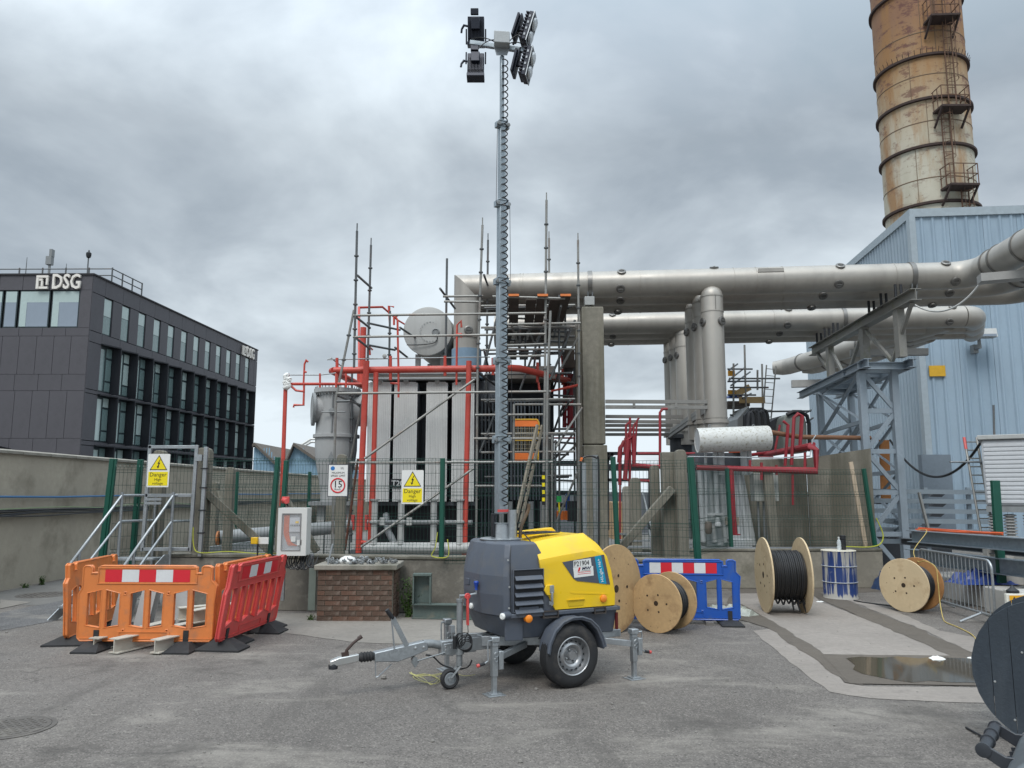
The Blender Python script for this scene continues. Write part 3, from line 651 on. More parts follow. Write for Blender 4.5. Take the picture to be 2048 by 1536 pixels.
for z in ringz: MB().lathe(CC, (0,0,1), [(CR,z-.09),(CR+.17,z-.07),(CR+.17,z+.07),(CR,z+.09)], 64).build('stiffening_ring', BROWN, ch)
vs_ = MB()
for i_, (za, zb_) in enumerate(zip(ringz[:-1], ringz[1:])):
    for a_ in (R(228+17*(i_%2)), R(262+9*(i_%3))): q_ = CC+Vector((math.cos(a_)*(CR+.005), math.sin(a_)*(CR+.005), 0)); vs_.tube(q_+Vector((0,0,za+.1)), q_+Vector((0,0,zb_-.1)), .018, 4)
vs_.build('vertical_seams', mat('chimney_weld_seam', (0.16,0.11,0.07), .8), ch, kind='stuff')
seam = mat('chimney_weld_seam', (0.16,0.11,0.07), .8)
for z in ringz: MB().lathe(CC, (0,0,1), [(CR,z+1.5),(CR+.02,z+1.52),(CR+.02,z+1.55),(CR,z+1.57)], 64).build('weld_seam', seam, ch)
b = MB(); zt = ringz[3]+.1
for k in range(26):
    a = R(180 + k*7); b.tube(CC+Vector((math.cos(a)*(CR+.1), math.sin(a)*(CR+.1), zt)), CC+Vector((math.cos(a)*(CR+.2), math.sin(a)*(CR+.2), zt+.28)), .02, 4)
b.build('ring_spikes', BROWN, ch, kind='stuff')
LADM = mat('rusty_ladder_steel', (0.15,0.085,0.055), .8, .2, .3, 3)
def chim_ladder(ang, z0, z1, ty):
    a = R(ang); rd = Vector((math.cos(a), math.sin(a), 0)); tg = Vector((-rd.y, rd.x, 0)); c = CC + rd*(CR+.3)
    l = thing('caged_ladder', c+Vector((0,0,z0)), ty, 'ladder', 'ladders up the chimney')
    for s in (-.24,.24): MB().tube(c+tg*s+Vector((0,0,z0)), c+tg*s+Vector((0,0,z1)), .04, 6).build('stile', LADM, l)
    z = z0+.2
    while z < z1: MB().tube(c-tg*.24+Vector((0,0,z)), c+tg*.24+Vector((0,0,z)), .018, 4).build('rung', LADM, l); z += .4
    z = z0+1.8
    hs = []
    while z < z1:
        MB().path([c+tg*(.3*math.cos(t))+rd*(.05+.55*math.sin(t))+Vector((0,0,z)) for t in [math.pi*i/8 for i in range(9)]], .02, 4).build('cage_hoop', LADM, l); z += .85
    for t in (.5, 1.57, 2.64): MB().tube(c+tg*.3*math.cos(t)+rd*(.05+.55*math.sin(t))+Vector((0,0,z0+1.8)), c+tg*.3*math.cos(t)+rd*(.05+.55*math.sin(t))+Vector((0,0,z1)), .016, 4).build('cage_strap', LADM, l)
def chim_platform(ang, z, lab):
    a = R(ang); rd = Vector((math.cos(a), math.sin(a), 0)); tg = Vector((-rd.y, rd.x, 0)); c = CC + rd*(CR-.05) + Vector((0,0,z))
    p = thing('chimney_platform', c, lab, 'platform', 'platforms on the chimney')
    MB().prism([c-tg*.85, c+tg*.85, c+tg*.85+rd*1.05, c-tg*.85+rd*1.05], (0,0,-.12)).build('deck', BROWN, p)
    for s in (-1,1):
        MB().beam(c+tg*s*.8+Vector((0,0,-1.0)), c+tg*s*.8+rd*.95+Vector((0,0,-.1)), .1, .1).build('bracket', BROWN, p)
        for q in (.1,.55,1.0): MB().tube(c+tg*s*.82+rd*q, c+tg*s*.82+rd*q+Vector((0,0,1.2)), .03, 5).build('post', LADM, p)
        for h in (.6,1.2): MB().tube(c+tg*s*.82, c+tg*s*.82+rd*1.0+Vector((0,0,0))+Vector((0,0,0)), .03, 5).build('rail', LADM, p).location.z += h
    MB().tube(c+rd*1.0, c+rd*1.0+Vector((0,0,1.2)), .03, 5).build('post', LADM, p)
    for h in (.6,1.2): MB().tube(c-tg*.82+rd*1.0+Vector((0,0,h)), c+tg*.82+rd*1.0+Vector((0,0,h)), .03, 5).build('rail', LADM, p)
AG = [-76, -80, -78]
pz = [P(1897, 372, CY-CR-.5).z, P(1888, 216, CY-CR-.5).z, P(1876, 36, CY-CR-.5).z]
chim_platform(-88, pz[0], 'rusty railed platform on the chimney, lowest of the three')
chim_platform(-90, pz[1], 'rusty railed platform halfway up the chimney')
chim_platform(-93, pz[2], 'rusty platform on the chimney at the top edge of the view')
chim_ladder(-80, ringz[0]-4.0, pz[0], 'caged ladder on the chimney just above the blue roof')
chim_ladder(-96, pz[0], pz[1], 'caged ladder between the lower and middle chimney platforms')
chim_ladder(-86, pz[1], pz[2], 'caged ladder between the middle and top chimney platforms')
chim_ladder(-94, pz[2], pz[2]+6, 'caged ladder above the top chimney platform')
# ================================================================= green mesh fence, gate, stair, concrete posts
BOLT = mat('bright_bolt', (0.6,0.62,0.62), .3, .8)
def green_post(o, x, Y, zb, zt, lean=0.0, w=.075, d=.055, bolts=True):
    c = Vector((x, Y, 0)); 
    MB().beam((x,Y,zb), (x+lean,Y,zt), w, d, (0,1,0)).build('post', GREENP, o, bevel=.004)
    if bolts:
        b = MB(); n = 5
        for i in range(n):
            t = (i+.25)/n; p = lerp((x,Y,zb),(x+lean,Y,zt),t+.02) + Vector((0,-d/2-.001,0)); b.lathe(p, (0,-1,0), [(.014,-.002),(.014,.006),(.006,.012)], 8)
        b.build('bolts', BOLT, o, kind='stuff')
    MB().beam((x,Y-d/2-.012,zb+.01), (x+lean,Y-d/2-.012,zt-.01), .045, .006, (0,1,0)).build('clamp_bar', GREENP, o)
def mesh_panel(o, a, b, zb, zt, folds=True):
    """welded mesh panel: verticals at 50 mm, horizontals at 200 mm with V folds"""
    a, b = Vector(a), Vector(b); L_ = (b-a).length; e = (b-a).normalized(); n = Vector((e.y,-e.x,0)); m = MB()
    hs = []; H = zt - zb; nf = 4 if folds else 0
    fz = [zb + H*f for f in (.03,.33,.66,.95)] if folds else []
    z = zb
    while z <= zt: hs.append((z, 0)); z += .2
    for q in fz: hs += [(q, .0), (q+.045, .03), (q+.09, 0)]
    prof = sorted([(zb,0),(zt,0)] + [(q,0) for q in fz] + [(q+.045,.03) for q in fz] + [(q+.09,0) for q in fz])
    k = int(L_/.055)
    for i in range(k+1):
        p = a + e*(L_*i/k)
        for (z0,d0),(z1,d1) in zip(prof[:-1], prof[1:]):
            if z1-z0 > .005: m.tube(p+n*d0+Vector((0,0,z0)), p+n*d1+Vector((0,0,z1)), .0027, 3, cap=False)
    for z, d in hs: m.tube(a+n*(d+.004)+Vector((0,0,z)), b+n*(d+.004)+Vector((0,0,z)), .0032, 3, cap=False)
    m.build('wire_mesh', GWIRE, o, kind='stuff')
fl = lambda x: 12.30 - .125*(x+5.5)*0.98      # fence line on the long low wall
ZW = .835
f1 = thing('mesh_fence', (-3.6, 12.2, ZW), 'green wire mesh fence on the low wall from the gate to the paired green posts', 'fence')
pA = P(547,1100,12.15); pB = P(555,1100,12.15); p883 = P(883,1100,11.75)
mesh_panel(f1, (-4.95,12.45,0), (pA.x,12.15,0), ZW+.05, 2.3)
green_post(f1, pA.x-.04, 12.12, ZW, 2.33, .06)
f2 = thing('mesh_fence', (-2, 12.0, ZW), 'green wire mesh fence panels behind the cabinet and the brick pier', 'fence')
mesh_panel(f2, (pB.x+.02,12.12,0), (p883.x,11.80,0), ZW+.04, 2.28)
green_post(f2, pB.x+.05, 12.10, ZW, 2.28, .05); green_post(f2, p883.x, 11.76, ZW, 2.30)
f3 = thing('mesh_fence', (.8, 11.6, ZW), 'green wire mesh fence behind the yellow trailer between its green posts', 'fence')
p1228 = P(1231,1100,12.0); p1388 = P(1390,1100,11.55)
mesh_panel(f3, (p883.x+.05,11.78,0), (p1228.x,12.0,0), ZW-.1, 2.27)
mesh_panel(f3, (p1228.x+.05,11.98,0), (p1388.x,11.55,0), ZW-.1, 2.25)
green_post(f3, p1228.x+.03, 11.95, ZW-.1, 2.33, -.05); green_post(f3, p1388.x+.04, 11.50, .5, 2.30, -.08, .10)
f4 = thing('mesh_fence', (5.2, 15.0, .7), 'green wire mesh fence on the pale low wall in front of the blast wall', 'fence')
mesh_panel(f4, (p1388.x+.1,12.6,0), (4.15,15.05,0), .75, 2.28)
mesh_panel(f4, (4.2,15.05,0), (6.85,15.1,0), .74, 2.2)
green_post(f4, 4.17, 15.02, .72, 2.24, -.03); green_post(f4, 6.92, 15.05, .72, 2.24, -.13)
MB().beam((2.6,14.92,.745),(6.95,15.0,.745),.03,.03).build('bottom_rail', GALV, f4)
# back run of the fence, seen through the front one
f5 = thing('mesh_fence', (-6, 18.5, 0), 'far run of green mesh fence behind the gate', 'fence')
mesh_panel(f5, (-7.6,19.5,0), (-4.4,19.0,0), .2, 2.2)
for x in (-6.72, -4.95): green_post(f5, x, 19.1, 0, 2.28, bolts=False)
f6 = thing('mesh_fence', (-6.2, 12.5, 0), 'short green mesh fence panel left of the gate stair', 'fence')
mesh_panel(f6, (-6.28,12.35,0), (-5.85,12.75,0), .1, 2.25)
green_post(f6, -6.45, 12.40, 0, 2.32, .10, .11); green_post(f6, -6.10, 12.70, .1, 2.32, .04, .09)
# ---- concrete fence posts
def cpost(x, y, w, d, h, lab, z0=0, lean=0, rnd_top=True, strut=None, m=CONCD, name='concrete_post'):
    o = thing(name, (x,y,z0), lab, 'post'); w2 = w/2
    top = [(-w2,0,h-.08),(-w2*.8,0,h-.02),(-w2*.4,0,h),(w2*.4,0,h),(w2*.8,0,h-.02),(w2,0,h-.08)] if rnd_top else [(-w2,0,h),(w2,0,h)]
    pts = [(x+w2,y,z0),(x-w2,y,z0)] + [(x+px+lean,y,pz) for px,_,pz in top]
    MB().prism(pts, (0,d,0)).build('shaft', m, o, bevel=.01)
    if strut: MB().beam(strut[0], strut[1], .14, .12).build('strut', m, o, bevel=.01)
    return o
cpost(-5.80,12.75,.20,.16,2.47,'mossy concrete post just left of the steel gate')
cpost(-4.98,12.52,.22,.18,2.50,'thick mossy concrete post right of the gate with a long raking strut', strut=((-4.90,12.55,1.78),(-3.85,12.9,.75)))
cpost(-4.93,13.6,.14,.14,2.22,'thinner concrete post behind the fence, right of the gate post')
cpost(-6.2,16.2,.2,.16,2.0,'concrete post with a raking strut seen through the gate', strut=((-6.0,16.0,1.8),(-5.2,15.4,.3)))
cpost(P(680,1000,13).x,13,.16,.15,2.42,'tall narrow mossy post behind the round speed limit sign')
cpost(-4.3,14.6,.18,.15,1.95,'short concrete post behind the paired green posts', strut=((-4.25,14.6,1.7),(-3.6,14.6,.7)))
xq = lambda px, Y: P(px, 1000, Y).x
cpost(xq(1312,12.5),12.5,.14,.16,2.22,'round topped narrow concrete post, left of the post cluster')
cpost(xq(1340,12.3),12.3,.21,.2,2.42,'broad square concrete post in the middle of the cluster, with a strut to the left', rnd_top=False, strut=((xq(1345,12.2),12.2,1.85),(xq(1238,12.2),12.2,.92)))
cpost(xq(1365,12.15),12.15,.17,.18,2.45,'cracked concrete post with a knob on top, right of the cluster')
cpost(xq(1325,12.9),12.9,.10,.16,2.0,'leaning thin concrete post behind the cluster', lean=-.10)
cpost(xq(1272,14.2),14.2,.19,.16,2.05,'short dark concrete post beside the galvanised steps')
cpost(xq(1255,14.6),14.6,.16,.16,1.9,'pale thin concrete post left of the short dark one', m=CONC)
cpost(5.20,15.45,.18,.15,2.25,'mossy concrete post against the blast wall, leaning slightly', m=CONCD, lean=-.12)
WOODB = mat('raw_pale_timber', (0.52,0.42,0.31), .8, 0, .12, 5)
o = tag(MB().beam((6.88,15.35,.7),(6.68,15.35,2.38),.075,.03,(0,1,0)).build('timber_batten', WOODB), 'pale timber batten leaning beside the last green post', 'batten')
# yellow earth strap loops
YEL = mat('yellow_green_earth_wire', (0.42,0.44,0.05), .5)
tag(MB().path(smooth_path([(6.95,15.0,1.3),(7.05,14.98,1.0),(6.98,14.96,.82),(6.75,14.95,.76),(6.3,14.93,.77)],5),.012,5).build('earth_strap', YEL), 'yellow green earth wire looping beside the last green post', 'wire')
tag(MB().path(smooth_path([(p883.x-.06,11.72,1.2),(p883.x-.09,11.72,.98),(p883.x-.14,11.74,.85),(p883.x+.1,11.7,.85),(p883.x+.09,11.7,1.1)],5),.008,5).build('earth_strap', YEL), 'yellow green earth wire around the foot of the middle green post', 'wire')
tag(MB().path(smooth_path([(-4.98,12.3,1.25),(-4.96,12.3,.98),(-4.85,12.28,.86),(-4.4,12.25,.88),(-3.9,12.22,.85),(-3.4,12.2,.86)],5),.008,5).build('earth_strap', YEL), 'yellow green earth wire along the low wall top beside the gate', 'wire')
# ---- steel gate with danger sign
gx0, gx1, gy = -5.76, -5.02, 12.32
gt = thing('steel_gate', ((gx0+gx1)/2, gy, .8), 'galvanised steel mesh gate carrying a danger sign at the top of the steps', 'gate')
zb, zt = .88, 2.53
for x in (gx0, gx1): MB().beam((x,gy,zb),(x+(.02),gy,zt),.05,.05).build('stile', GALV, gt, bevel=.003)
for z in (zb+.03, 1.74, zt-.03): MB().beam((gx0,gy,z),(gx1,gy,z),.05,.05,(0,0,1)).build('rail', GALV, gt, bevel=.003)
for z in (1.62, 1.68): MB().beam((gx0,gy-.02,z),(gx0+.26,gy-.02,z),.04,.04).build('lock_bar', GALV, gt)
m = MB()
for i in range(13): x = gx0+.03+i*.055; m.tube((x,gy,zb),(x,gy,zt),.0025,3)
for i in range(9): z = zb+.1+i*.19; m.tube((gx0,gy,z),(gx1,gy,z),.0025,3)
m.build('wire_mesh', GWIRE, gt, kind='stuff')
gp = thing('gate_post', (-4.88,12.32,.8), 'galvanised hinge post between the gate and the thick concrete post', 'post')
MB().beam((-4.86,12.32,.8),(-4.88+.03,12.32,2.50),.055,.055).build('post', GALV, gp, bevel=.003); MB().bx(-5.0,-4.9,12.28,12.34,2.28,2.38).build('hinge_plate', GALV, gp)
for z in (1.15,1.5,1.85,2.15): MB().bx(-4.91,-4.81,12.28,12.36,z,z+.02).build('clip', BLACKM, gp)
# ---- stair in front of the gate
st = thing('steel_stair', (-5.7,11.7,0), 'galvanised steel steps with tubular handrails climbing to the gate', 'stair')
dx, dy = -.36, -.98      # downhill direction in plan per metre
TL = Vector((-6.10,12.25,0)); TR = Vector((-5.30,12.25,0)); dn = Vector((dx,dy,0)).normalized()
for k in range(4):
    zt_ = .80 - .2*k; a = TL + dn*.27*k; b = TR + dn*.27*k
    MB().prism([a+Vector((.06,0,zt_)), b+Vector((-.06,0,zt_)), b+Vector((-.06,0,zt_))+dn*.25, a+Vector((.06,0,zt_))+dn*.25], (0,0,-.035)).build('tread', GALV, st, bevel=.003)
for s in (TL, TR):
    MB().prism([s+Vector((0,0,.84)), s+Vector((0,0,.62)), s+dn*1.0+Vector((0,0,-.0)), s+dn*1.15+Vector((0,0,0.02)), s+dn*.12+Vector((0,0,.84))], (.012,0,0)).build('stringer', GALV, st)
RT = .021
for s, nm in ((TL,''),(TR,'')):
    t = s+Vector((0,0,1.74)); e = s+dn*.86+Vector((0,0,.74))
    MB().tube(s+Vector((0,0,.55)), t+Vector((0,0,.05)), RT+.002, 10).build('rail_post', GALV, st)
    MB().path([t, e, e+Vector((0,0,-.70))], RT, 10).build('handrail', GALV, st)
    t2 = s+Vector((0,0,1.34)); e2 = s+dn*.84+Vector((0,0,.42)); MB().tube(t2, e2, RT*.9, 10).build('mid_rail', GALV, st)
    mp_ = s+dn*.70; MB().tube(mp_, mp_+Vector((0,0,.93)), RT, 10).build('rail_post', GALV, st)
    MB().tube(t, t+Vector((.32,.45,0)), RT, 10).build('handrail', GALV, st); MB().tube(t2, t2+Vector((.32,.45,0)), RT, 10).build('mid_rail', GALV, st)
    MB().tube(s+Vector((.32,.45,.3)), t+Vector((.32,.45,0)), RT, 10).build('rail_post', GALV, st)
# ---- signs
def danger_sign(c, w, lab, holder=None, tilt=0):
    c = Vector(c); h = w*1.5; o = thing('danger_sign', c, lab, 'sign'); r = Vector((math.cos(tilt),math.sin(tilt),0)); u = Vector((0,0,1)); n = Vector((r.y,-r.x,0))
    def Q(x, z, d=0): return c + r*x*w + u*z*w + n*d
    rr = .05; pts = []
    for sx, sz, a0 in ((.5-rr,.75-rr,0),(-.5+rr,.75-rr,90),(-.5+rr,-.75+rr,180),(.5-rr,-.75+rr,270)):
        for k in range(5): a = R(a0+k*22.5); pts.append(Q(sx+rr*math.cos(a), sz+rr*math.sin(a)))
    MB().prism(pts, n*.004).build('sign_board', WHITEP, o)
    MB().prism([Q(-.40,.02,.0045),Q(.40,.02,.0045),Q(0,.70,.0045)], n*.0015).build('triangle_border', INK, o)
    MB().prism([Q(-.345,.055,.006),Q(.345,.055,.006),Q(0,.64,.006)], n*.0015).build('triangle', YELSIGN, o)
    bolt = [(.03,.47),(-.10,.29),(-.02,.30),(-.075,.17),(-.11,.19),(-.085,.09),(-.005,.14),(-.04,.155),(.045,.345),(-.03,.335),(.075,.47)]
    bolt = [(.05,.50),(-.06,.30),(.0,.31),(-.045,.19),(-.085,.205),(-.03,.09),(.035,.18),(-.0,.175),(.065,.36),(.0,.35),(.09,.50)]
    MB().prism([Q(x,z+.0,.0075) for x,z in bolt], n*.0015).build('lightning_bolt', INK, o)
    MB().prism([Q(-.44,-.68,.0045),Q(.44,-.68,.0045),Q(.44,-.06,.0045),Q(-.44,-.06,.0045)], n*.0015).build('yellow_field', YELSIGN, o)
    text('lettering','Danger',INK,o,Q(0,-.19,.0065),r,u,w*.26,.0008)
    text('lettering','High',INK,o,Q(0,-.41,.0065),r,u,w*.17,.0008); text('lettering','voltage',INK,o,Q(0,-.58,.0065),r,u,w*.17,.0008)
    return o
c = P(317,941,12.2); danger_sign(c, .345, 'yellow danger high voltage sign on the steel gate')
c = P(825,974,11.70); danger_sign(c, .335, 'yellow danger high voltage sign on the fence in front of the big transformer', tilt=-.1)
c = P(676,961,11.95); sg = thing('speed_limit_sign', c, 'white speed limit sign with 15 in a red ring on the fence', 'sign')
def SQ(x, z, d=0): return c + Vector((x, -d, z))
MB().bx(c.x-.155,c.x+.155,c.y,c.y+.006,c.z-.245,c.z+.245).build('frame_border', mat('dark_sign_edge',(0.05,0.06,0.08),.5), sg)
MB().bx(c.x-.145,c.x+.145,c.y-.003,c.y-.0005,c.z-.235,c.z+.235).build('sign_board', WHITEP, sg)
MB().ring(SQ(0,-.075,.004),(0,1,0),.105,.011,36,6).build('red_ring', REDINK, sg)
text('lettering','15',INK,sg,SQ(0,-.062,.004),(1,0,0),(0,0,1),.145,.001,off=.001)
text('lettering','Km/h',INK,sg,SQ(0,-.135,.004),(1,0,0),(0,0,1),.045,.001)
text('lettering','MAXIMUM',INK,sg,SQ(0,.115,.004),(1,0,0),(0,0,1),.042,.001); text('lettering','SPEED LIMIT',INK,sg,SQ(0,.07,.004),(1,0,0),(0,0,1),.042,.001)
MB().lathe(SQ(-.085,.185,.003),(0,-1,0),[(.032,0),(.032,.002)],20).build('round_emblem', BLUEINK, sg)
text('lettering','lift',mat('grey_ink',(0.2,0.2,0.22),.5),sg,SQ(.06,.185,.004),(1,0,0),(0,0,1),.05,.001)
# ---- power cabinet
cb0 = P(590,1065,11.55); cx, cy = cb0.x+.0, 11.45
pc = thing('power_cabinet', (cx,cy,0), 'white electrical cabinet with clear door and orange cables, on two steel legs', 'cabinet')
zc0, zc1 = P(600,1112,11.4).z, P(600,1016,11.4).z; w = .29; CABW = mat('cabinet_paint',(0.62,0.63,0.61),.4,0,.03,2,dirt=(.5,.49,.46),damt=.3)
x0, x1 = P(555,1060,cy).x, P(613,1060,cy).x; ysk = .0; dp = .26
b = MB(); b.bx(x0,x1,cy+.03,cy+dp,zc0,zc1); b.build('case', CABW, pc, bevel=.006)
zi0, zi1, xi0, xi1 = zc0+.08, zc1-.09, x0+.07, x1-.09
b = MB()
b.bx(x0,x1,cy,cy+.03,zc0,zi0); b.bx(x0,x1,cy,cy+.03,zi1,zc1); b.bx(x0,xi0,cy,cy+.03,zi0,zi1); b.bx(xi1,x1,cy,cy+.03,zi0,zi1); b.build('door_frame', CABW, pc)
b = MB(); t=.008
b.bx(xi0-.01,xi1+.01,cy-.006,cy,zi0-.012,zi0); b.bx(xi0-.01,xi1+.01,cy-.006,cy,zi1,zi1+.012); b.bx(xi0-.012,xi0,cy-.006,cy,zi0,zi1); b.bx(xi1,xi1+.012,cy-.006,cy,zi0,zi1); b.build('window_gasket', mat('grey_gasket',(0.2,0.2,0.2),.6), pc)
INN = mat('cabinet_inside_grey',(0.30,0.31,0.33),.5); ORC = mat('orange_cable',(0.55,0.11,0.03),.5)
MB().bx(xi0,xi1,cy+.024,cy+.028,zi0,zi1).build('back_panel', INN, pc)
bw_ = xi1-xi0; MB().bx(xi0+.1,xi1-.01,cy+.008,cy+.023,zi0+.26,zi1-.05).build('breaker_panel', mat('breaker_grey',(0.42,0.43,0.46),.5), pc)
for i in range(8): MB().bx(xi0+.115+i*.024,xi0+.13+i*.024,cy+.003,cy+.0075,zi0+.34,zi0+.365).build('breaker', INK if i in (6,7) else mat('dark_switch',(0.15,0.15,0.16),.5), pc)
MB().bx(xi1-.075,xi1-.03,cy+.003,cy+.0075,zi1-.13,zi1-.10).build('warning_label', mat('amber_label',(0.7,0.45,0.02),.5), pc)
b = MB()
for k in range(9): b.path(smooth_path([(xi0+.02+.009*k,cy+.018-.0005*k,zi1-.01),(xi0+.018+.009*k,cy+.018,zi1-.25),(xi0+.03+.012*k,cy+.018,zi0+.2-.01*k),(xi0+.09+.016*k,cy+.018,zi0+.06)],5),.0045,5)
b.build('orange_cables', ORC, pc)
for q in ((xi0+.13,zi0+.12),(xi0+.22,zi0+.07)): MB().bx(q[0],q[0]+.065,cy+.0,cy+.0078,q[1],q[1]+.075).build('socket_box', CABW, pc)
GLS = mat('clear_door_window',(0.9,0.95,0.95),.03,0,0,1,alpha=.10,spec=.8)
MB().bx(xi0,xi1,cy-.003,cy-.001,zi0,zi1).build('door_window', GLS, pc)
for s in (x0+.05,x1+.04):
    MB().beam((s,cy+.22,.22 if s < cx else .28),(s,cy+.22,zc0+.01),.045,.045).build('leg', GALV, pc, bevel=.003)
b = MB(); rnd = random.Random(9)
for k in range(11): 
    a = x0+.10+k*.034; q = rnd.uniform(.05,.12)
    b.path(smooth_path([(a,cy+.16,zc0),(a+rnd.uniform(-.02,.02),cy+.12,zc0-.09),(a+q*.5,cy+.08,zc0-.17-rnd.random()*.05),(a+q+.03,cy+.12,zc0-.12),(a+q+.05,cy+.2,zc0-.02)],5),.010,6)
b.build('cable_bundle', CABLEB, pc)
# red socket and small boxes
c = P(573,1000,11.9); o = thing('power_socket', c, 'red industrial power socket above the white cabinet', 'socket')
MB().tube(c+Vector((-.03,-.05,0)), c+Vector((.05,-.16,-.02)), .04, 12).build('plug', REDPL, o, bevel=.004); MB().bx(c.x-.06,c.x+.05,c.y-.05,c.y,c.z-.05,c.z+.05).build('socket_body', REDPL, o, bevel=.006)
MB().path(smooth_path([c+Vector((.03,-.1,-.05)),c+Vector((.07,-.12,-.11)),c+Vector((.06,-.2,-.17))],4),.012,6).build('cable', CABLEB, o)
c = P(514,1081,12.0); o = thing('junction_box', c, 'small yellow junction box on a post by the fence', 'box')
MB().bx(c.x-.07,c.x+.03,c.y-.08,c.y,c.z-.05,c.z+.05).build('box_body', mat('yellow_plastic_box',(0.7,0.42,0.01),.45), o, bevel=.008); MB().bx(c.x+.03,c.x+.18,c.y-.02,c.y,c.z-.05,c.z+.05).build('backing_plate', WHITEP, o)
MB().tube((c.x+.02,c.y-.01,.8),(c.x+.02,c.y-.01,c.z-.05),.012,6).build('conduit', CABLEB, o)
# ---- brick pier
BR = [mat('brown_brick_%s' % n, c_, .85, 0, .22, 9, .5, 90, dirt=(0.25,0.22,0.19), damt=.35, dscale=9) for n, c_ in (('dark',(0.088,0.056,0.040)),('mid',(0.112,0.068,0.048)),('red',(0.135,0.074,0.05)),('grey',(0.11,0.075,0.055)))]
MORT = mat('mortar',(0.20,0.18,0.145),.95,0,.15,6,.3,80)
bx0, bx1, by, bh_, bd = -2.74, -1.68, 11.22, .70, .62
bp = thing('brick_pier', (bx0,by,0), 'brown brick pier with a stone cap in front of the low wall', 'pier')
MB().bx(bx0+.008,bx1-.008,by+.008,by+bd,0,bh_).build('mortar_core', MORT, bp)
nb = 10; ch_ = bh_/nb; bl = .2225; meshes = {}
rnd = random.Random(3)
def brick(w_, axis, mi):
    k = (round(w_,3), axis, mi)
    if k not in meshes:
        meshes[k] = (MB().bx(0,w_-.01,-.004,.1,0,ch_-.011) if axis == 0 else MB().bx(-.1,.004,0,w_-.01,0,ch_-.011)).mesh('brick', BR[mi])
    return meshes[k]
for r_ in range(nb):
    x = bx0; first = True
    while x < bx1-.02:
        w_ = min(bl/2 if (first and r_ % 2) else bl, bx1-x); first = False
        inst('brick', brick(w_,0,rnd.choice((0,0,1,1,2,3))), bp, (x+rnd.uniform(-.001,.001), by-rnd.uniform(0,.004), r_*ch_+.005)); x += w_
    y = by+.104; first = True
    while y < by+bd-.02:
        w_ = min(bl/2 if (first and not r_ % 2) else bl, by+bd-y); first = False
        inst('brick', brick(w_,1,rnd.choice((0,1,1,2,3))), bp, (bx1+rnd.uniform(0,.003), y, r_*ch_+.005)); y += w_
MB().bx(bx0-.05,bx1+.06,by-.05,by+bd+.06,bh_+.001,bh_+.075).build('stone_cap', CONC, bp, bevel=.012)
MB().beam((bx0-.09,by+.05,.14),(bx0-.09,by+.05,.72),.10,.02,(0,1,0)).build('edge_channel', mat('green_grey_channel',(0.13,0.16,0.14),.6), bp)
# heap of scaffold couplers on the pier
sc = thing('coupler_heap', ((bx0+bx1)/2,by+.3,bh_+.075), 'heap of loose steel scaffold couplers and a white bag on the brick pier', 'couplers'); sc['kind'] = 'stuff'
b = MB(); rnd = random.Random(12)
for k in range(75):
    px = rnd.gauss((bx0+bx1)/2+.0,.27); px = max(bx0+.05,min(bx1,px)); z = bh_+.085+abs(rnd.gauss(0,.028)); c = Vector((px, by+rnd.uniform(.02,.4), z))
    ax = Vector((rnd.uniform(-1,1),rnd.uniform(-1,1),rnd.uniform(-.5,.5))).normalized()
    if k % 3: b.ring(c, ax, .026, .008, 8, 4)
    if k % 2: b.tube(c-ax*.05, c+ax*.05, .007, 5)
    else: b.beam(c-ax*.03, c+ax*.03, .045, .02)
b.build('couplers', GALVD, sc, kind='stuff')
MB().lathe(((bx0+bx1)/2-.16,by+.2,bh_+.08),(0,0,1),[(.12,0),(.13,.03),(.10,.075),(.04,.10)],9).build('bag', WHITEP, sc)
tag(MB().tube((bx0+.12,by+.05,bh_+.075),(bx0+.17,by+.1,bh_+.36),.012,8).build('loose_tube', GALV), 'short steel tube standing on the left of the brick pier', 'tube')
# ---- green grey steel corner frame by the wall
GG = mat('green_grey_primer',(0.10,0.135,0.125),.55,.1,.15,4,dirt=(0.25,0.22,0.17),damt=.5,dscale=6)
fr = thing('steel_corner_frame', (-1.4,11.45,0), 'green grey steel beam with an upright box section lying by the wall behind the trailer', 'frame')
MB().ibeam((-1.42,11.45,.11),(.1,11.3,.11),.16,.2).build('beam', GG, fr)
q0,q1 = -1.42,-1.16
MB().bx(q0,q0+.02,11.36,11.52,.215,.60).build('side_plate', GG, fr); MB().bx(q1-.02,q1,11.36,11.52,.215,.60).build('side_plate', GG, fr)
MB().bx(q0,q1,11.35,11.53,.605,.63).build('top_plate', GG, fr); MB().bx(q0+.02,q1-.02,11.49,11.51,.215,.60).build('web', GG, fr)
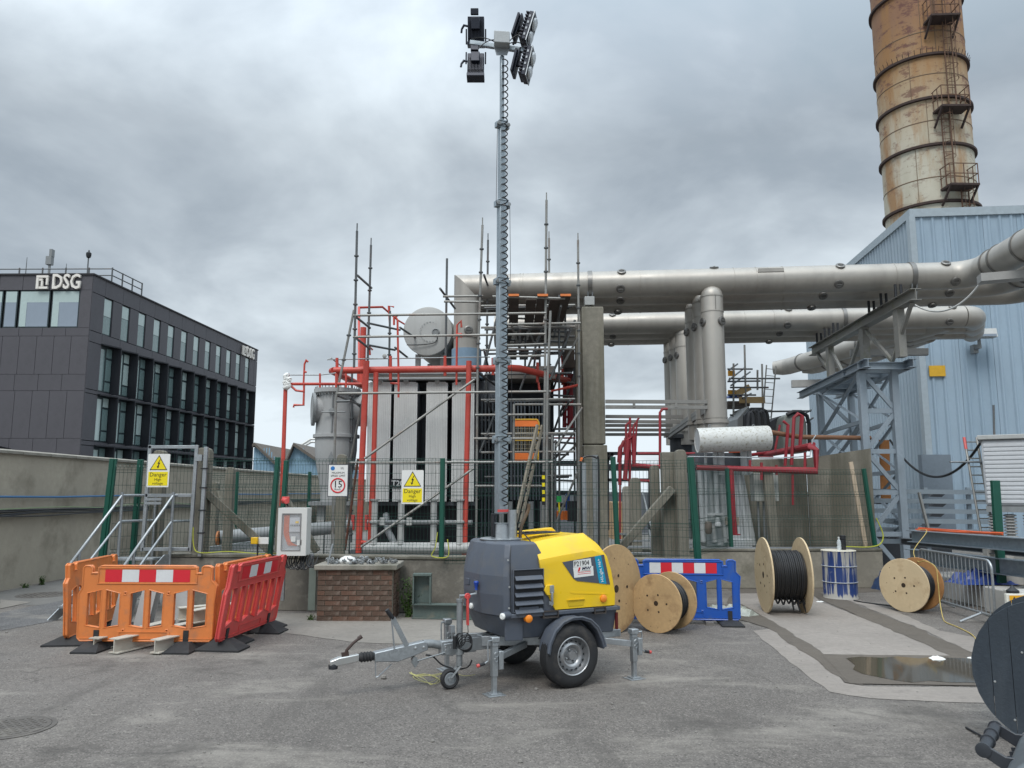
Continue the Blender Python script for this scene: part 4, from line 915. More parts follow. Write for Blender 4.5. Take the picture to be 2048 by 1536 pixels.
# ================================================================= plastic barriers
def outline_slot(x0, x1, z0, z1, skew=0, kind='hexL'):
    c = .045
    if kind == 'L': return [(x0,z0+c*.6),(x1,z0),(x1,z1),(x0,z1-c*.9)]         # taper on the left side
    if kind == 'R': return [(x0,z0),(x1,z0+c*.6),(x1,z1-c*.9),(x0,z1)]
def plate_with_holes(outer, holes, th, tf, name, m, parent, bevel=.006):
    """flat panel with through slots, triangulated between outline and holes"""
    from mathutils.geometry import tessellate_polygon
    loops = [[Vector((x, z, 0)) for x, z in outer]] + [[Vector((x, z, 0)) for x, z in h] for h in holes]
    tris = tessellate_polygon(loops); flat = [p for l in loops for p in l]; n = len(flat)
    vs = [(p.x, -th/2, p.y) for p in flat] + [(p.x, th/2, p.y) for p in flat]
    fs = [tuple(t) for t in tris] + [tuple(i+n for i in reversed(t)) for t in tris]
    k = 0
    for l in loops:
        for i in range(len(l)): a, b_ = k+i, k+(i+1) % len(l); fs.append((a, b_, b_+n, a+n))
        k += len(l)
    mb = MB(tf); mb.add(vs, fs); o = mb.build(name, m, parent, sharp=30)
    rim = MB(tf)
    for j, l in enumerate(loops):
        r = .012 if j == 0 else .008
        for sy in (-1, 1): rim.path([(p.x, sy*(th/2-.004), p.y) for p in l] + [(l[0].x, sy*(th/2-.004), l[0].y)], r, 6)
    rim.build('moulded_rim', m, parent, kind='stuff'); return o
def rounded(x0, x1, z0, z1, r):
    return [(cx_+r*math.cos(R(a0+k*30)), cz_+r*math.sin(R(a0+k*30))) for cx_, cz_, a0 in ((x1-r,z1-r,0),(x0+r,z1-r,90),(x0+r,z0+r,180),(x1-r,z0+r,270)) for k in range(4)]
def barrier(a, b, m, lab, grp, film=True, lean=0.0, z0=.10, H=.84, feet=(.15,.80), slots='hex', filmcols=(0,1,0,1,0), back=False, drop=0.0):
    a, b = Vector(a), Vector(b); e = (b-a).normalized(); n = Vector((e.y,-e.x,0)); L_ = (b-a).length
    tf = lambda p: a + e*p.x + n*(-p.y - lean*(p.z-z0)) + Vector((0,0,p.z - drop*p.x/L_))
    o = thing('plastic_barrier', a, lab, 'barrier', grp); zt = z0+H; r = .05
    outer = [(0.02,z0+.03),(.05,z0),(L_-.05,z0),(L_-.02,z0+.03),(L_-.02,z0+.50*H),(L_-.0,zt-.22),(L_-.06,zt-.16),(L_-.06,zt-.015),(L_-.09,zt),(L_-.15,zt),(L_-.17,zt-.015),(L_-.17,zt-.08),(L_-.24,zt-.08),(L_-.24,zt-.02),(L_-.27,zt),
             (.25,zt),(.22,zt-.02),(.22,zt-.08),(.14,zt-.08),(.14,zt-.02),(.12,zt),(.06,zt),(.04,zt-.02),(.04,zt-.25),(0.0,zt-.32)]
    holes = []; zz0, zz1 = z0+.17*H, z0+.68*H; nS = 6; x = .10; gap = [.045,.115,.045,.115,.045]
    if slots == 'hex':
        tot = L_-.20-sum(gap); w_ = tot/6
        for i in range(6):
            s = outline_slot(x, x+w_, zz0, zz1, kind='L' if i % 2 == 0 else 'R'); holes.append(s[::-1]); x += w_ + (gap[i] if i < 5 else 0)
        for xx in (.10+w_*2+.045+.055, .10+w_*4+.09+.115+.055):
            for zq in (zz1-.04, zz0-.03): holes.append([(xx-.014,zq-.014),(xx+.014,zq-.014),(xx+.014,zq+.014),(xx-.014,zq+.014)][::-1])
    else:
        nb_ = 7; w_ = (L_-.2-(nb_-1)*.05)/nb_
        for i in range(nb_):
            holes.append([(x,zz0+(.05 if i%2 else 0)),(x+w_,zz0+(0 if i%2 else .05)),(x+w_,zz1),(x,zz1)][::-1]); x += w_+.05
    plate_with_holes(outer, holes, .045, tf, 'panel', m, o, .008)
    if film:
        fx0, fx1 = .30, L_-.31; k = len(filmcols); wq = (fx1-fx0)/k
        fr_ = MB(tf)
        for (u0,u1,v0,v1) in ((fx0-.09,fx1+.09,zt-.03,zt-.012),(fx0-.09,fx1+.09,zt-.205,zt-.187),(fx0-.09,fx0-.072,zt-.187,zt-.03),(fx1+.072,fx1+.09,zt-.187,zt-.03)): fr_.bx(u0,u1,-.031,-.022,v0,v1)
        fr_.build('film_surround', m, o, bevel=.004)
        for i, cc_ in enumerate(filmcols):
            mb = MB(tf); mb.bx(fx0+i*wq,fx0+(i+1)*wq-.001,-.0262,-.0235,zt-.180,zt-.040); mb.build('reflective_film', REFW if cc_ else REFR, o)
    rr_ = MB(tf)
    rr_.bx(.04,L_-.04,-.030,-.0225,z0+.02,z0+.032); rr_.bx(L_*.30,L_*.68,-.030,-.0225,z0+.095,z0+.105); rr_.bx(L_*.30,L_*.315,-.030,-.0225,z0+.035,z0+.095); rr_.bx(L_*.665,L_*.68,-.030,-.0225,z0+.035,z0+.095)
    rr_.build('moulded_ribs', m, o)
    for fx in feet:
        x = L_*fx if fx < 1 else fx
        mb = MB(tf); mb.loft([[Vector((x-.05-.10*t_, -.27*0-.03-.24*t_, z)), Vector((x+.05+.10*t_,-.03-.24*t_,z)), Vector((x+.05+.10*t_,.03+.24*t_,z)), Vector((x-.05-.10*t_,.03+.24*t_,z))] for t_, z in ((1,drop*fx+.0),(1,.02+drop*fx),(.85,.035+drop*fx),(.25,z0-.0),(.12,z0+.0))])
        mb.build('rubber_foot', RUBBER, o)
        mb = MB(tf); mb.bx(x-.03,x+.03,-.034,-.0225,z0,z0+.12); mb.build('foot_tongue', RUBBER, o)
    return o
G1 = 'plastic barriers penning the steel beams'
barrier((-5.03,9.27,0), (-3.42,9.22,0), ORANGE, 'orange plastic barrier with red and white film facing the camera', G1)
barrier((-5.42,10.95,0), (-5.24,9.40,0), ORANGE, 'orange plastic barrier on the left side of the pen, seen edge on', G1, film=False, lean=-.06, feet=(.12,.90))
barrier((-3.46,9.35,0), (-3.30,10.95,0), ORANGE, 'orange plastic barrier behind the red one on the right of the pen', G1, lean=.04, feet=(.2,.85))
barrier((-3.34,9.05,0), (-3.16,10.65,0), REDPL, 'red plastic barrier leaning outwards at the right of the pen', G1, lean=-.16, slots='rect', filmcols=(0,1,0,1,0), feet=(.12,.82), z0=.12)
barrier((1.62,11.1,0), (3.14,10.95,0), BLUEPL, 'blue plastic barrier with red and white film behind the cable reels', 'blue barriers', filmcols=(1,0,1,0,1,0), feet=(.9,), z0=.06, H=.80)
# white steel beams inside the pen
WST = mat('cream_steel_paint',(0.50,0.48,0.42),.5,0,.06,2,dirt=(0.3,0.27,0.22),damt=.4)
GSH = 'cream steel beams inside the barrier pen'
def beam_thing(p, q, lab, w=.14, h=.16, up=(0,0,1)): return tag(MB().ibeam(p, q, w, h, up).build('steel_beam', WST), lab, 'beam', GSH)
beam_thing((-4.45,8.98,.09),(-3.75,11.0,.09),'cream steel beam lying flat, second from the left, its end poking out under the orange barrier')
beam_thing((-3.98,8.95,.09),(-3.4,10.5,.09),'cream steel beam lying flat, its end nearest the red barrier',.13,.15)
beam_thing((-4.75,9.12,.08),(-4.3,11.0,.08),'cream steel beam lying flat at the left of the pen',.14,.14)
beam_thing((-4.3,10.3,.24),(-3.5,10.9,.24),'cream steel beam lying across the others at the back of the pen')
beam_thing((-4.0,10.0,.25),(-3.45,10.6,.30),'short cream steel beam propped on the others near the red barrier')
GSB = mat('grey_steel_column',(0.36,0.37,0.37),.5,.1,.06,2,dirt=(0.25,0.24,0.22),damt=.4)
for i, (x0_, x1_, y_, lab) in enumerate(((-5.05,-5.0,10.3,'grey steel column standing upright at the left of the pen'),(-4.72,-4.66,10.2,'wide grey steel column standing upright beside the first one'),(-4.30,-4.42,10.45,'grey steel column leaning left in the pen'))):
    tag(MB().ibeam((x0_,y_,0.0),(x1_+.03,y_+.15,.78),.18,.16,(0,1,0)).build('steel_column', GSB), lab, 'column', 'upright grey columns in the pen')
# ================================================================= the lighting tower trailer
TA = R(27); TD = Vector((math.cos(TA), math.sin(TA), 0)); TN = Vector((-math.sin(TA), math.cos(TA), 0)); TC = Vector((.355, 8.08, 0))
def T(p): p = Vector(p); return TC + TD*p.x + TN*p.y + Vector((0,0,p.z))       # x = u towards the rear, y = v away from camera
HG = mat('slate_grey_moulding', (0.082,0.096,0.122), .48, 0, .06, 2, .12, 260, dirt=(0.115,0.115,0.115), damt=.55, dscale=5, rvar=.1)
YP = mat('yellow_hood_paint', (0.80,0.525,0.013), .36, 0, .03, 1.5, .02, 90, dirt=(0.55,0.40,0.07), damt=.5, dscale=4, coat=.15, rvar=.1)
lt = thing('lighting_tower_trailer', T((0,0,0)), 'yellow and slate grey lighting tower trailer with its telescopic mast fully raised', 'light tower')
def TB(): return MB(T)
# ---- chassis body lower tub
tub = TB(); tub.loft([[Vector(p) for p in q] for q in (
    [(-.62,-.40,.44),(.50,-.44,.43),(.50,.44,.43),(-.62,.40,.44),(-.66,.16,.45),(-.66,-.16,.45)],
    [(-.70,-.46,.655),(.52,-.485,.66),(.52,.485,.66),(-.70,.46,.655),(-.78,.17,.655),(-.78,-.17,.655)])])
tub.build('lower_body', HG, lt, bevel=.012)
# ---- front grey shell: plan outline lofted over height
def ring_at(z, u0, nose, hv, nv, ur=-.185):
    return [Vector((ur,-hv,z)),Vector((ur,hv,z)),Vector((u0+.035,hv,z)),Vector((u0,hv-.035,z)),Vector((nose,nv,z)),Vector((nose,-nv,z)),Vector((u0,-hv+.035,z)),Vector((u0+.035,-hv,z))]
sh = TB(); sh.loft([ring_at(.657,-.715,-.80,.485,.17), ring_at(.85,-.722,-.835,.495,.19), ring_at(1.02,-.722,-.83,.49,.18), ring_at(1.19,-.70,-.79,.465,.16,-.30), ring_at(1.305,-.675,-.745,.43,.14,-.355), ring_at(1.325,-.655,-.72,.40,.13,-.37)])
sh.build('front_shell', HG, lt, bevel=.006, sharp=9)
b = TB()
b.prism([(-.715,-.487,.30+.15),(-.52,-.46,.435),(-.52,-.46,.65),(-.715,-.487,.65)], (0,.02,0)); b.build('lower_flap', HG, lt, bevel=.004)
# seam strip and screws at the shell edge
b = TB(); b.path([(-.66,-.492,.66),(-.668,-.503,.85),(-.668,-.498,1.02),(-.66,-.474,1.19),(-.63,-.432,1.29)], .004, 5); b.build('panel_seam', BLACKM, lt)
b = TB()
for z,v in ((.74,-.497),(.93,-.505),(1.17,-.478)): b.lathe((-.685,v,z),(0,-1,0),[(.009,0),(.009,.006)],10)
b.build('screws', BOLT, lt, kind='stuff')
# louvre recess and blades
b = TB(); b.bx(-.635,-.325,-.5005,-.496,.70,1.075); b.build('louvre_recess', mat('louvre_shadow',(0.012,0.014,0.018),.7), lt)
for i in range(5):
    z = 1.04-.075*i; b = TB(); b.prism([(-.625,-.502,z-.018),(-.625,-.535+.002,z-.052),(-.625,-.530,z-.058),(-.625,-.500,z-.030)], (.29,0,0)); 
    b.build('louvre_blade', HG, lt)
b = TB(); b.bx(-.642,-.635,-.508,-.49,.69,1.082); b.bx(-.325,-.318,-.508,-.49,.69,1.082); b.bx(-.635,-.325,-.508,-.49,1.075,1.082); b.bx(-.635,-.325,-.508,-.49,.692,.70); b.build('louvre_frame', HG, lt, bevel=.002)
b = TB(); b.prism([(-.60,-.503,.685),(-.36,-.503,.685),(-.38,-.512,.74),(-.58,-.512,.74)], (0,.01,0)); b.build('louvre_foot', HG, lt, bevel=.003)
# embossed badge on nose, marker lights
b = TB()
for v in (-.10,.10): b.bx(-.842,-.833,v-.045,v+.045,.90,.96)
b.build('nose_badge', HG, lt, bevel=.004)
ORL = mat('orange_reflector',(0.85,0.25,0.01),.2,0,.03,3,spec=.8); WHL = mat('white_marker_lens',(0.75,0.76,0.74),.2,0,.02,3,spec=.8)
TB().lathe((-.725,-.50,.675),(-1,-.35,0),[(.036,-.05),(.036,.03),(.03,.035)],20).build('marker_housing', HG, lt)
TB().lathe((-.728,-.513,.675),(-1,-.35,0),[(.029,.03),(.029,.045),(.02,.052)],20).build('white_marker_lamp', WHL, lt)
TB().lathe((-.81,.05,.70),(-1,0,0),[(.029,-.03),(.029,.015),(.02,.022)],20).build('white_marker_lamp', WHL, lt)
TB().lathe((-.49,-.515,.635),(0,-1,0),[(.036,-.03),(.036,.014),(.024,.022)],20).build('side_reflector', ORL, lt)
# base rail with fork pockets
b = TB(); b.bx(-.70,.535,-.512,-.47,.645,.685); b.bx(.50,.54,-.512,.512,.645,.685); b.bx(-.70,.535,.47,.512,.645,.685); b.build('base_rail', HG, lt, bevel=.008)
for u0,u1 in ((-.335,-.17),(.235,.365)):
    b = TB(); z0,z1 = .625,.69
    b.bx(u0,u1,-.525,-.46,z0,z0+.008); b.bx(u0,u1,-.525,-.46,z1-.008,z1); b.bx(u0,u0+.008,-.525,-.46,z0+.008,z1-.008); b.bx(u1-.008,u1,-.525,-.46,z0+.008,z1-.008); b.bx(u0+.008,u1-.008,-.50,-.495,z0+.008,z1-.008)
    b.build('fork_pocket', mat('fork_pocket_steel',(0.07,0.06,0.055),.6,.3), lt)
TB().bx(.50,.525,-.49,-.47,.46,.62).build('rear_lamp', mat('rear_lamp_red',(0.10,0.01,0.01),.3), lt)
TB().prism([(-.36,-.462,.432),(-.20,-.462,.432),(-.215,-.462,.475),(-.25,-.462,.495),(-.31,-.462,.495)],(0,.004,0)).build('tub_notch', BLACKM, lt)
# ---- yellow hood, hinged at the back
def hr(z, u0, u1, hv): return [Vector((u0,-hv,z)),Vector((u1-.05,-hv,z)),Vector((u1,-hv+.06,z)),Vector((u1,hv-.06,z)),Vector((u1-.05,hv,z)),Vector((u0,hv,z))]
# built from side profile sections across the width (v), inner sections lower in the middle
prof_lo = [(-.195,.692),(-.285,.855),(-.335,1.02),(-.36,1.15)]      # front edge, from bottom up
def hood_prof(v):
    a = abs(v)
    # top line height lowers towards the sides
    top = 1.40 if a < .36 else 1.40 - (a-.36)*1.55
    rear = 0.505 - (max(0, a-.44))*1.1
    return [(-.195,.692),(-.285,.855),(-.335,1.02),(-.365,min(top,1.15)),(-.385,top-.075),(-.10,top-.03),(.20,top),(.33,top-.055),(.415,top-.17 if a<.4 else min(top-.06,1.14)),(.455,min(1.0,top)),(.50 if a<.46 else .49,.80),(rear,.692)]
secs = []
for v in (-.500,-.494,-.44,-.375,-.33,-.22,.22,.33,.375,.44,.494,.500):
    a = abs(v); s = []
    crease = {0.5:1.185,.494:1.215,.44:1.29,.375:1.35,.33:1.375,.22:1.365}[round(a,3)]
    top = crease
    f = top-.055*(1 if a > .4 else 1.2)
    s = [(-.195,.692),(-.285,.855),(-.338,1.02),(-.352,min(f,1.10)),(-.362 if a>.43 else -.385,f),(-.10,top-.02),(.235,top+.015),(.345,min(top-.02,1.30)),(.405,min(top-.05,1.20)),(.448,1.03),(.49,.80),(.502-(.02 if a>.48 else 0),.692)]
    secs.append([Vector((u, v, z)) for u, z in s])
b = TB(); b.loft(secs); b.build('hood', YP, lt, bevel=.012, sharp=24)
# near side skin detailing: crease swage, handle recess, grille on top
b = TB(); b.prism([(-.03,-.503,.845),(.00,-.503,.83),(.40,-.503,.80),(.40,-.503,.812),(.0,-.503,.846)],(0,.01,0)); b.build('swage_line', YP, lt)
b = TB(); b.prism([(-.07,-.5035,.775),(.13,-.5035,.775),(.115,-.5035,.715),(-.045,-.5035,.715)],(0,.01,0)); b.build('hand_recess', mat('yellow_recess_shade',(0.62,0.42,0.01),.45,0,.03), lt)  # flat plate; the recess shade is put into a darker hood yellow
b = TB(); b.prism([(-.06,-.515,.775),(.13,-.515,.775),(.125,-.503,.755),(-.055,-.503,.755)],(0,.008,0)); b.build('recess_lip', YP, lt)
TB().lathe((.345,-.503,.765),(0,-1,0),[(.036,-.02),(.036,.014),(.024,.022)],20).build('side_reflector', ORL, lt)
GRL = mat('black_grille',(0.03,0.032,0.035),.6)
TB().prism([(-.28,-.10,1.372),(.10,-.10,1.385),(.06,.12,1.385),(-.30,.12,1.372)],(0,0,.012)).build('top_grille', GRL, lt, bevel=.003)
for i in range(5): TB().bx(-.25+i*.06,-.22+i*.06,-.08,.10,1.389,1.397).build('grille_slat', GRL, lt)
TB().loft([[Vector((-.33,.20,1.30)),Vector((-.33,.34,1.30)),Vector((-.33,.34,1.375)),Vector((-.33,.20,1.385))],[Vector((.18,.20,1.34)),Vector((.18,.34,1.34)),Vector((.18,.34,1.418)),Vector((.18,.20,1.425))],[Vector((.26,.20,1.33)),Vector((.26,.34,1.33)),Vector((.26,.34,1.36)),Vector((.26,.20,1.36))]]).build('hood_ridge', YP, lt, bevel=.01)
TB().tube((-.385,-.36,1.33),(-.33,-.1,1.40),.006,6).build('hood_hinge_rod', BLACKM, lt)
# latch
b = TB(); b.prism([(-.30,-.503,.93),(-.235,-.503,.93),(-.215,-.503,.855),(-.245,-.503,.825),(-.295,-.503,.835),(-.325,-.503,.88)],(0,-.022,0)); b.build('latch_lug', YP, lt, bevel=.006)
b = TB(); b.bx(-.268,-.225,-.535,-.526,.855,.925); b.bx(-.256,-.236,-.53,-.522,.735,.86); b.tube((-.246,-.532,.78),(-.246,-.532,.86),.013,8); b.bx(-.27,-.225,-.525,-.508,.745,.775); b.build('latch', GALV, lt, bevel=.002)
# ---- decal on the hood side
n_ = -TN; r_ = TD; u_ = Vector((0,0,1)); DV = -.5045
DGR = mat('slate_decal',(0.075,0.088,0.115),.4); DBL = mat('cyan_decal',(0.0,0.28,0.46),.4)
def quad(name, pts, m, d): b = TB(); b.prism([(u,DV-d,z) for u,z in pts],(0,.0012,0)); return b.build(name, m, lt)
quad('decal_panel', [(-.115,1.130),(.362,1.185),(.428,.895),(.045,.948),(.008,.972)], DGR, .0005)
quad('decal_band', [(.250,1.171),(.325,1.180),(.385,.902),(.300,.913)], DBL, .002)
quad('plate_label', [(.008,1.140),(.205,1.155),(.215,1.082),(.008,1.076)], WHITEP, .002)
quad('hire_label', [(.004,1.075),(.232,1.081),(.238,.99),(.016,.978)], WHITEP, .002)
def TT(u,z,d=.0035): return T((u,DV-d,z))
text('lettering','P21904',INK,lt,TT(.100,1.110),r_+u_*.05,u_,.066,.0006,sx=.88)
text('lettering','MW',mat('navy_ink',(0.01,0.015,0.05),.5),lt,TT(.150,1.062),r_+u_*.03,u_,.036,.0006,off=.001,sx=1.5,shear=.2)
quad('red_slash', [(.055,1.035),(.075,1.036),(.088,1.074),(.068,1.073)], REDINK, .0032)
quad('label_rule', [(.055,1.028),(.205,1.034),(.205,1.030),(.055,1.024)], REDINK, .0032); quad('label_rule', [(.088,1.040),(.205,1.045),(.205,1.042),(.088,1.037)], INK, .0032)
quad('label_rule', [(.055,1.012),(.205,1.018),(.205,1.014),(.055,1.008)], REDINK, .0032)
WINK = mat('white_ink',(0.8,0.82,0.82),.4)
text('lettering','HiLight H6+',WINK,lt,TT(.318,1.035,.0035),u_*1-r_*.19,-r_-u_*.19,.046,.0006)
# ---- fender, wheels, axle
UW = -.085
fen = TB(); k = 12; pr = []
arc = [(-.36,.335),(-.34,.43),(-.285,.53),(-.20,.60),(-.10,.632),(.0,.632),(.10,.60),(.18,.53),(.235,.43),(.262,.345)]
outer = arc; inner = [(u*.93+UW*.07,z-.022) for u,z in arc]
fl_ = TB(); fl_.prism([(u+.0,-.665,z) for u,z in outer]+[(u,-.665,z) for u,z in inner[::-1]],(0,.20,0)); fl_.build('mudguard', HG, lt, bevel=.008, sharp=50)
lip = TB(); lip.path([(u,-.662,z+.002) for u,z in outer], .011, 8); lip.build('mudguard_lip', HG, lt)
fl2 = MB(lambda p: T((p.x,-p.y,p.z))); fl2.prism([(u+.0,-.665,z) for u,z in outer]+[(u,-.665,z) for u,z in inner[::-1]],(0,.20,0)); fl2.build('mudguard', HG, lt, bevel=.008, sharp=50)
TYRE = mat('tyre_rubber',(0.020,0.021,0.023),.72,0,.2,10,.15,80,dirt=(0.085,0.075,0.065),damt=.6,dscale=7); RIM = mat('silver_rim_paint',(0.36,0.37,0.38),.32,.75,.08,8)
def wheel(v, s):
    ax = TN*-1*s; c = T((UW, v, .288)); W_ = .078
    tyre = MB().lathe(c, ax, [(.168,-W_),(.18,-W_-.004),(.235,-W_-.008),(.268,-W_+.006),(.283,-W_+.022),(.286,-.0),(.283,W_-.022),(.268,W_-.006),(.235,W_+.008),(.18,W_+.004),(.168,W_)], 56, cap=False)
    w = tyre.build('wheel', TYRE, lt)
    g_ = MB()
    for t in (-.045,-.016,.016,.045): g_.lathe(c, ax, [(.2835,t-.004),(.2885,t-.004),(.2885,t+.004),(.2835,t+.004)], 56, cap=False)
    g_.build('tread_rib', TYRE, w)
    MB().lathe(c, ax, [(.170,W_-.002),(.176,W_+.006),(.170,W_+.010),(.163,W_+.004),(.158,W_-.02),(.146,W_-.045),(.140,W_-.05),(.118,W_-.028),(.100,W_-.018),(.088,W_-.022),(.070,W_-.045),(.045,W_-.05),(.040,W_-.02),(.036,W_-.012),(.001,W_-.012)], 56, cap=False).build('rim', RIM, w)
    hb = MB(); a, u, vv = frame(ax)
    for i in range(16):
        t = 2*math.pi*i/16; q = c + (u*math.cos(t)+vv*math.sin(t))*.128; hb.lathe(q, ax, [(.0105,W_-.040),(.0105,W_-.034),(.001,W_-.033)], 10)
    hb.build('vent_holes', BLACKM, w)
    nb2 = MB()
    for i in range(4):
        t = 2*math.pi*i/4+.4; q = c + (u*math.cos(t)+vv*math.sin(t))*.057; nb2.lathe(q, ax, [(.009,W_-.05),(.009,W_-.03),(.005,W_-.026)], 6)
    nb2.build('wheel_bolts', GALVD, w)
wheel(-.565, 1); wheel(.565, -1)
TB().tube((UW,-.5,.29),(UW,.5,.29),.035,12).build('axle', GALVD, lt)
TB().bx(UW-.10,UW+.10,-.42,-.36,.30,.43).build('axle_bracket', GALVD, lt)
# ---- chassis, drawbar, coupling
b = TB(); b.beam((-.86,-.0,.36),(-.55,0,.36),.10,.12); b.beam((-.74,-.03,.38),(-.1,-.40,.40),.06,.09); b.beam((-.74,.03,.38),(-.1,.40,.40),.06,.09); b.beam((-.1,-.40,.41),(.60,-.40,.41),.05,.07); b.beam((-.1,.40,.41),(.60,.40,.41),.05,.07)
b.build('chassis', GALV, lt, bevel=.004)
b = TB(); b.beam((-1.16,0,.345),(-.80,0,.35),.09,.125); b.build('drawbar_clamp', GALV, lt, bevel=.006)
b = TB(); b.prism([(-1.14,-.055,.385),(-1.02,-.055,.39),(-1.0,-.055,.30),(-1.05,-.055,.27),(-1.13,-.055,.29)],(0,.11,0)); b.build('hinge_plate', GALV, lt, bevel=.004)
b = TB(); b.path([(-1.33,0,.395),(-1.24,0,.39),(-1.14,0,.365),(-1.05,0,.34)], .038, 14); b.build('drawbar_tube', GALVD, lt)
b = TB(); b.prism([(-1.80,-.045,.365),(-1.33,-.045,.425),(-1.30,-.045,.41),(-1.29,-.045,.345),(-1.42,-.045,.305),(-1.58,-.045,.265),(-1.80,-.045,.285)],(0,.09,0)); b.build('overrun_housing', GALV, lt, bevel=.008)
b = TB()
for u_x, z in ((-1.42,.375),(-1.34,.375),(-1.12,.33),(-1.07,.35),(-1.12,.36)): b.lathe((u_x,-.046,z),(0,-1,0),[(.013,0),(.013,.008),(.006,.012)],6)
for i in range(5): b.lathe((-1.70+.0*i+.04*i,-.046,.345+.006*i),(0,-1,0),[(.004,0),(.004,.003)],6)
b.build('bolts', BOLT, lt, kind='stuff')
b = TB(); b.lathe((-1.94,0,.33),(1,0,0),[(.03,0)]+[((.046 if i%2 else .036),.015+.014*i) for i in range(9)]+[(.03,.15)],20); b.build('rubber_bellows', RUBBER, lt)
b = TB(); b.loft([[Vector((-2.20,-.028,.285)),Vector((-2.20,.028,.285)),Vector((-2.20,.028,.325)),Vector((-2.20,-.028,.325))],[Vector((-2.12,-.04,.28)),Vector((-2.12,.04,.28)),Vector((-2.12,.04,.35)),Vector((-2.12,-.04,.35))],[Vector((-1.94,-.032,.30)),Vector((-1.94,.032,.30)),Vector((-1.94,.032,.365)),Vector((-1.94,-.032,.365))]]); b.build('coupling_head', mat('bright_zinc',(0.6,0.61,0.60),.3,.85,.06,9), lt, bevel=.008)
b = TB(); b.lathe((-2.165,0,.255),(0,0,1),[(.04,0),(.042,.03),(.03,.05)],18); b.build('ball_cup', BLACKM, lt)
b = TB(); b.path([(-2.06,0,.345),(-2.05,0,.40),(-1.99,0,.46),(-1.93,0,.50)], [.013,.014,.014,.013], 8); b.beam((-2.09,0,.36),(-2.03,0,.37),.03,.05); b.tube((-1.945,-.0,.493),(-1.915,0,.512),.019,8); b.build('coupling_handle', mat('brown_black_handle',(0.05,0.03,0.025),.5), lt)
b = TB(); b.beam((-1.50,-.04,.40),(-1.64,-.04,.655),.045,.014,(0,1,0)); b.beam((-1.62,-.05,.36),(-1.655,-.05,.66),.012,.012,(0,1,0)); b.build('handbrake_lever', GALV, lt)
b = TB(); b.tube((-1.64,-.04,.65),(-1.70,-.04,.735),.021,10); b.build('handbrake_grip', BLACKM, lt, bevel=.004)
b = TB(); b.tube((-1.79,-.03,.30),(-1.785,-.03,.16),.006,5); b.beam((-1.64,-.03,.25),(-1.76,-.03,.155),.02,.006); b.tube((-1.76,-.03,.155),(-1.785,-.03,.15),.006,5); b.build('breakaway_bracket', GALV, lt)
b = TB(); b.lathe((-1.42,-.05,.27),(0,1,0),[(.025,0),(.025,.05)],12); b.prism([(-1.46,-.055,.26),(-1.38,-.055,.25),(-1.42,-.055,.20)],(0,.02,0)); b.tube((-1.40,-.05,.26),(-1.12,-.05,.31),.008,6); b.build('brake_linkage', GALVD, lt)
tag(TB().path(smooth_path([(-1.31,-.03,.30),(-1.24,-.03,.28),(-1.15,-.05,.20),(-1.02,-.10,.16),(-.93,-.14,.18),(-.90,-.16,.24)],6),.008,6).build('brake_cable', CABLEB, lt))
# ---- jockey wheel on its tube
JU, JV = -1.02, -.14; JX, JY = -1.115, -.14
b = TB(); b.tube((JU,JV,.20),(JU,JV,.78),.030,14); b.tube((JU,JV,.775),(JU,JV,.80),.034,14); b.lathe((JU,JV,.30),(0,0,1),[(.042,0),(.042,.06)],14); b.build('jockey_tube', GALVD, lt)
b = TB(); b.tube((JU,JV,.30),(JU,JV,.19),.024,12); b.beam((JU,JV-.028,.20),(JX,JY-.028,.10),.012,.04,(0,1,0)); b.beam((JU,JV+.028,.20),(JX,JY+.028,.10),.012,.04,(0,1,0)); b.build('jockey_fork', GALVD, lt, bevel=.003)
b = TB(); b.lathe((JX,JY,.0915),(0,1,0),[(.058,-.02),(.075,-.026),(.088,-.018),(.0915,0),(.088,.018),(.075,.026),(.058,.02)],32,cap=False); jw = b.build('jockey_wheel', TYRE, lt)
b = TB(); b.lathe((JX,JY,.0915),(0,-1,0),[(.058,.02),(.05,.022),(.046,.012),(.02,.012),(.018,.028),(.001,.028)],28,cap=False); b.build('rim', GALV, jw)
b = TB(); b.path([(JU,JV,.80),(JU,JV,.83),(JU+.06,JV-.02,.832),(JU+.15,JV-.04,.845),(JU+.15,JV-.04,.89)],.008,8); b.build('jockey_crank', GALV, lt)
TB().lathe((JU+.15,JV-.04,.88),(0,0,1),[(.016,0),(.012,.02),(.02,.045),(.026,.07),(.018,.08)],12).build('blue_crank_knob', mat('blue_plastic_knob',(0.01,0.05,0.32),.4), lt)
b = TB(); b.beam((JU+.065,JV-.03,.835),(JU+.07,JV-.03,.56),.018,.035,(0,1,0)); b.lathe((JU+.065,JV-.03,.825),(0,1,0),[(.03,-.01),(.03,.01)],10); b.build('red_safety_hook', REDPL, lt, bevel=.004)
b = TB(); b.path([(JU+.07,JV-.03,.57),(JU+.075,JV-.03,.5),(JU+.05,JV,.42)],.004,5)
for k in range(5): b.ring((JU+.03+.006*k,JV-.04,.42-.012*k),(.25,1,.1*k-.2),.075-.006*k,.0055,20,5)
b.ring((JU-.01,JV-.045,.44),(.9,.6,0),.055,.005,18,5); b.tube((JU-.06,JV-.03,.36),(JU-.06,JV-.03,.47),.02,8); b.build('towing_cable_coil', CABLEB, lt)
TB().bx(JU-.09,JU-.045,JV+.0,JV+.05,.50,.56).build('plug_holder', GALV, lt)
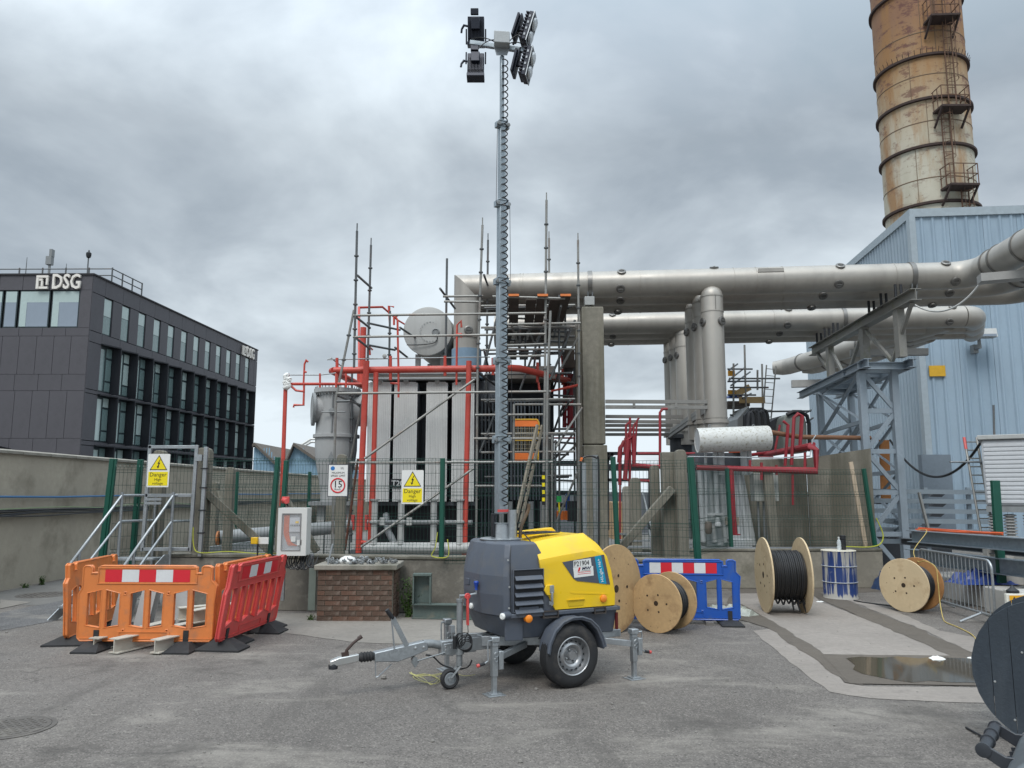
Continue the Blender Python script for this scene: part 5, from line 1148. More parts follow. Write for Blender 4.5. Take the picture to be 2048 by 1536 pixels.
# ---- stabiliser legs
def stab(u, v, top, lab, hs, arm):
    b = TB(); b.beam((u,v,.16),(u,v,top-.03),.055,.055,(0,1,0)) ; b.beam((u,v,.0),(u,v,.2),.042,.042,(0,1,0)); s = b.build('stabiliser_leg', GALV, lt, bevel=.004)
    b = TB(); b.prism([(u-.085,v-.075,.0),(u+.085,v-.075,0),(u+.085,v+.075,0),(u-.085,v+.075,0)],(0,0,.008)); b.prism([(u-.05,v-.05,.008),(u+.05,v-.05,.008),(u+.05,v+.05,.008),(u-.05,v+.05,.008)],(0,0,.012)); b.build('foot_plate', GALV, s, bevel=.002)
    b = TB(); b.bx(u-.04,u+.04,v-.04,v+.04,top-.05,top); b.bx(u-.03,u+.03,v-.03,v+.03,top-.09,top-.052); b.build('head_cap', GALV, s, bevel=.008)
    b = TB(); b.path([(u+.035*hs,v-.02,top-.03),(u+.075*hs,v-.03,top-.03),(u+.08*hs,v-.03,top-.06),(u+.075*hs,v-.03,top-.20),(u+.11*hs,v-.03,top-.22)],.007,8); b.build('crank', GALV, s)
    b = TB(); b.tube((u+.11*hs,v-.03,top-.22),(u+.16*hs,v-.03,top-.23),.014,10); b.build('crank_grip', BLACKM, s)
    TB().tube((u+.16*hs,v-.03,top-.23),(u+.185*hs,v-.03,top-.235),.016,10).build('red_grip_end', REDPL, s, bevel=.003)
    b = TB(); b.bx(u+.03,u+.075,v-.045,v+.045,.22,.38); b.build('clamp_block', GALV, s, bevel=.005)
    b = TB(); b.ring((u-.0,v-.04,.31),(0,1,0),.016,.004,10,5); b.ring((u+.0,v-.045,.355),(0,1,0),.02,.004,10,5); b.build('lock_ring', GALV, s)
    TB().beam((u+.04,v,.32),arm,.045,.055).build('outrigger_arm', GALV, s, bevel=.003)
stab(-.84,-.515,.505,'front',-1,(-.40,-.28,.36)); stab(.64,-.58,.47,'rear',1,(.35,-.42,.36))
b = None
stab(-.84,.60,.505,'front far',-1,(-.40,.28,.36)); stab(.64,.62,.47,'rear far',1,(.35,.42,.36))
# ---- mast base and telescopic mast
MU, MV = -.52, .0
b = TB(); b.lathe((MU,MV,1.326),(0,0,1),[(.21,0),(.215,.012),(.20,.02),(.12,.02)],32); b.build('turntable', GALV, lt)
b = TB(); b.lathe((MU-.02,MV-.03,1.33),(0,0,1),[(.105,0),(.10,.02),(.092,.15),(.10,.16)],28); b.build('mast_barrel', GALV, lt)
b = TB(); b.tube((MU+.06,MV-.13,1.33),(MU+.06,MV-.13,1.62),.042,16); b.build('winch_cylinder', GALV, lt)
b = TB(); b.bx(MU-.09,MU+.03,MV-.11,MV-.10,1.60,1.625); b.build('red_warning_band', REDPL, lt)
b = TB()
for s in (-1,1): b.bx(MU+.125*s-.012,MU+.125*s+.012,MV-.09,MV-.04,1.36,1.58); b.bx(MU+.07*s-.01,MU+.14*s,MV-.09,MV-.05,1.565,1.585); b.bx(MU+.10*s-.01,MU+.13*s,MV-.09,MV-.05,1.36,1.38)
b.build('lock_handle', BLACKM, lt, bevel=.004)
b = TB(); b.path(smooth_path([(MU+.16,MV-.10,1.33),(MU+.17,MV-.10,1.44),(MU+.22,MV-.10,1.55),(MU+.255,MV-.10,1.62),(MU+.26,MV-.10,1.68)],4),.017,10); b.build('exhaust_pipe', mat('rusty_exhaust',(0.12,0.09,0.065),.7,.3,.3,8,dirt=(0.2,0.1,0.04),damt=.5), lt)
MY = T((MU,MV,0)).y; zc = [P(1001,y,MY).z for y in (872,715,557,402,244,112)]
segs = [(1.60,zc[0],.104),(zc[0],zc[1],.097),(zc[1],zc[2],.090),(zc[2],zc[3],.081),(zc[3],zc[4],.066),(zc[4],zc[5],.040)]
MG = mat('mast_galvanised',(0.36,0.42,0.46),.42,.6,.12,4,.04,100,dirt=(0.26,0.30,0.33),damt=.5,spangle=38)
for i,(z0,z1,w) in enumerate(segs):
    b = TB(); b.bx(MU-w/2,MU+w/2,MV-w/2,MV+w/2,z0-(.02 if i==0 else .0),z1-.001); b.build('mast_section', MG, lt, bevel=.006)
    if 0 < i:
        pw = segs[i-1][2]; b = TB(); b.bx(MU-pw/2-.018,MU+pw/2+.018,MV-pw/2-.018,MV+pw/2+.018,z0-.012,z0+.004); b.bx(MU-pw/2-.012,MU+pw/2+.012,MV-pw/2-.012,MV-pw/2-.001,z0-.06,z0-.012); b.bx(MU-pw/2-.04,MU-pw/2-.001,MV-.03,MV+.03,z0-.075,z0-.012); b.bx(MU+pw/2+.001,MU+pw/2+.045,MV-.03,MV+.03,z0-.075,z0-.012)
        b.build('collar', MG, lt, bevel=.003)
        b = TB(); b.lathe((MU-pw/2-.02,MV-.04,z0-.04),(0,-1,0),[(.022,0),(.022,.012),(.008,.014)],14); b.lathe((MU+pw/2+.022,MV-.04,z0-.04),(0,-1,0),[(.022,0),(.022,.012),(.008,.014)],14); b.build('pulley', GALVD, lt)
# steel winch cable on alternate sides
b = TB(); b.tube((MU-.085,MV-.04,zc[3]-.05),(MU-.072,MV-.04,zc[4]-.04),.0028,5); b.tube((MU+.085,MV-.04,zc[2]-.05),(MU+.075,MV-.04,zc[3]-.05),.0028,5); b.tube((MU+.10,MV-.06,1.6),(MU+.09,MV-.05,zc[1]-.05),.0028,5); b.tube((MU-.11,MV-.05,1.6),(MU-.10,MV-.05,zc[0]-.05),.0028,5); b.build('winch_cable', BLACKM, lt)
# spiral power lead
pts = []; ztop = zc[5]; n = 0; z = 1.66; 
while z < ztop-.06:
    w = next((q[2] for q in segs if q[0]-.03 <= z < q[1]+.03), .052); cu_ = MU - .004 + (.012 if w < .06 else 0)
    pts.append((cu_+.030*math.sin(n*2*math.pi/9), MV-w/2-.040+.030*math.cos(n*2*math.pi/9), z)); z += .0745/9; n += 1
TB().path(pts, .0065, 5).build('spiral_lead', CABLEB, lt)
# ---- lamp head
hz = P(1001,95,MY).z; hb = T((MU,MV,hz))
XR = Vector((1,0,0)); XU = Vector((0,0,1)); XF = Vector((0,-1,0))
def H(a, f, z): return hb + XR*a + XF*f + XU*z      # a right, f towards camera, z up, metres
def hbox(nm, a0,a1,f0,f1,z0,z1,m,par=lt,bv=.003, sk=0):
    return MB().prism([H(a0,f0,z0),H(a1,f0,z0-sk),H(a1,f0,z1-sk),H(a0,f0,z1)], XF*(f1-f0)).build(nm, m, par, bevel=bv)
hbox('control_box',-.085,.085,.02,.14,-.02,.115,mat('pale_grey_box',(0.38,0.41,0.42),.5),bv=.008,sk=.012)
MB().prism([H(-.085,.03,-.02),H(.08,.03,-.035),H(.055,.03,-.11),H(-.06,.03,-.11)],XF*.008).build('head_bracket', GALV, lt)
MB().beam(H(-.35,.0,.055),H(.33,-.0,-.05),.045,.05).build('crossbar', MG, lt, bevel=.004)
b = MB()
for a,bq in ((H(-.085,.08,.02),H(-.33,.06,.06)),(H(.085,.08,.0),H(.26,.05,-.02)),(H(-.085,.08,.04),H(-.26,.12,-.10)),(H(.085,.08,.03),H(.24,.08,.10))): b.path(sag(a,bq,-.03,8),.006,5)
b.build('lamp_leads', CABLEB, lt)
LB = mat('lamp_black_casting',(0.022,0.027,0.042),.45,.3,.15,8); LENS = mat('lamp_lens',(0.55,0.58,0.6),.15,.2,.1,8)
def lamp_back(a, z, tilt, lab):
    """flood lamp seen from behind: finned box, control gear on top, bracket and knob"""
    c = H(a,0,z); ax = Vector((0,-math.cos(tilt),math.sin(tilt))); up = Vector((0,math.sin(tilt),math.cos(tilt)))
    def q(x,f,w): return c + XR*x + ax*f + up*w
    def bx(b,x0,x1,f0,f1,w0,w1): b.prism([q(x0,f0,w0),q(x1,f0,w0),q(x1,f0,w1),q(x0,f0,w1)], ax*(f1-f0))
    l = MB(); bx(l,-.09,.09,-.06,.015,-.17,.13); o = l.build('floodlight', LB, lt, bevel=.006)
    for i in range(11):
        b = MB(); x=-.082+i*.0155; bx(b,x,x+.005,.0155,.045,-.11,.08); b.build('cooling_fin', LB, o)
    b = MB(); bx(b,-.05,.045,.0155,.075,-.02 if a else 0,.10); bx(b,-.055,.03,.02,.06,.135,.20); b.build('driver_box', LB, o, bevel=.005)
    b = MB(); bx(b,-.095,.095,-.09,.03,-.175,-.135); b.build('lower_flange', LB, o, bevel=.004)
    b = MB(); b.path([q(-.105,.0,.0),q(-.105,0,.15 if z<0 else -.16)],.009,6); b.path([q(.105,.0,.0),q(.105,0,.15 if z<0 else -.16)],.009,6); b.build('yoke', LB, o)
    b = MB(); b.path([q(-.09,.0,.03),q(-.13,.0,.04),q(-.155,0,.0),q(-.16,0,-.04)],.012,7); b.build('tilt_handle', LB, o)
    b = MB(); bx(b,-.08,.08,-.066,-.061,-.15,.11); b.build('lens', LENS, o)
def lamp_side(a, z, tilt, lab):
    """flood lamp seen from its edge, leaning, with clear lens side to the right"""
    c = H(a,.02,z); up = Vector((math.sin(tilt),-.05,math.cos(tilt))).normalized(); fx = Vector((math.cos(tilt),-.16,-math.sin(tilt))).normalized(); sd = up.cross(fx).normalized()
    fx = sd.cross(up)*1.0
    def q(x,f,w): return c + sd*x + fx*f + up*w
    def bx(b,x0,x1,f0,f1,w0,w1): b.prism([q(x0,f0,w0),q(x1,f0,w0),q(x1,f0,w1),q(x0,f0,w1)], fx*(f1-f0))
    l = MB(); bx(l,-.11,.11,.0,.05,-.165,.165); o = l.build('floodlight', LB, lt, bevel=.008)
    b = MB(); bx(b,-.115,-.10,.051,.060,-.17,.17); bx(b,.10,.115,.051,.060,-.17,.17); bx(b,-.10,.10,.051,.060,-.17,-.16); bx(b,-.10,.10,.051,.060,.16,.17); b.build('lens_frame', GALV, o)
    for wz in (-.08,.08): b = MB(); b.lathe(q(0,.060,wz), fx, [(.07,0),(.062,.02),(.04,.028),(.001,.03)],16); b.build('lens', LENS, o)
    for i in range(9):
        b = MB(); w=-.145+i*.036; bx(b,-.112,.112,-.035,-.001,w,w+.010); b.build('cooling_fin', LB, o)
    for i in range(4):
        b = MB(); bx(b,-.116,-.1105,.012,.030,-.12+i*.07,-.095+i*.07); b.build('side_window', LENS, o)
    b = MB(); bx(b,-.10,.10,-.13,-.105,-.13,.13); bx(b,-.02,.02,-.105,-.036,-.03,.03); bx(b,-.06,.06,-.105,-.085,-.15,.15); b.build('rear_plate', LB, o, bevel=.006)
    b = MB(); b.path([q(0,-.09,.0),q(0,-.10,(-.19 if z>0 else .19))],.014,6); b.build('yoke', LB, o)
lamp_back(-.285,.215,R(-14),''); lamp_back(-.285,-.19,R(10),'')
lamp_side(.27,.19,R(17),''); lamp_side(.255,-.215,R(13),'')
# yellow string under the drawbar, pebble
o = thing('baling_string', (-.75,7.5,.01), 'tangle of thin yellow string on the asphalt under the drawbar', 'string'); rnd = random.Random(5)
YS = mat('yellow_string',(0.42,0.40,0.16),.7)
pts = [G(*p, .008) for p in ((905,1345),(870,1352),(835,1356),(822,1348),(840,1362),(866,1372),(880,1360),(850,1350),(826,1358),(858,1368),(895,1350),(930,1352),(950,1351))]
pts = [p + Vector((0,0,rnd.uniform(0,.02))) for p in pts]
MB().path(smooth_path(pts,6),.003,4).path(smooth_path([p+Vector((.03*math.sin(i*2),.04*math.cos(i*3),.002)) for i,p in enumerate(pts[:9])],6),.003,4).build('string', YS, o)
rnd = random.Random(2); STN = mat('grey_pebble',(0.2,0.19,0.175),.9,0,.2,20)
peb = MB(); 
for k in range(420):
    x_, y_ = rnd.uniform(0,2048), rnd.uniform(1235,1530); p = G(x_,y_); r = rnd.uniform(.004,.011)*(1 if rnd.random()<.95 else 1.8)
    peb.lathe(p+Vector((0,0,-.002)),(rnd.uniform(-.3,.3),rnd.uniform(-.3,.3),1),[(r*.7,0),(r,r*.5),(r*.6,r*1.1),(.001,r*1.3)],6)
tag(peb.build('loose_grit', STN), 'loose grit and small stones scattered over the asphalt yard', 'grit', kind='stuff')
p = G(767,1358); tag(MB().lathe(p,(.1,0,1),[(.02,0),(.03,.015),(.022,.035),(.001,.04)],9).build('pebble', STN), 'single round pebble on the asphalt below the drawbar', 'pebble')
# ================================================================= THE PLANT BEHIND THE FENCE
def pp(*a): return [P(x, y, Y) for x, y, Y in a]
def ptube(o, name, m, r, *a, n=8): return MB().path(pp(*a), r, n).build(name, m, o)
GRAV = ground_mat('substation_gravel', (0.15,0.145,0.135), 'concrete')
gs = sheet('gravel_yard', [Vector((-9.2,12.9,0)),Vector((2.6,11.9,0)),Vector((2.7,15.3,0)),Vector((8.2,15.3,0)),Vector((13.8,27,0)),Vector((16,60,0)),Vector((-9.2,60,0))], .003, GRAV, .02, 2.0, seed=31)
# ---- big bus ducts
DZ = P(1000, 569, 17.35).z; DR_ = .30; YE0 = 17.55
def duct_port(o, c, n): 
    b = MB(); b.lathe(c, n, [(.10,-.03),(.10,.03),(.085,.04),(.06,.04),(.05,.03),(.001,.03)], 20); _, u, v = frame(n); b.beam(c+Vector(n)*.045-u*.06, c+Vector(n)*.045+u*.06, .02, .012); return b.build('inspection_port', PORTM, o)
PORTM = mat('port_cover_steel',(0.20,0.195,0.185),.4,.7,.1,6)
def duct_line(Yc, xa, xb, lab, ports=(), seams=(), straps=(), mitre=True, r=DR_, z=DZ):
    """horizontal steel duct between two survey sight lines, at depth Yc over x=0"""
    ps = []
    def at(px): # point of the line X = x0+t*eu seen at px
        kx = (px-1024)/F_PX; d = ray(px, 700)
        # line: (t*eu.x, Yc + t*eu.y, z); px relation uses depth along the axis
        c, s = math.cos(PITCH), math.sin(PITCH)
        t = kx*(Yc*c+(z-CAM_H)*s)/(eu.x-kx*eu.y*c); return Vector((t*eu.x, Yc+t*eu.y, z))
    a, b_ = at(xa), at(xb); o = thing('bus_duct', a, lab, 'duct', 'round steel ducts high over the plant')
    MB().tube(a, b_, r, 40).build('duct_tube', STAIN, o)
    for x in seams: q = at(x); MB().lathe(q-eu*.012, eu, [(r,0),(r+.008,.002),(r+.008,.022),(r,.024)], 40, cap=False).build('seam_band', STAIN, o)
    for x in straps:
        q = at(x); MB().lathe(q-eu*.05, eu, [(r,0),(r+.022,.0),(r+.022,.10),(r,.10)], 40, cap=False).build('strap', PORTM, o)
        b2 = MB()
        for s in (-.05,.05): b2.tube(q+eu*s-ev*(r+.01)*.7-Vector((0,0,.2)), q+eu*s-ev*.1-Vector((0,0,r+.28)), .018, 6)
        b2.build('strap_hanger', GALVD, o)
    for x, ang in ports:
        q = at(x); n = -ev*math.cos(R(ang))+Vector((0,0,1))*math.sin(R(ang)); duct_port(o, q+n*r, n)
    return o, a, b_, at
o1, a1, b1, at1 = duct_line(YE0, 934, 1896, 'front one of the three high steel ducts, the nearest to the camera', ports=((1243,48),(1428,75),(1676,48),(1885,48),(1240,-35),(1670,-38),(1900,-40)), seams=(1041,1047,1280,1466,1510,1563,1785), straps=(1180,1820))
MB().prism([at1(x)-ev*(DR_*.94)+Vector((0,0,z)) for x,z in ((1511,.12),(1562,.12),(1562,.2),(1511,.2))], ev*-.012).build('duct_patch_plate', STAIN, o1)
o2, a2_, b2_, at2 = duct_line(YE0+.82, 934, 1948, 'middle one of the three nearer high steel ducts', ports=((1240,-50),(1640,-50),(1890,-50)), seams=(1280,1563))
o3_, a3_, b3_, at3 = duct_line(YE0+1.64, 934, 1995, 'rear one of the three nearer high steel ducts', ports=((1235,-75),(1620,-75),(1860,-75)), seams=(1280,1563))
for (o, a, b_) in ((o1,a1,b1),(o2,a2_,b2_),(o3_,a3_,b3_)):
    # elbow and run towards the camera
    rad = .55; arc = [b_ + eu*(rad*math.sin(t)) - ev*(rad*(1-math.cos(t))) for t in [R(90)*i/8 for i in range(9)]]
    MB().path(arc, DR_, 40).build('elbow', STAIN, o); e = arc[-1]; f = e - ev*6.5
    MB().tube(e, f, DR_*1.04, 40).build('duct_tube', STAIN, o)
    for t in (.3,.62,1.5,2.6): MB().lathe(e-ev*t, -ev, [(DR_*1.04,0),(DR_*1.04+.02,.0),(DR_*1.04+.02,.05),(DR_*1.04,.05)], 40, cap=False).build('strap', PORTM, o)
for i, (o, a, nm) in enumerate(((o1,a1,'f'),(o2,a2_,'m'),(o3_,a3_,'r'))):
    # mitred drop to the transformer: square cut corner
    zb = P(930,700,a.y).z
    n = 40; top = []; 
    vs = [Vector((a.x+DR_*math.cos(2*math.pi*k/n), a.y+DR_*math.sin(2*math.pi*k/n), DZ+DR_*-1*math.cos(2*math.pi*k/n)*1.0)) for k in range(n)]
    bs = [Vector((p.x, p.y, zb)) for p in vs]; m = MB(); m.loft([bs, vs]); m.build('drop_tube', STAIN, o)
    # horizontal stub from mitre plane
    hs = [Vector((a.x+.35, p.y, DZ+DR_*-1*math.cos(2*math.pi*k/n))) for k, p in enumerate(vs)]
    m = MB(); m.loft([vs, hs]); m.build('mitre_elbow', STAIN, o)
    for z in (zb+.0, zb+.26): MB().lathe((a.x,a.y,z),(0,0,1),[(DR_,0),(DR_+.02,0),(DR_+.02,.03),(DR_,.03)],40,cap=False).build('flange', STAIN, o)
    if i == 0:
        duct_port(o, Vector((a.x+.06, a.y-DR_, P(940,660,a.y-.3).z)), Vector((.2,-1,0)).normalized())
    zc_ = P(930,728,a.y).z
    MB().lathe((a.x,a.y,zc_-.35),(0,0,1),[(.39,0),(.39,.12),(.345,.14),(.345,zb-zc_+.35)],36).build('blue_base', mat('pale_blue_turret',(0.20,0.30,0.40),.5), o)
# second set further back
p1_, c1, d1, at4 = duct_line(YE0+4.3, 990, 1925, 'front one of the three farther steel ducts', ports=((1225,48),(1575,60),(1900,50),(1570,-38),(1890,-38)), seams=(1256,1487,1545,1790), straps=(1685,))
p2_, c2, d2, at5 = duct_line(YE0+5.15, 990, 1925, 'middle one of the three farther steel ducts', ports=((1225,-50),(1555,-50)), seams=(1256,))
p3_, c3, d3, at6 = duct_line(YE0+6.0, 990, 1925, 'rear one of the three farther steel ducts', ports=((1222,-75),(1536,-75)), seams=(1256,))
for k, (o, d) in enumerate(((p1_,d1),(p2_,d2),(p3_,d3))):
    rad = .45; arc = [d + eu*(rad*math.sin(t)) + ev*(rad*(1-math.cos(t))) for t in [R(95)*i/8 for i in range(9)]]
    MB().path(arc, DR_, 40).build('elbow', STAIN, o)
tgt = P(1578,752,28.5)
for k in range(3):
    st_ = d1 + eu*.45 + ev*.5 + eu*(-.15*0+.0) + Vector((-1.05*k, .35*k, -.0)); en_ = Vector((tgt.x+.95*k, tgt.y-.3*k, DZ-.1))
    o = thing('bus_duct', en_, ['steel duct running back from the right end of the farther ducts, leftmost','second steel duct running back beside the leftmost one','third steel duct running back under the farther ducts'][k], 'duct', 'steel ducts running back to the left')
    st_ = Vector((12.0-.0+ .9*k*.2, 20.9+.85*k, DZ-.05)); 
    dir_ = (en_-st_).normalized(); MB().tube(st_, en_, DR_, 36).build('duct_tube', STAIN, o); MB().path([en_, en_+dir_*.25+Vector((-.1,0,0)), en_+dir_*.4+Vector((-.35,0,0))], [DR_,DR_*.97,DR_*.8], 36).build('elbow', STAIN, o)
    for t in (.12,.30,.55,.8): MB().lathe(lerp(en_,st_,t), dir_, [(DR_,0),(DR_+.022,0),(DR_+.022,.07),(DR_,.07)], 36, cap=False).build('strap', PORTM, o)
# vertical ducts
def vduct(px, Y, ytop, ybot, r, lab, port=True, grp='upright steel ducts'):
    c = P(px, 800, Y); zt, zb = P(px,ytop,Y).z, P(px,ybot,Y).z; o = thing('upright_duct', (c.x,Y,zb), lab, 'duct', grp)
    prof = [(r,0),(r,zt-zb-r*.95)] + [(r*math.cos(R(t)), zt-zb-r*.95+r*.95*math.sin(R(t))) for t in (20,40,60,78,89)]
    MB().lathe((c.x,Y,zb),(0,0,1),prof,40).build('duct_tube', STAIN, o)
    for z in (zt-r*1.1, zt-.62, zb+.42, zb+.47): MB().lathe((c.x,Y,z),(0,0,1),[(r,0),(r+.01,.0),(r+.01,.025),(r,.025)],40,cap=False).build('seam_band', STAIN, o)
    MB().lathe((c.x,Y,zb+.36),(0,0,1),[(r,0),(r+.035,0),(r+.035,.06),(r,.06)],40,cap=False).build('flange', STAIN, o)
    MB().tube((c.x+.02,Y-r-.003,zt-.6),(c.x+.02,Y-r-.003,zt-r),.006,4).build('weld_seam', PORTM, o)
    if port:
        duct_port(o, Vector((c.x+r*.6,Y-r*.82,zt-.85)), Vector((.6,-.82,0))); duct_port(o, Vector((c.x+r*.5,Y-r*.88,zb+.18)), Vector((.5,-.88,0)))
        duct_port(o, Vector((c.x-r*.95,Y-r*.3,zt-.85)), Vector((-.95,-.3,0)))
    return o
YV = YE0 - .55
Xv = P(1431,800,YV).x
for k, lab in enumerate(('front upright steel duct dropping in front of the high ducts to the small transformer','second upright steel duct in the nearer row of three','rear upright steel duct in the nearer row of three')):
    Yk = YV + .82*k; pxk = 1024 + Xv/ (Yk*.99+.3) * F_PX
    vduct(pxk, Yk, 572 + 13*k, 880, .245, lab, k < 3)
Xw = P(1371,800,YE0+3.9).x
for k, lab in enumerate(('front upright steel duct of the farther row','second upright steel duct of the farther row','rear upright steel duct of the farther row')):
    Yk = YE0+3.9 + .85*k; pxk = 1024 + Xw/(Yk*.99+.3)*F_PX
    vduct(pxk, Yk, 652 + 7*k, 890, .25, lab, True)
# concrete pillar under the ducts
X0_, X1_ = P(1166,800,17).x, P(1210,800,17).x; zt = P(1187,613,17).z; z9 = P(1187,890,17).z
PEB = mat('pebbly_pillar_concrete',(0.235,0.22,0.18),.9,0,.25,9,.8,70,dirt=(0.12,0.115,0.08),damt=.8,dscale=2.2,streak=True,dpos=.46)
pil = thing('concrete_pillar', ((X0_+X1_)/2,17,0), 'tall weathered concrete pillar standing under the high steel ducts', 'pillar')
MB().bx(X0_-.0,X1_,17,17.55,z9+.02,zt).build('shaft', PEB, pil, bevel=.02); MB().bx(X0_+.0,X1_+.03,16.97,17.58,0,z9).build('lower_shaft', PEB, pil, bevel=.02)
MB().bx(X0_-.13,X0_-.005,17.1,17.5,0,zt-.5).build('side_shaft', CONCD, pil, bevel=.01)
MB().bx((X0_+X1_)/2-.17,(X0_+X1_)/2+.05,17.05,17.3,zt+.05,zt+.25).build('bearing_box', GREYP, pil, bevel=.01)
MB().tube(((X0_+X1_)/2-.06,17.15,zt),((X0_+X1_)/2-.06,17.15,zt+.06),.04,8).build('bearing_pin', BLACKM, pil)
# ---- main transformer
YT = 16.7; Z = lambda y, Y=YT: P(1024,y,Y).z; Xp = lambda x, Y=YT: P(x,900,Y).x
tf_ = thing('power_transformer', (Xp(840),18.5,0), 'large grey power transformer with tall radiator banks behind the fence', 'transformer')
zt, zb = Z(762), Z(1003)
RG = mat('radiator_grey_paint',(0.62,0.63,0.615),.5,0,.06,2,dirt=(0.30,0.30,0.28),damt=.35,streak=True,dscale=3)
RGS = mat('radiator_side_shade',(0.15,0.165,0.185),.6,0,.08,2)  # shade on the bank sides and in the gaps, put into a darker grey
for i, (xa, xb) in enumerate(((733,780),(786,833),(851,894),(903,948))):
    A, B = Xp(xa), Xp(xb); n = 13; m = MB(); pitch = (B-A)/n
    for k in range(n): m.bx(A+k*pitch+.0018, A+(k+1)*pitch-.0018, YT, YT+.03, zb, zt-.02-(.02 if k in (0,n-1) else 0)); 
    m.build('radiator_fins', RG, tf_, kind='stuff')
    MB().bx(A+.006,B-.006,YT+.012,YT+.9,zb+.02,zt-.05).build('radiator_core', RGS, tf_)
    MB().lathe(((A+B)/2,YT+.01,zt-.02),(0,-1,0),[(.055,-.05),(.055,.03),(.03,.035)],16).build('header_cap', GREYP, tf_)
    MB().tube(((A+B)/2,YT+.1,zt-.02),((A+B)/2,YT+1.3,zt-.02),.05,10).build('header_pipe', GREYP, tf_)
    MB().tube((A-.02,YT+.35,zb+.0),(A-.02,YT+.35,zb+.01),.02,6)
DG = mat('dark_grey_tank_paint',(0.11,0.122,0.138),.6,0,.12,2)
MB().bx(Xp(728),Xp(1000),YT+1.0,YT+4.0,Z(1000),zt+.15).build('tank', DG, tf_, bevel=.03)
MB().bx(Xp(728),Xp(955),YT+.2,YT+4.2,zt+.10,zt+.22).build('tank_cover', mat('brown_grey_platform',(0.14,0.125,0.11),.8,0,.2,3), tf_)
for y in (748,758): MB().tube(P(735,y,YT-.1),P(955,y-1,YT-.1),.035,8).build('header_pipe', GREYM, tf_)
MB().bx(Xp(700),Xp(995),YT+.3,YT+3.9,.25,.55).build('base_frame', DG, tf_); MB().bx(Xp(735),Xp(950),YT+.9,YT+3.5,.55,zb).build('lower_tank', BLACKM, tf_)
MB().bx(Xp(735),Xp(950),YT+.25,YT+.32,zb-.09,zb-.01).build('radiator_rail', DG, tf_)
YB = 15.6; ZB = lambda y: P(1024,y,YB).z
for x in (750,803,868,920):
    X = P(x,1000,YB).x; m = MB(); m.lathe((X,YB,ZB(1090)),(0,0,1),[(.10,0),(.10,.03),(.065,.04),(.065,.42),(.10,.43),(.10,.47),(.065,.48),(.065,.86),(.10,.87),(.10,.90)],16); m.build('valve_column', GREYP, tf_)
    if x != 920: MB().bx(X+.12,X+.22,YB-.1,YB,ZB(1050),ZB(1040)+.05).build('small_valve_box', GREYP, tf_); MB().tube((X,YB,ZB(1045)),(X+.3,YB,ZB(1045)),.014,6).build('valve_stem', GREYM, tf_)
MB().path([P(728,1096,YB),P(945,1096,YB)],.11,20).build('oil_pipe', GREYP, tf_); MB().path([P(790,1090,YB+.1),P(775,1060,YB+.8),P(772,1030,YB+1.2)],.07,12).build('oil_pipe', GREYM, tf_)
MB().tube(P(735,1045,YB+.6),P(945,1045,YB+.6),.05,10).build('oil_pipe', GREYM, tf_)
text('lettering','T200',mat('white_stencil',(0.6,0.62,0.62),.5),tf_,P(799,967,YT-.05),(1,0,0),(0,0,1),.16,.001,off=.004)
MB().bx(P(781,967,YT).x,P(820,967,YT).x,YT-.03,YT-.02,P(800,975,YT).z,P(800,958,YT).z).build('number_plate', BLACKM, tf_)
# conservator drum
cv = P(855,662,18.0); co_ = thing('conservator_tank', cv, 'large round grey conservator drum end on above the transformer', 'tank'); ax = Vector((.10,1,0)).normalized()
MB().lathe(cv,ax,[(.001,0),(.56,0),(.585,.01),(.585,.04),(.575,.05),(.575,2.3),(.001,2.3)],56).build('drum', GREYP, co_)
MB().lathe(cv+Vector((.06,-.002,-.02)),-ax,[(.25,-.001),(.25,.006),(.001,.006)],40).build('access_cover', GREYP, co_)
m = MB()
for k in range(20): t = 2*math.pi*k/20; m.lathe(cv+Vector((.06+.235*math.cos(t),-.008,-.02+.235*math.sin(t))),(0,-1,0),[(.012,0),(.012,.012)],6)
m.build('cover_bolts', GREYM, co_, kind='stuff')
MB().lathe(cv+Vector((.20,-.01,-.03)),-ax,[(.09,0),(.09,.04),(.07,.05),(.06,.03),(.001,.03)],24).build('level_gauge', GREYM, co_)
MB().path(smooth_path([cv+Vector((.24,-.02,-.1)),cv+Vector((.22,-.05,-.25)),cv+Vector((.1,-.05,-.31)),cv+Vector((-.2,-.04,-.34)),cv+Vector((-.48,-.03,-.34))],4),.012,6).build('gauge_cable', CABLEB, co_)
for s in (-.3,.3):
    for d in (.4,1.8): MB().beam(cv+ax*d+Vector((s,0,-.5)),cv+ax*d+Vector((s,0,-.95)),.12,.12).build('support_leg', GREYP, co_)
# grey vessel on the left of the transformer
YV2 = 17.3; vx = P(672,900,YV2).x; vz = lambda y: P(672,y,YV2).z; r = .46
ve = thing('grey_vessel', (vx,YV2,0), 'pale grey bolted vessel with a tapering base left of the transformer', 'vessel')
VG = mat('vessel_grey_paint',(0.36,0.37,0.37),.5,0,.06,2,dirt=(0.25,0.25,0.24),damt=.35,streak=True,dscale=3)
zl_ = vz(1003); MB().lathe((vx,YV2,zl_),(0,0,1),[(.30,0),(.31,.25),(.36,.5),(r-.03,vz(925)-zl_),(r,vz(900)-zl_),(r,vz(877)-zl_),(r+.05,vz(877)-zl_+.01),(r+.05,vz(870)-zl_),(r-.0,vz(870)-zl_+.01),(r-.02,vz(800)-zl_),(r-.02,vz(792)-zl_),(r+.06,vz(788)-zl_),(r+.06,vz(780)-zl_),(.001,vz(779)-zl_)],44).build('shell', VG, ve)
m = MB()
for k in range(36): t = 2*math.pi*k/36; m.tube((vx+(r+.03)*math.cos(t),YV2+(r+.03)*math.sin(t),vz(794)),(vx+(r+.03)*math.cos(t),YV2+(r+.03)*math.sin(t),vz(776)),.012,5)
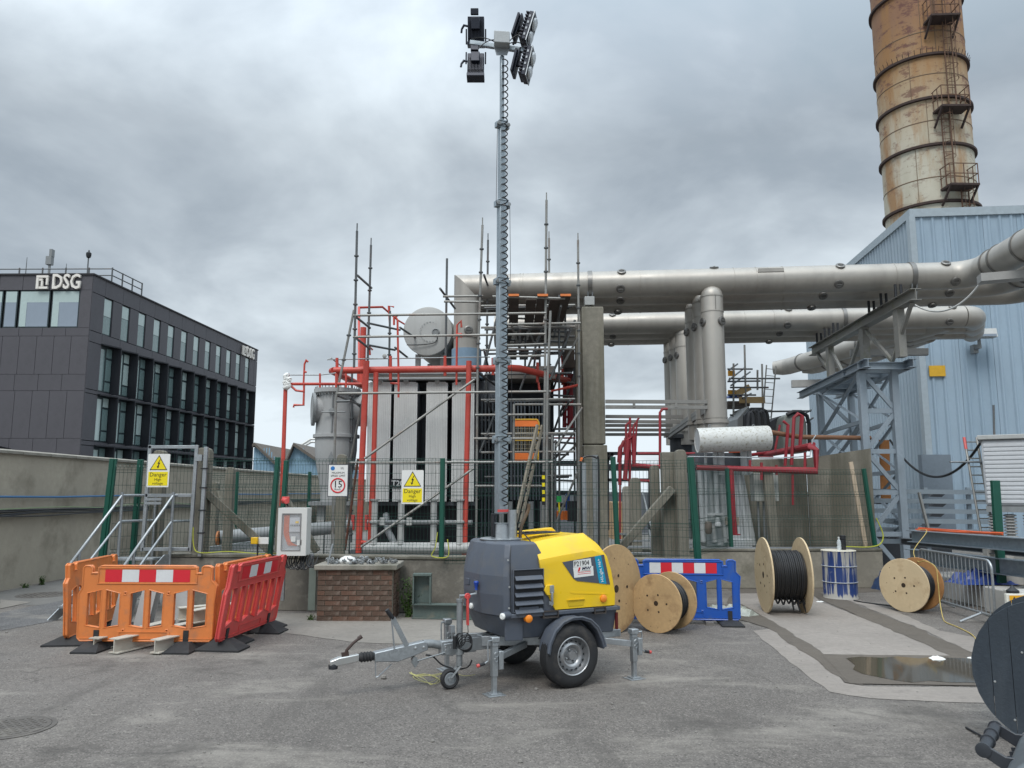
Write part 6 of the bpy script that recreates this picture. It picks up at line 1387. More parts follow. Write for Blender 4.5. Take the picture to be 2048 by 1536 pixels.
m.build('flange_bolts', GREYM, ve, kind='stuff')
q = P(640,818,YV2); dl = Vector((-1,-.35,0)).normalized(); q0 = Vector((vx,YV2,vz(820)))
MB().tube(q0+dl*.2,q0+dl*.55,.30,28).build('side_branch', VG, ve); MB().lathe(q0+dl*.55,dl,[(.37,-.06),(.37,.0),(.30,.01),(.28,-.02),(.001,-.02)],32).build('side_flange', GREYM, ve)
dr2 = Vector((1,.25,0)).normalized(); MB().tube(q0+dr2*.2+Vector((0,0,.0)),q0+dr2*1.2,.36,28).build('side_branch', VG, ve)
m = MB()
for a_,b_ in (((0,-.42,.30),(0,-.42,-.55)),((-.22,-.47,-.10),(.30,-.47,-.10))): m.tube(q0+Vector(a_)+Vector((0,-.06,0)),q0+Vector(b_)+Vector((0,-.06,0)),.016,6)
m.lathe(q0+Vector((0,-.5,-.08)),(0,-1,0),[(.07,-.02),(.07,.02),(.02,.03)],16); m.build('valve_handles', GREYM, ve)
MB().prism([(vx+.0,YV2-r-.01,vz(905)),(vx+.06,YV2-r-.01,vz(917)),(vx,YV2-r-.01,vz(929)),(vx-.06,YV2-r-.01,vz(917))],(0,.02,0)).build('diamond_plate', GREYM, ve)
for s in (-.28,.28): MB().beam((vx+s,YV2,0.1),(vx+s,YV2,zl_),.16,.16).build('leg', GREYP, ve)
MB().bx(vx-.5,vx+.6,YV2-.3,YV2+.3,zl_-.08,zl_+.0).build('support_ring', GREYM, ve)
# ---- dark cooler bank right of the transformer
dk = thing('cooler_bank', (Xp(1045),17.2,0), 'dark finned cooler bank behind the mast and scaffold', 'cooler')
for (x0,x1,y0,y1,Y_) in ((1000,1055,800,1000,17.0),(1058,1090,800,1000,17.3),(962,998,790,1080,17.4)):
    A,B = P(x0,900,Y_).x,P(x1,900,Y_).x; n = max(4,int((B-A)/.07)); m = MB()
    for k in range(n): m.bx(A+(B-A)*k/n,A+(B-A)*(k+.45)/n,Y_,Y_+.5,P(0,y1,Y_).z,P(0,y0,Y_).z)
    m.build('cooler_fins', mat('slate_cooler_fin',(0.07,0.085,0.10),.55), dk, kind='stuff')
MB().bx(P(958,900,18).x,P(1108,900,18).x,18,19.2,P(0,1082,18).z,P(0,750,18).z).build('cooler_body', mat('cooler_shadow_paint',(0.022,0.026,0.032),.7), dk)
MB().bx(P(1000,900,17.2).x,P(1112,900,17.2).x,17.2,18.6,P(0,757,17.2).z,P(0,732,17.2).z).build('top_cover', mat('buff_cover',(0.27,0.25,0.225),.7,0,.1,3), dk)
for x in (1003,1020,1062,1085): MB().tube((P(x,1000,17).x,17,P(0,1080,17).z),(P(x,1000,17).x,17,P(0,1003,17).z),.06,10).build('pipe_leg', GREYM, dk)
og = thing('orange_mesh_gate', P(1053,880,15.9), 'orange and wire edge protection gate hung in the scaffold', 'gate')
Yg = 15.9; gx = lambda x: P(x,880,Yg).x; gz = lambda y: P(0,y,Yg).z
OG = mat('bright_orange_panel',(0.80,0.19,0.035),.5,0,.05,3)
MB().bx(gx(1029),gx(1077),Yg,Yg+.01,gz(853),gz(839)).build('top_panel', OG, og, bevel=.003); MB().bx(gx(1028),gx(1073),Yg,Yg+.01,gz(921),gz(906)).build('bottom_panel', OG, og, bevel=.003)
YL = mat('yellow_gate_frame',(0.65,0.38,0.02),.5); MB().path([Vector((gx(1030),Yg,gz(839))),Vector((gx(1074),Yg,gz(839))),Vector((gx(1078),Yg,gz(845))),Vector((gx(1076),Yg,gz(921)))],.015,6).build('frame_tube', YL, og)
MB().tube((gx(1030),Yg,gz(881)),(gx(1076),Yg,gz(881)),.012,6).build('frame_tube', YL, og)
m = MB()
for k in range(13): m.tube((gx(1030+k*3.7),Yg,gz(905)),(gx(1030+k*3.7),Yg,gz(853)),.004,4)
for k in range(6): m.tube((gx(1030),Yg,gz(857+k*8)),(gx(1076),Yg,gz(857+k*8)),.004,4)
m.build('gate_mesh', mat('buff_wire',(0.35,0.30,0.2),.6), og, kind='stuff')
# ---- scaffold
sf = thing('scaffold', (Xp(900),16,0), 'tube scaffold with tall standards around the big transformer', 'scaffold')
YF, YBk = 15.1, 18.6
rings = MB()
def standard(pts, r=.0245, m=SCAF, ring=True, spig=True):
    w = pp(*pts); b = MB(); b.path(w, r, 8)
    if spig: b.tube(w[0], w[0]+Vector((0,0,.16)), r*.55, 6)
    b.build('standard', m, sf)
    if ring:
        L_ = (w[0]-w[1]); n = int(L_.length/.5)
        for k in range(1, n+1): q = w[0] - L_.normalized()*(.02+.5*k); rings.lathe(q-Vector((0,0,.02)), (0,0,1), [(r,0),(r*1.9,.005),(r*1.9,.03),(r,.035)], 10, cap=False)
standard([(714,462,YF),(708,735,YF)], m=SCAFD); standard([(742,490,16.4),(735,735,16.4)], m=SCAFD)
standard([(708,620,YF),(672,795,YF),(664,1108,YF)], m=SCAF, spig=False)
standard([(780,622,17.4),(778,740,17.4)], m=SCAFD, spig=False)
standard([(894,517,16.2),(891,735,16.2)], m=SCAFD, ring=False, spig=False)
standard([(965,450,15.6),(955,740,15.6),(952,1108,15.6)]); standard([(976,480,17.6),(973,760,17.6),(968,1100,17.6)], m=SCAFD)
standard([(1093,400,15.3),(1090,760,15.3),(1085,1105,15.3)]); standard([(1098,476,17.6),(1099,760,17.6),(1096,1100,17.6)], m=SCAF)
standard([(1156,480,16.4),(1158,760,16.4),(1156,1090,16.4)]); standard([(1101,622,15.0),(1095,760,15.0),(1092,1108,15.0)], ring=False, spig=False)
standard([(1104,870,15.4),(1104,1105,15.4)], ring=False, spig=False); standard([(1111,880,16.6),(1110,1100,16.6)], ring=False, spig=False, m=SCAFD)
standard([(1148,720,17.8),(1150,1090,17.8)], ring=False, m=SCAFD, spig=False); standard([(1028,808,15.6),(1027,925,15.6)], ring=False, spig=False)
standard([(704,745,17.0),(702,1085,17.0)], ring=True, m=SCAFD, spig=False)
standard([(1086,955,15.2),(1086,1110,15.2)], ring=False, spig=False)
rings.build('cup_joints', SCAFD, sf, kind='stuff')
def ledger(x0,y0,x1,y1,Y0,Y1=None,m=SCAF,r=.0245,name='ledger'): MB().tube(P(x0,y0,Y0),P(x1,y1,Y1 or Y0),r,8).build(name, m, sf)
for a in ((706,631,1092,626,YF),(706,674,1090,668,YF),(672,787,1102,783,YF),(1007,649,1161,646,15.4),(1013,691,1091,688,15.3),(1014,713,1092,711,15.3),(985,593,1130,597,15.2),(950,830,1086,829,15.5),(948,877,1103,877,15.5),(700,925,1105,924,YF),(950,972,1095,972,15.5),(1030,809,1162,809,16.2),(888,603,966,604,15.7),(886,593,966,592,15.9)): ledger(*a)
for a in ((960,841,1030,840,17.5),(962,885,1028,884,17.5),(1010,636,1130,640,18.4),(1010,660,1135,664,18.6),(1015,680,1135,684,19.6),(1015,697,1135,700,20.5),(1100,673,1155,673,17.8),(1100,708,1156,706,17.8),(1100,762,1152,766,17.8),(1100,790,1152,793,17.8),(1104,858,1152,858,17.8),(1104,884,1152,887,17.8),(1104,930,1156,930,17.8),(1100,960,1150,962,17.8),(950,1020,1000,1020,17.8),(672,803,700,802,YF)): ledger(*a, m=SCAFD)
# ledgers running back in depth
for a in ((715,551,743,576,YF,16.4),(712,634,740,656,YF,16.4),(735,646,800,660,16.4,17.5),(800,655,845,685,17.0,18.6),(714,678,740,698,YF,16.4),(735,690,790,700,16.4,17.4),(790,695,815,715,17.2,18.2),(880,577,910,617,15.7,17.0),(672,790,725,812,YF,16.6),(700,795,725,818,16.4,17.1),(968,550,976,572,15.6,17.6),(955,745,990,770,15.6,17.6)): ledger(*a, m=SCAFD, name='transom')
for a in ((729,917,949,759,YF,15.4),(722,1094,947,937,YF,15.4),(1112,894,1164,815,15.9,16.3),(1110,918,1150,862,17.6,17.8),(1110,930,1152,890,17.8,17.8),(1120,740,1156,675,16.6,16.4),(1112,1045,1155,945,16.6,16.3),(700,925,725,800,16.8,16.4),(1022,647,1038,695,16.2,17.6),(1058,662,1070,690,18.0,19.0)): ledger(*a, name='brace')
ledger(690,1100,716,918,15.8,15.2,m=mat('rusty_tube',(0.22,0.10,0.07),.7,.3,.3,4),name='brace')
# timber boards seen from below
zpl = P(1024,594,15.2).z
for i, xx in enumerate((-.02,.34,.56,.82,1.02)):
    MB().bx(xx-.05,xx+.16,15.15+.3*(i%2),18.0,zpl+.0,zpl+.045).build('scaffold_board', TIMB, sf)
    if i in (0,2,4): MB().bx(xx-.05,xx+.16,15.12+.3*(i%2),15.148+.3*(i%2),zpl+.0,zpl+.045).build('board_end_band', mat('orange_end_band',(0.7,0.2,0.05),.6), sf)
z2 = P(1024,690,19).z
for i, xx in enumerate((-.05,.27,.6,.9)): MB().beam((xx,18.1,zpl-.02),(xx-.12,20.5,z2+.35),.21,.045).build('scaffold_board', TIMB, sf)
for i, xx in enumerate((0.0,.30,.62)): MB().bx(xx-.1,xx+.12,19.0,20.3,P(0,702,19).z,P(0,702,19).z+.045).build('scaffold_board', TIMB, sf)
MB().bx(1.22,1.45,17.7,18.6,P(0,735,17.7).z,P(0,700,17.7).z).build('toe_board', TIMB, sf)
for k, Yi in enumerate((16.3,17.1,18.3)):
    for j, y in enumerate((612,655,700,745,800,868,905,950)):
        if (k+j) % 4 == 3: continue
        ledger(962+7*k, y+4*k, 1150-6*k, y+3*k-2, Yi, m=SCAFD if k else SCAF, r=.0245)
for j, (x, y) in enumerate(((1005,612),(1040,655),(1072,700),(1122,612),(1136,660),(968,700),(1118,745),(1140,800),(975,800),(1060,905),(1120,905),(975,868),(1005,950),(1130,868))):
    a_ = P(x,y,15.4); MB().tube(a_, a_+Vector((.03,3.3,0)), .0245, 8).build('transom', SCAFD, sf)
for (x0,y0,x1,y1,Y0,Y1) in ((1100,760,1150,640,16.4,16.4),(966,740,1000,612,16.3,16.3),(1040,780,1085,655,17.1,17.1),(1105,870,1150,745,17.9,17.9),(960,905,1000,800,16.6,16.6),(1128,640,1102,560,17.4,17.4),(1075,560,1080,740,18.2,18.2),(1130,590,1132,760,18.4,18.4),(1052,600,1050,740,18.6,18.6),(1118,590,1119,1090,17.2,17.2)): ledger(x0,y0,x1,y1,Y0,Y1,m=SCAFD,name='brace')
# pole ladder
ld = thing('ladder', P(1050,1000,14.9), 'grey timber pole ladder leaning on the scaffold right of the mast', 'ladder'); LTM = mat('grey_ladder_timber',(0.24,0.215,0.17),.8,0,.15,6)
la, lb = P(1034,1056,14.7), P(1080,850,15.25)
off = Vector((.05,.0,0)); MB().beam(la-off,lb-off,.045,.06).build('stile', LTM, ld); MB().beam(la+off+Vector((0,.1,0)),lb+off+Vector((0,.1,0)),.04,.06).build('stile', LTM, ld)
for k in range(10): q = lerp(la,lb,(k+.5)/10); MB().tube(q-off,q+off+Vector((0,.1,0)),.015,6).build('rung', BLACKM, ld)
tp = thing('hazard_tape_tube', P(1087,990,15.0), 'upright tube wrapped in yellow and black hazard tape', 'tube')
for k in range(9): MB().tube(P(1087,1010-k*7.4,14.98),P(1087,1010-(k+1)*7.4,14.98),.03,8).build('tape_band', YELSIGN if k % 2 else INK, tp)
# ---- red deluge pipework (left)
rp = thing('red_pipework', P(830,740,15.8), 'bright red fire deluge pipework framing the big transformer', 'pipework')
YR = 15.75
ptube(rp,'header_pipe',RED,.072,(668,741,YR),(1002,737,YR),n=14); ptube(rp,'header_pipe',RED,.072,(668,741,YR),(664,742,YR+.15),(724,772,18.2),n=14)
ptube(rp,'header_pipe',RED,.072,(1005,735,YR),(1040,737,16.2),(1140,762,18.0),n=14); ptube(rp,'header_pipe',DRED,.08,(1141,748,18.0),(1141,860,18.0),n=12)
ptube(rp,'header_pipe',RED,.07,(727,655,18.0),(724,775,18.0),n=12)
ptube(rp,'downpipe',RED,.062,(733,722,YR-.15),(725,900,YR-.15),(717,1106,YR-.15),n=12); ptube(rp,'downpipe',RED,.052,(752,745,YR-.1),(748,900,YR-.1),(742,1083,YR-.1),(722,1085,YR-.15),n=12)
ptube(rp,'downpipe',RED,.055,(938,722,YR-.12),(934,900,YR-.12),(929,1114,YR-.12),n=12)
for x,y0,y1 in ((733,722,735),(938,722,735),(674,716,765),(781,712,760),(890,712,752),(986,716,750),(1075,725,765),(1125,738,770)): ptube(rp,'stub_pipe',RED,.032,(x,y0,YR+(.0 if x<1000 else (x-1000)/60)),(x,y1,YR+(.0 if x<1000 else (x-1000)/60)))
ptube(rp,'branch_pipe',RED,.022,(718,735,YR),(718,615,17.6),(765,614,17.6),(795,640,18.2),(842,668,18.9))
for pts in (((797,795,YR),(797,745,YR),(795,640,YR),(790,632,YR)),((781,766,YR+.05),(790,767,YR),(797,767,YR)),((913,770,YR),(914,650,YR),(922,642,YR),(923,655,YR)),((914,668,YR),(922,668,YR),(923,675,YR)),((788,650,YR),(788,635,YR),(797,630,YR)),((780,660,17.6),(778,612,17.6),(788,614,17.6)),((740,710,16.6),(738,690,16.6),(745,700,16.6)),((1077,765,16.8),(1079,782,16.8),(1085,783,16.8)),((1099,783,17),(1158,770,16.6),(1158,778,16.6)),((1125,735,18),(1122,700,18),(1128,690,18)),((1130,735,18),(1130,705,18),(1122,712,18))): ptube(rp,'spray_nozzle_pipe',RED,.022,*pts)
for y in (775,790,805,820,835,850): ptube(rp,'branch_pipe',DRED,.03,(1127,y,18),(1145,y-3,18))
ptube(rp,'branch_pipe',DRED,.05,(1130,760,18),(1129,855,18)); ptube(rp,'branch_pipe',DRED,.02,(1108,876,17.5),(1150,876,17.5))
for x in (718,722): ptube(rp,'stub_pipe',RED,.05,(x,735,18.2),(x,770,18.2))
ptube(rp,'pilot_line',GALVD,.013,(656,719,YR),(980,714,YR)); ptube(rp,'pilot_line',GALVD,.010,(654,720,YR),(662,716,YR),(690,738,17.0))
for x,y in ((766,712),): MB().lathe(P(x+3,y,YR-.05),(0,-1,0),[(.045,-.01),(.045,.01),(.03,.02)],12).build('pressure_gauge', GREYP, rp)
r2 = thing('red_hydrant_pipe', P(568,900,13.4), 'slender red standpipe with a bandaged joint at the far left of the plant', 'pipework')
YH = 13.4; ptube(r2,'standpipe',RED,.036,(571,778,YH),(567,900,YH),(563,1012,YH),n=12); ptube(r2,'branch_pipe',RED,.026,(575,768,YH),(640,768,YH),(722,768,YH+.6),n=10)
ptube(r2,'spray_nozzle_pipe',RED,.017,(607,768,YH),(609,728,YH),(613,720,YH),(616,724,YH)); ptube(r2,'spray_nozzle_pipe',RED,.017,(608,782,YH),(607,810,YH),(588,810,YH),(587,815,YH)); ptube(r2,'spray_nozzle_pipe',RED,.017,(608,742,YH),(613,745,YH)); ptube(r2,'branch_pipe',RED,.020,(580,770,YH),(592,781,YH),(608,783,YH),(608,768,YH))
for x in (577,640,672,692): ptube(r2,'stub_pipe',RED,.018,(x,747+(x-577)*.0,YH+.0),(x,775,YH))
ptube(r2,'pilot_line',GALVD,.010,(570,750,YH),(640,750,YH),(672,746,YH))
rnd = random.Random(19); m = MB()
for k in range(26): c = P(574+rnd.gauss(0,2.5),767+rnd.gauss(0,7),YH-.04); m.lathe(c,(rnd.uniform(-1,1),rnd.uniform(-1,1),rnd.uniform(-1,1)),[(.001,-.04),(.045,-.02),(.05,.02),(.001,.045)],7)
m.build('white_bandage', WHITEP, r2)
# fence-side upright tubes and little red hydrants behind the brick pier
m = thing('red_hydrant', P(695,1000,16), 'small red fire boxes behind the narrow post', 'hydrant')
for x in (686,703,730): MB().bx(P(x,1030,16.4).x,P(x+5,1030,16.4).x,16.4,16.5,P(0,1060,16.4).z,P(0,1030,16.4).z).build('red_box', REDPL, m)
gp2 = thing('pale_ground_pipe', P(640,1080,15.5), 'large pale grey pipe lying behind the fence left of the cabinet', 'pipe')
MB().path(pp((440,1075,15.0),(560,1065,15.4),(700,1052,16.2)),.13,16).build('pipe', GREYM, gp2); MB().lathe(P(438,1077,14.9),(-1,-.1,0),[(.14,0),(.14,.03),(.001,.03)],20).build('orange_end_cap', mat('rust_orange_cap',(0.35,0.13,0.04),.7), gp2)
tag(MB().beam(P(420,1100,14.2),P(560,1082,14.8),.1,.12).build('cable_tray', BGD if 'BGD' in globals() else GALVD), 'blue grey cable tray lying behind the gate post', 'tray')
# ---- cable tray frames between pillar and uprights
tr_ = thing('duct_support_frame', P(1300,820,17), 'horizontal steel channels running from the concrete pillar to the upright ducts', 'frame')
CH = mat('weathered_channel_steel',(0.26,0.255,0.24),.5,.5,.12,3)
for (x0,y0,x1,y1,Y) in ((1211,803,1420,804,16.9),(1211,814,1420,815,16.9),(1211,833,1366,834,18.2),(1211,843,1360,844,18.2),(1211,851,1345,851,19.4),(1211,860,1340,860,19.4),(1211,869,1338,869,20.6)): MB().beam(P(x0,y0,Y),P(x1,y1,Y),.07,.075).build('channel', CH, tr_)
for (x0,y0,Y0,x1,y1,Y1) in ((1422,806,16.9,1330,872,21.5),(1422,815,16.9,1340,872,21)): MB().beam(P(x0,y0,Y0),P(x1,y1,Y1),.08,.10).build('cross_channel', CH, tr_)
for x in (1268,1352): MB().beam(P(x,804,16.88),P(x,815,16.88),.05,.05).build('spacer', CH, tr_)
dbx = thing('dark_bushing_box', P(1370,890,20.5), 'dark cable box and bushings under the farther upright ducts', 'box')
for k,(x,Y) in enumerate(((1362,21.6),(1375,22.4))): MB().lathe((P(x,900,Y).x,Y,P(0,915,Y).z),(0,0,1),[(.36,0),(.36,.1),(.30,.12),(.30,.5),(.36,.52),(.36,.62),(.28,.64)],24).build('bushing_housing', GREYM if k else DARKM, dbx)
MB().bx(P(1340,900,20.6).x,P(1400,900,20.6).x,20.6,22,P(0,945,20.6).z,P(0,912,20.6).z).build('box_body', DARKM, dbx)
# ---- small transformer on the right
YS_ = 16.0; sx_ = lambda x: P(x,950,YS_).x; sz_ = lambda y: P(0,y,YS_).z
st_ = thing('small_transformer', (sx_(1450),YS_,0), 'smaller pale grey transformer with pipes and a control box behind the green posts', 'transformer')
ST = mat('pale_transformer_paint',(0.50,0.53,0.54),.5,0,.06,2,dirt=(0.33,0.33,0.30),damt=.4,streak=True,dscale=3)
MB().loft([[Vector((sx_(1408),YS_+.1,sz_(1095))),Vector((sx_(1512),YS_+.1,sz_(1095))),Vector((sx_(1512),YS_+.9,sz_(1095))),Vector((sx_(1408),YS_+.9,sz_(1095)))],[Vector((sx_(1408),YS_+.1,sz_(935))),Vector((sx_(1490),YS_+.1,sz_(935))),Vector((sx_(1490),YS_+.9,sz_(935))),Vector((sx_(1408),YS_+.9,sz_(935)))]]).build('tank', ST, st_, bevel=.04)
for i in range(5): MB().tube((sx_(1405+i*22),YS_+.09,sz_(1085)),(sx_(1403+i*19),YS_+.09,sz_(940)),.06,10).build('tank_rib', ST, st_)
for i in range(8): MB().bx(sx_(1380)+i*.035,sx_(1380)+i*.035+.014,YS_+.15,YS_+.8,sz_(1080),sz_(945)).build('radiator_plate', GREYM, st_)
for x0,x1,r_ in ((1411,1413,.03),(1430,1435,.05),(1441,1443,.075),(1487,1489,.07),(1498,1500,.05)): ptube(st_,'oil_pipe',ST,r_,(x0,900,YS_-.05),(x1,950 if x0>1440 else 1050,YS_-.05),n=12)
MB().lathe(P(1417,1058,YS_-.1),(0,0,1),[(.05,-.1),(.07,-.06),(.07,.12),(.05,.15)],14).build('breather', mat('brown_breather',(0.16,0.13,0.11),.5), st_)
MB().lathe(P(1436,1048,YS_-.1),(0,0,1),[(.03,-.08),(.07,-.04),(.07,.0),(.04,.05)],14).build('valve', ST, st_); MB().bx(sx_(1410),sx_(1440),YS_-.12,YS_-.08,sz_(1030),sz_(1026)).build('bracket', ST, st_)
MB().bx(sx_(1499),sx_(1546),YS_-.3,YS_-.0,sz_(1002),sz_(947)).build('control_box', mat('control_box_grey',(0.36,0.38,0.36),.5,0,.06,3,dirt=(.25,.25,.22),damt=.5), st_, bevel=.01)
for x in (1516,1527,1533): ptube(st_,'conduit',GALVD,.02,(x,1003,YS_-.15),(x+3,1090,YS_-.15))
MB().bx(sx_(1452),sx_(1497),YS_-.1,YS_+.1,sz_(1098),sz_(1078)).build('cable_box', ST, st_, bevel=.01); MB().bx(sx_(1450),sx_(1475),YS_-.02,YS_+.1,sz_(1078),sz_(1052)).build('plate', ST, st_); MB().bx(sx_(1448),sx_(1474),YS_-.03,YS_+.08,sz_(1050),sz_(1034)).build('buff_plate', mat('buff_plate',(0.38,0.34,0.28),.7), st_)
MB().bx(sx_(1400),sx_(1500),YS_+.1,YS_+1.2,sz_(934),sz_(905)).build('dark_cover', DG, st_)
# white conservator on top of it
ca, cb_ = P(1394,881,15.6), P(1538,876,15.6); cw = thing('conservator_tank', ca, 'white speckled horizontal conservator cylinder over the small transformer', 'tank')
WSP = mat('speckled_white_paint',(0.56,0.57,0.55),.55,0,.05,3,dirt=(0.22,0.19,0.12),damt=.9,dscale=22,dpos=.54)
dv = (cb_-ca).normalized(); Lc = (cb_-ca).length; MB().lathe(ca,dv,[(.20,.03),(.235,.0),(.245,.0),(.25,.02),(.25,Lc-.02),(.24,Lc),(.001,Lc)],44).build('cylinder', WSP, cw)
MB().lathe(ca,dv,[(.001,.035),(.225,.035),(.235,.01)],44).build('end_dish', ST, cw)
for x in (1419,1507): q = P(x,854,15.6); m = MB(); m.ring(q+Vector((0,0,.02)),(0,1,0),.025,.008,12,6); m.build('lifting_eye', GALVD, cw)
ptube(thing('brown_pipe', P(1600,880,16.4), 'long rusty brown pipe running right from the white conservator', 'pipe'),'pipe',mat('rust_brown_pipe',(0.22,0.11,0.06),.7,0,.2,3),.05,(1538,864,15.8),(1600,874,16.4),(1740,876,17.2),n=10)
# dark red pipework on the right
dp_ = thing('dark_red_pipework', P(1500,930,15.5), 'dark red fire pipework around the small transformer', 'pipework'); YD = 15.45
for r_, pts in ((.055,((1393,935,YD),(1500,938,YD),(1632,942,YD),(1632,900,YD),(1622,893,YD),(1560,905,17),(1520,912,18))),(.045,((1268,905,YD+.6),(1268,930,YD+.6),(1300,933,YD+.6),(1360,934,YD+.6))),(.05,((1462,938,YD),(1466,1020,YD),(1470,1068,YD))),(.022,((1585,940,YD),(1586,1010,YD))),(.03,((1275,907,17),(1390,907,17))),(.03,((1320,935,16.5),(1320,825,16.5),(1325,818,16.5),(1335,818,16.5))),(.026,((1260,905,17),(1260,835,17))),(.026,((1252,900,17),(1252,850,17),(1262,842,17))),(.03,((1570,932,16),(1576,850,16),(1566,842,16))),(.035,((1583,930,16),(1588,835,16),(1596,828,16),(1604,832,16),(1600,895,16))),(.025,((1550,900,17),(1560,850,17))),(.05,((1250,960,16.5),(1256,880,16.5),(1268,870,16.5),(1268,905,16.5))),(.04,((1240,970,17),(1240,900,17),(1248,882,17))),(.03,((1255,960,16.8),(1300,962,16.8),(1304,960,16.8),(1304,1000,16.8))),(.03,((1260,900,16.6),(1258,1080,16.6))),(.022,((1240,950,17),(1240,1080,17))),(.04,((1500,910,18),(1540,905,17.6),(1628,888,16))),(.025,((1545,915,16),(1520,915,17))),(.03,((1480,915,16.5),(1455,915,16.5)))):
    ptube(dp_,'pipe',DRED,r_,*pts,n=10)
for x,y0,y1 in ((1386,915,950),(1523,925,960),(1500,920,940),(1610,905,942),(1553,930,950)): ptube(dp_,'stub_pipe',DRED,.028,(x,y0,YD),(x,y1,YD))
for k in range(7): ptube(dp_,'spray_nozzle_pipe',DRED,.022,(1236+k*6,925-k*9,17),(1238+k*6,895-k*9,17),(1242+k*6,890-k*9,17))
MB().lathe(P(1473,1070,YD),(0,0,1),[(.08,0),(.08,.02)],14).build('pipe_foot', DRED, dp_); MB().lathe(P(1471,906,16.2),(0,0,1),[(.14,0),(.14,.06),(.08,.08)],18).build('orange_valve_wheel', mat('orange_red_valve',(0.5,0.09,0.03),.5), dp_)
ptube(dp_,'pilot_line',GALV,.012,(1375,913,YD),(1560,916,YD),(1620,912,YD),(1625,880,YD),(1632,870,YD))
# galvanised hoop conduits right of pillar
hc = thing('hooped_cable_guard', P(1183,1000,13.5), 'galvanised cable guard channels with a black hoop over the top beside the pillar', 'cable guard')
Yc_ = 13.6; MB().beam(P(1168,1105,Yc_),P(1166,925,Yc_),.10,.06,(0,1,0)).build('channel', GALV, hc); MB().beam(P(1194,1105,Yc_+.1),P(1190,910,Yc_+.1),.10,.06,(0,1,0)).build('mesh_tray', GALVD, hc)
MB().path(smooth_path(pp((1164,1100,Yc_-.05),(1162,930,Yc_-.05),(1166,916,Yc_-.05),(1178,912,Yc_-.05),(1193,916,Yc_-.05),(1197,930,Yc_-.05),(1198,1100,Yc_-.05)),4),.016,8).build('black_hoop', CABLEB, hc)
MB().beam(P(1161,922,Yc_-.06),P(1164,915,Yc_-.06),.04,.04).build('orange_tape', OG, hc)
# site clutter seen through the mesh between mast and pillar
cl = thing('green_first_aid_sign', P(1118,998,17), 'small green sign on a stand behind the fence', 'sign')
Yq=17.0; MB().bx(P(1113,1000,Yq).x,P(1123,1000,Yq).x,Yq,Yq+.02,P(0,1004,Yq).z,P(0,992,Yq).z).build('sign_board', mat('sign_green',(0.02,0.35,0.08),.5), cl); MB().tube(P(1118,1004,Yq+.03),P(1119,1030,Yq+.03),.02,6).build('stand', YELSIGN, cl)
ob = thing('orange_net_heap', P(1125,1030,17.5), 'orange netting and blue sheet heaped by the black bin behind the fence', 'netting')
MB().bx(P(1113,1030,17.6).x,P(1136,1030,17.6).x,17.6,17.9,P(0,1040,17.6).z,P(0,1022,17.6).z).build('orange_net', OG, ob); MB().bx(P(1132,1030,18).x,P(1140,1030,18).x,18,18.2,P(0,1022,18).z,P(0,988,18).z).build('blue_sheet', BLUEPL, ob); MB().bx(P(1137,1030,17.3).x,P(1155,1030,17.3).x,17.3,17.8,P(0,1043,17.3).z,P(0,1002,17.3).z).build('black_bin', BLACKM, ob)
gst = thing('galvanised_steps', P(1290,1080,13.6), 'short flight of galvanised steps behind the fence near the post cluster', 'stair')
for k in range(4): A = P(1240,1068+k*13,14.6-k*.3); B = P(1300+k*2,1068+k*13,14.6-k*.3); MB().beam(A,B,.22,.03).build('tread', GALVD, gst)
ptube(gst,'stringer',GALVD,.02,(1298,1060,14.6),(1308,1112,13.6)); ptube(gst,'handrail',GALVD,.02,(1285,985,14.6),(1308,1075,13.6))
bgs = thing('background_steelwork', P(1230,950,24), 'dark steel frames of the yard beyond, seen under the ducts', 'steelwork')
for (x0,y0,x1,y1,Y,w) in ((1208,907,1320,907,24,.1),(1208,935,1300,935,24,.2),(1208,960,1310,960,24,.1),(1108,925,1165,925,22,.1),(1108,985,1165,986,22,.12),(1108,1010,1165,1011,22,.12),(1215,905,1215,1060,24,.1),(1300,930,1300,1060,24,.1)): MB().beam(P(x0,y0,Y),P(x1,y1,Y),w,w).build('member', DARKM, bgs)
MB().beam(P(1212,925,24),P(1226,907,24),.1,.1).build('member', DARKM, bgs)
far = thing('low_plant_building', (0,34,0), 'low dark plant building in the distance behind the transformers', 'building')
MB().bx(P(960,1000,34).x,P(1330,1000,34).x,34,42,0,P(0,985,34).z+.0).build('wall', DG, far); MB().bx(P(1225,1000,30).x,P(1262,1000,30).x,30,33,0,P(0,1005,30).z).build('timber_stack', mat('timber_stack',(0.4,0.26,0.14),.8,0,.1,3), far)
tag(MB().bx(P(640,1000,36).x,P(960,1000,36).x,36,44,0,P(0,1000,36).z).build('rear_wall', CONCD), 'low dark wall far behind the big transformer', 'wall')
# ---- scaffold, boards and bushings behind the white conservator
s2 = thing('scaffold', P(1500,780,24), 'farther tube scaffold with timber boards and a ladder behind the white conservator', 'scaffold'); YQ = 24.0
for a in ((1489,690,1493,860,YQ),(1524,728,1526,850,YQ+.5),(1515,740,1515,780,YQ),(1467,727,1467,850,YQ)): MB().tube(P(a[0],a[1],a[4]),P(a[2],a[3],a[4]),.032,8).build('standard', SCAF, s2)
for a in ((1455,738,1505,738),(1458,757,1560,757),(1455,763,1521,762),(1460,775,1537,775),(1455,790,1512,790),(1460,830,1520,832),(1530,823,1622,822)): MB().tube(P(a[0],a[1],YQ),P(a[2],a[3],YQ),.028,8).build('ledger', SCAFD, s2)
for a in ((1458,760,1490,735),(1462,771,1500,744),(1458,740,1475,728),(1485,797,1502,787),(1612,845,1626,836),(1612,826,1622,820)): MB().tube(P(a[0],a[1],YQ-.2),P(a[2],a[3],YQ+.6),.028,8).build('brace', SCAFD, s2)
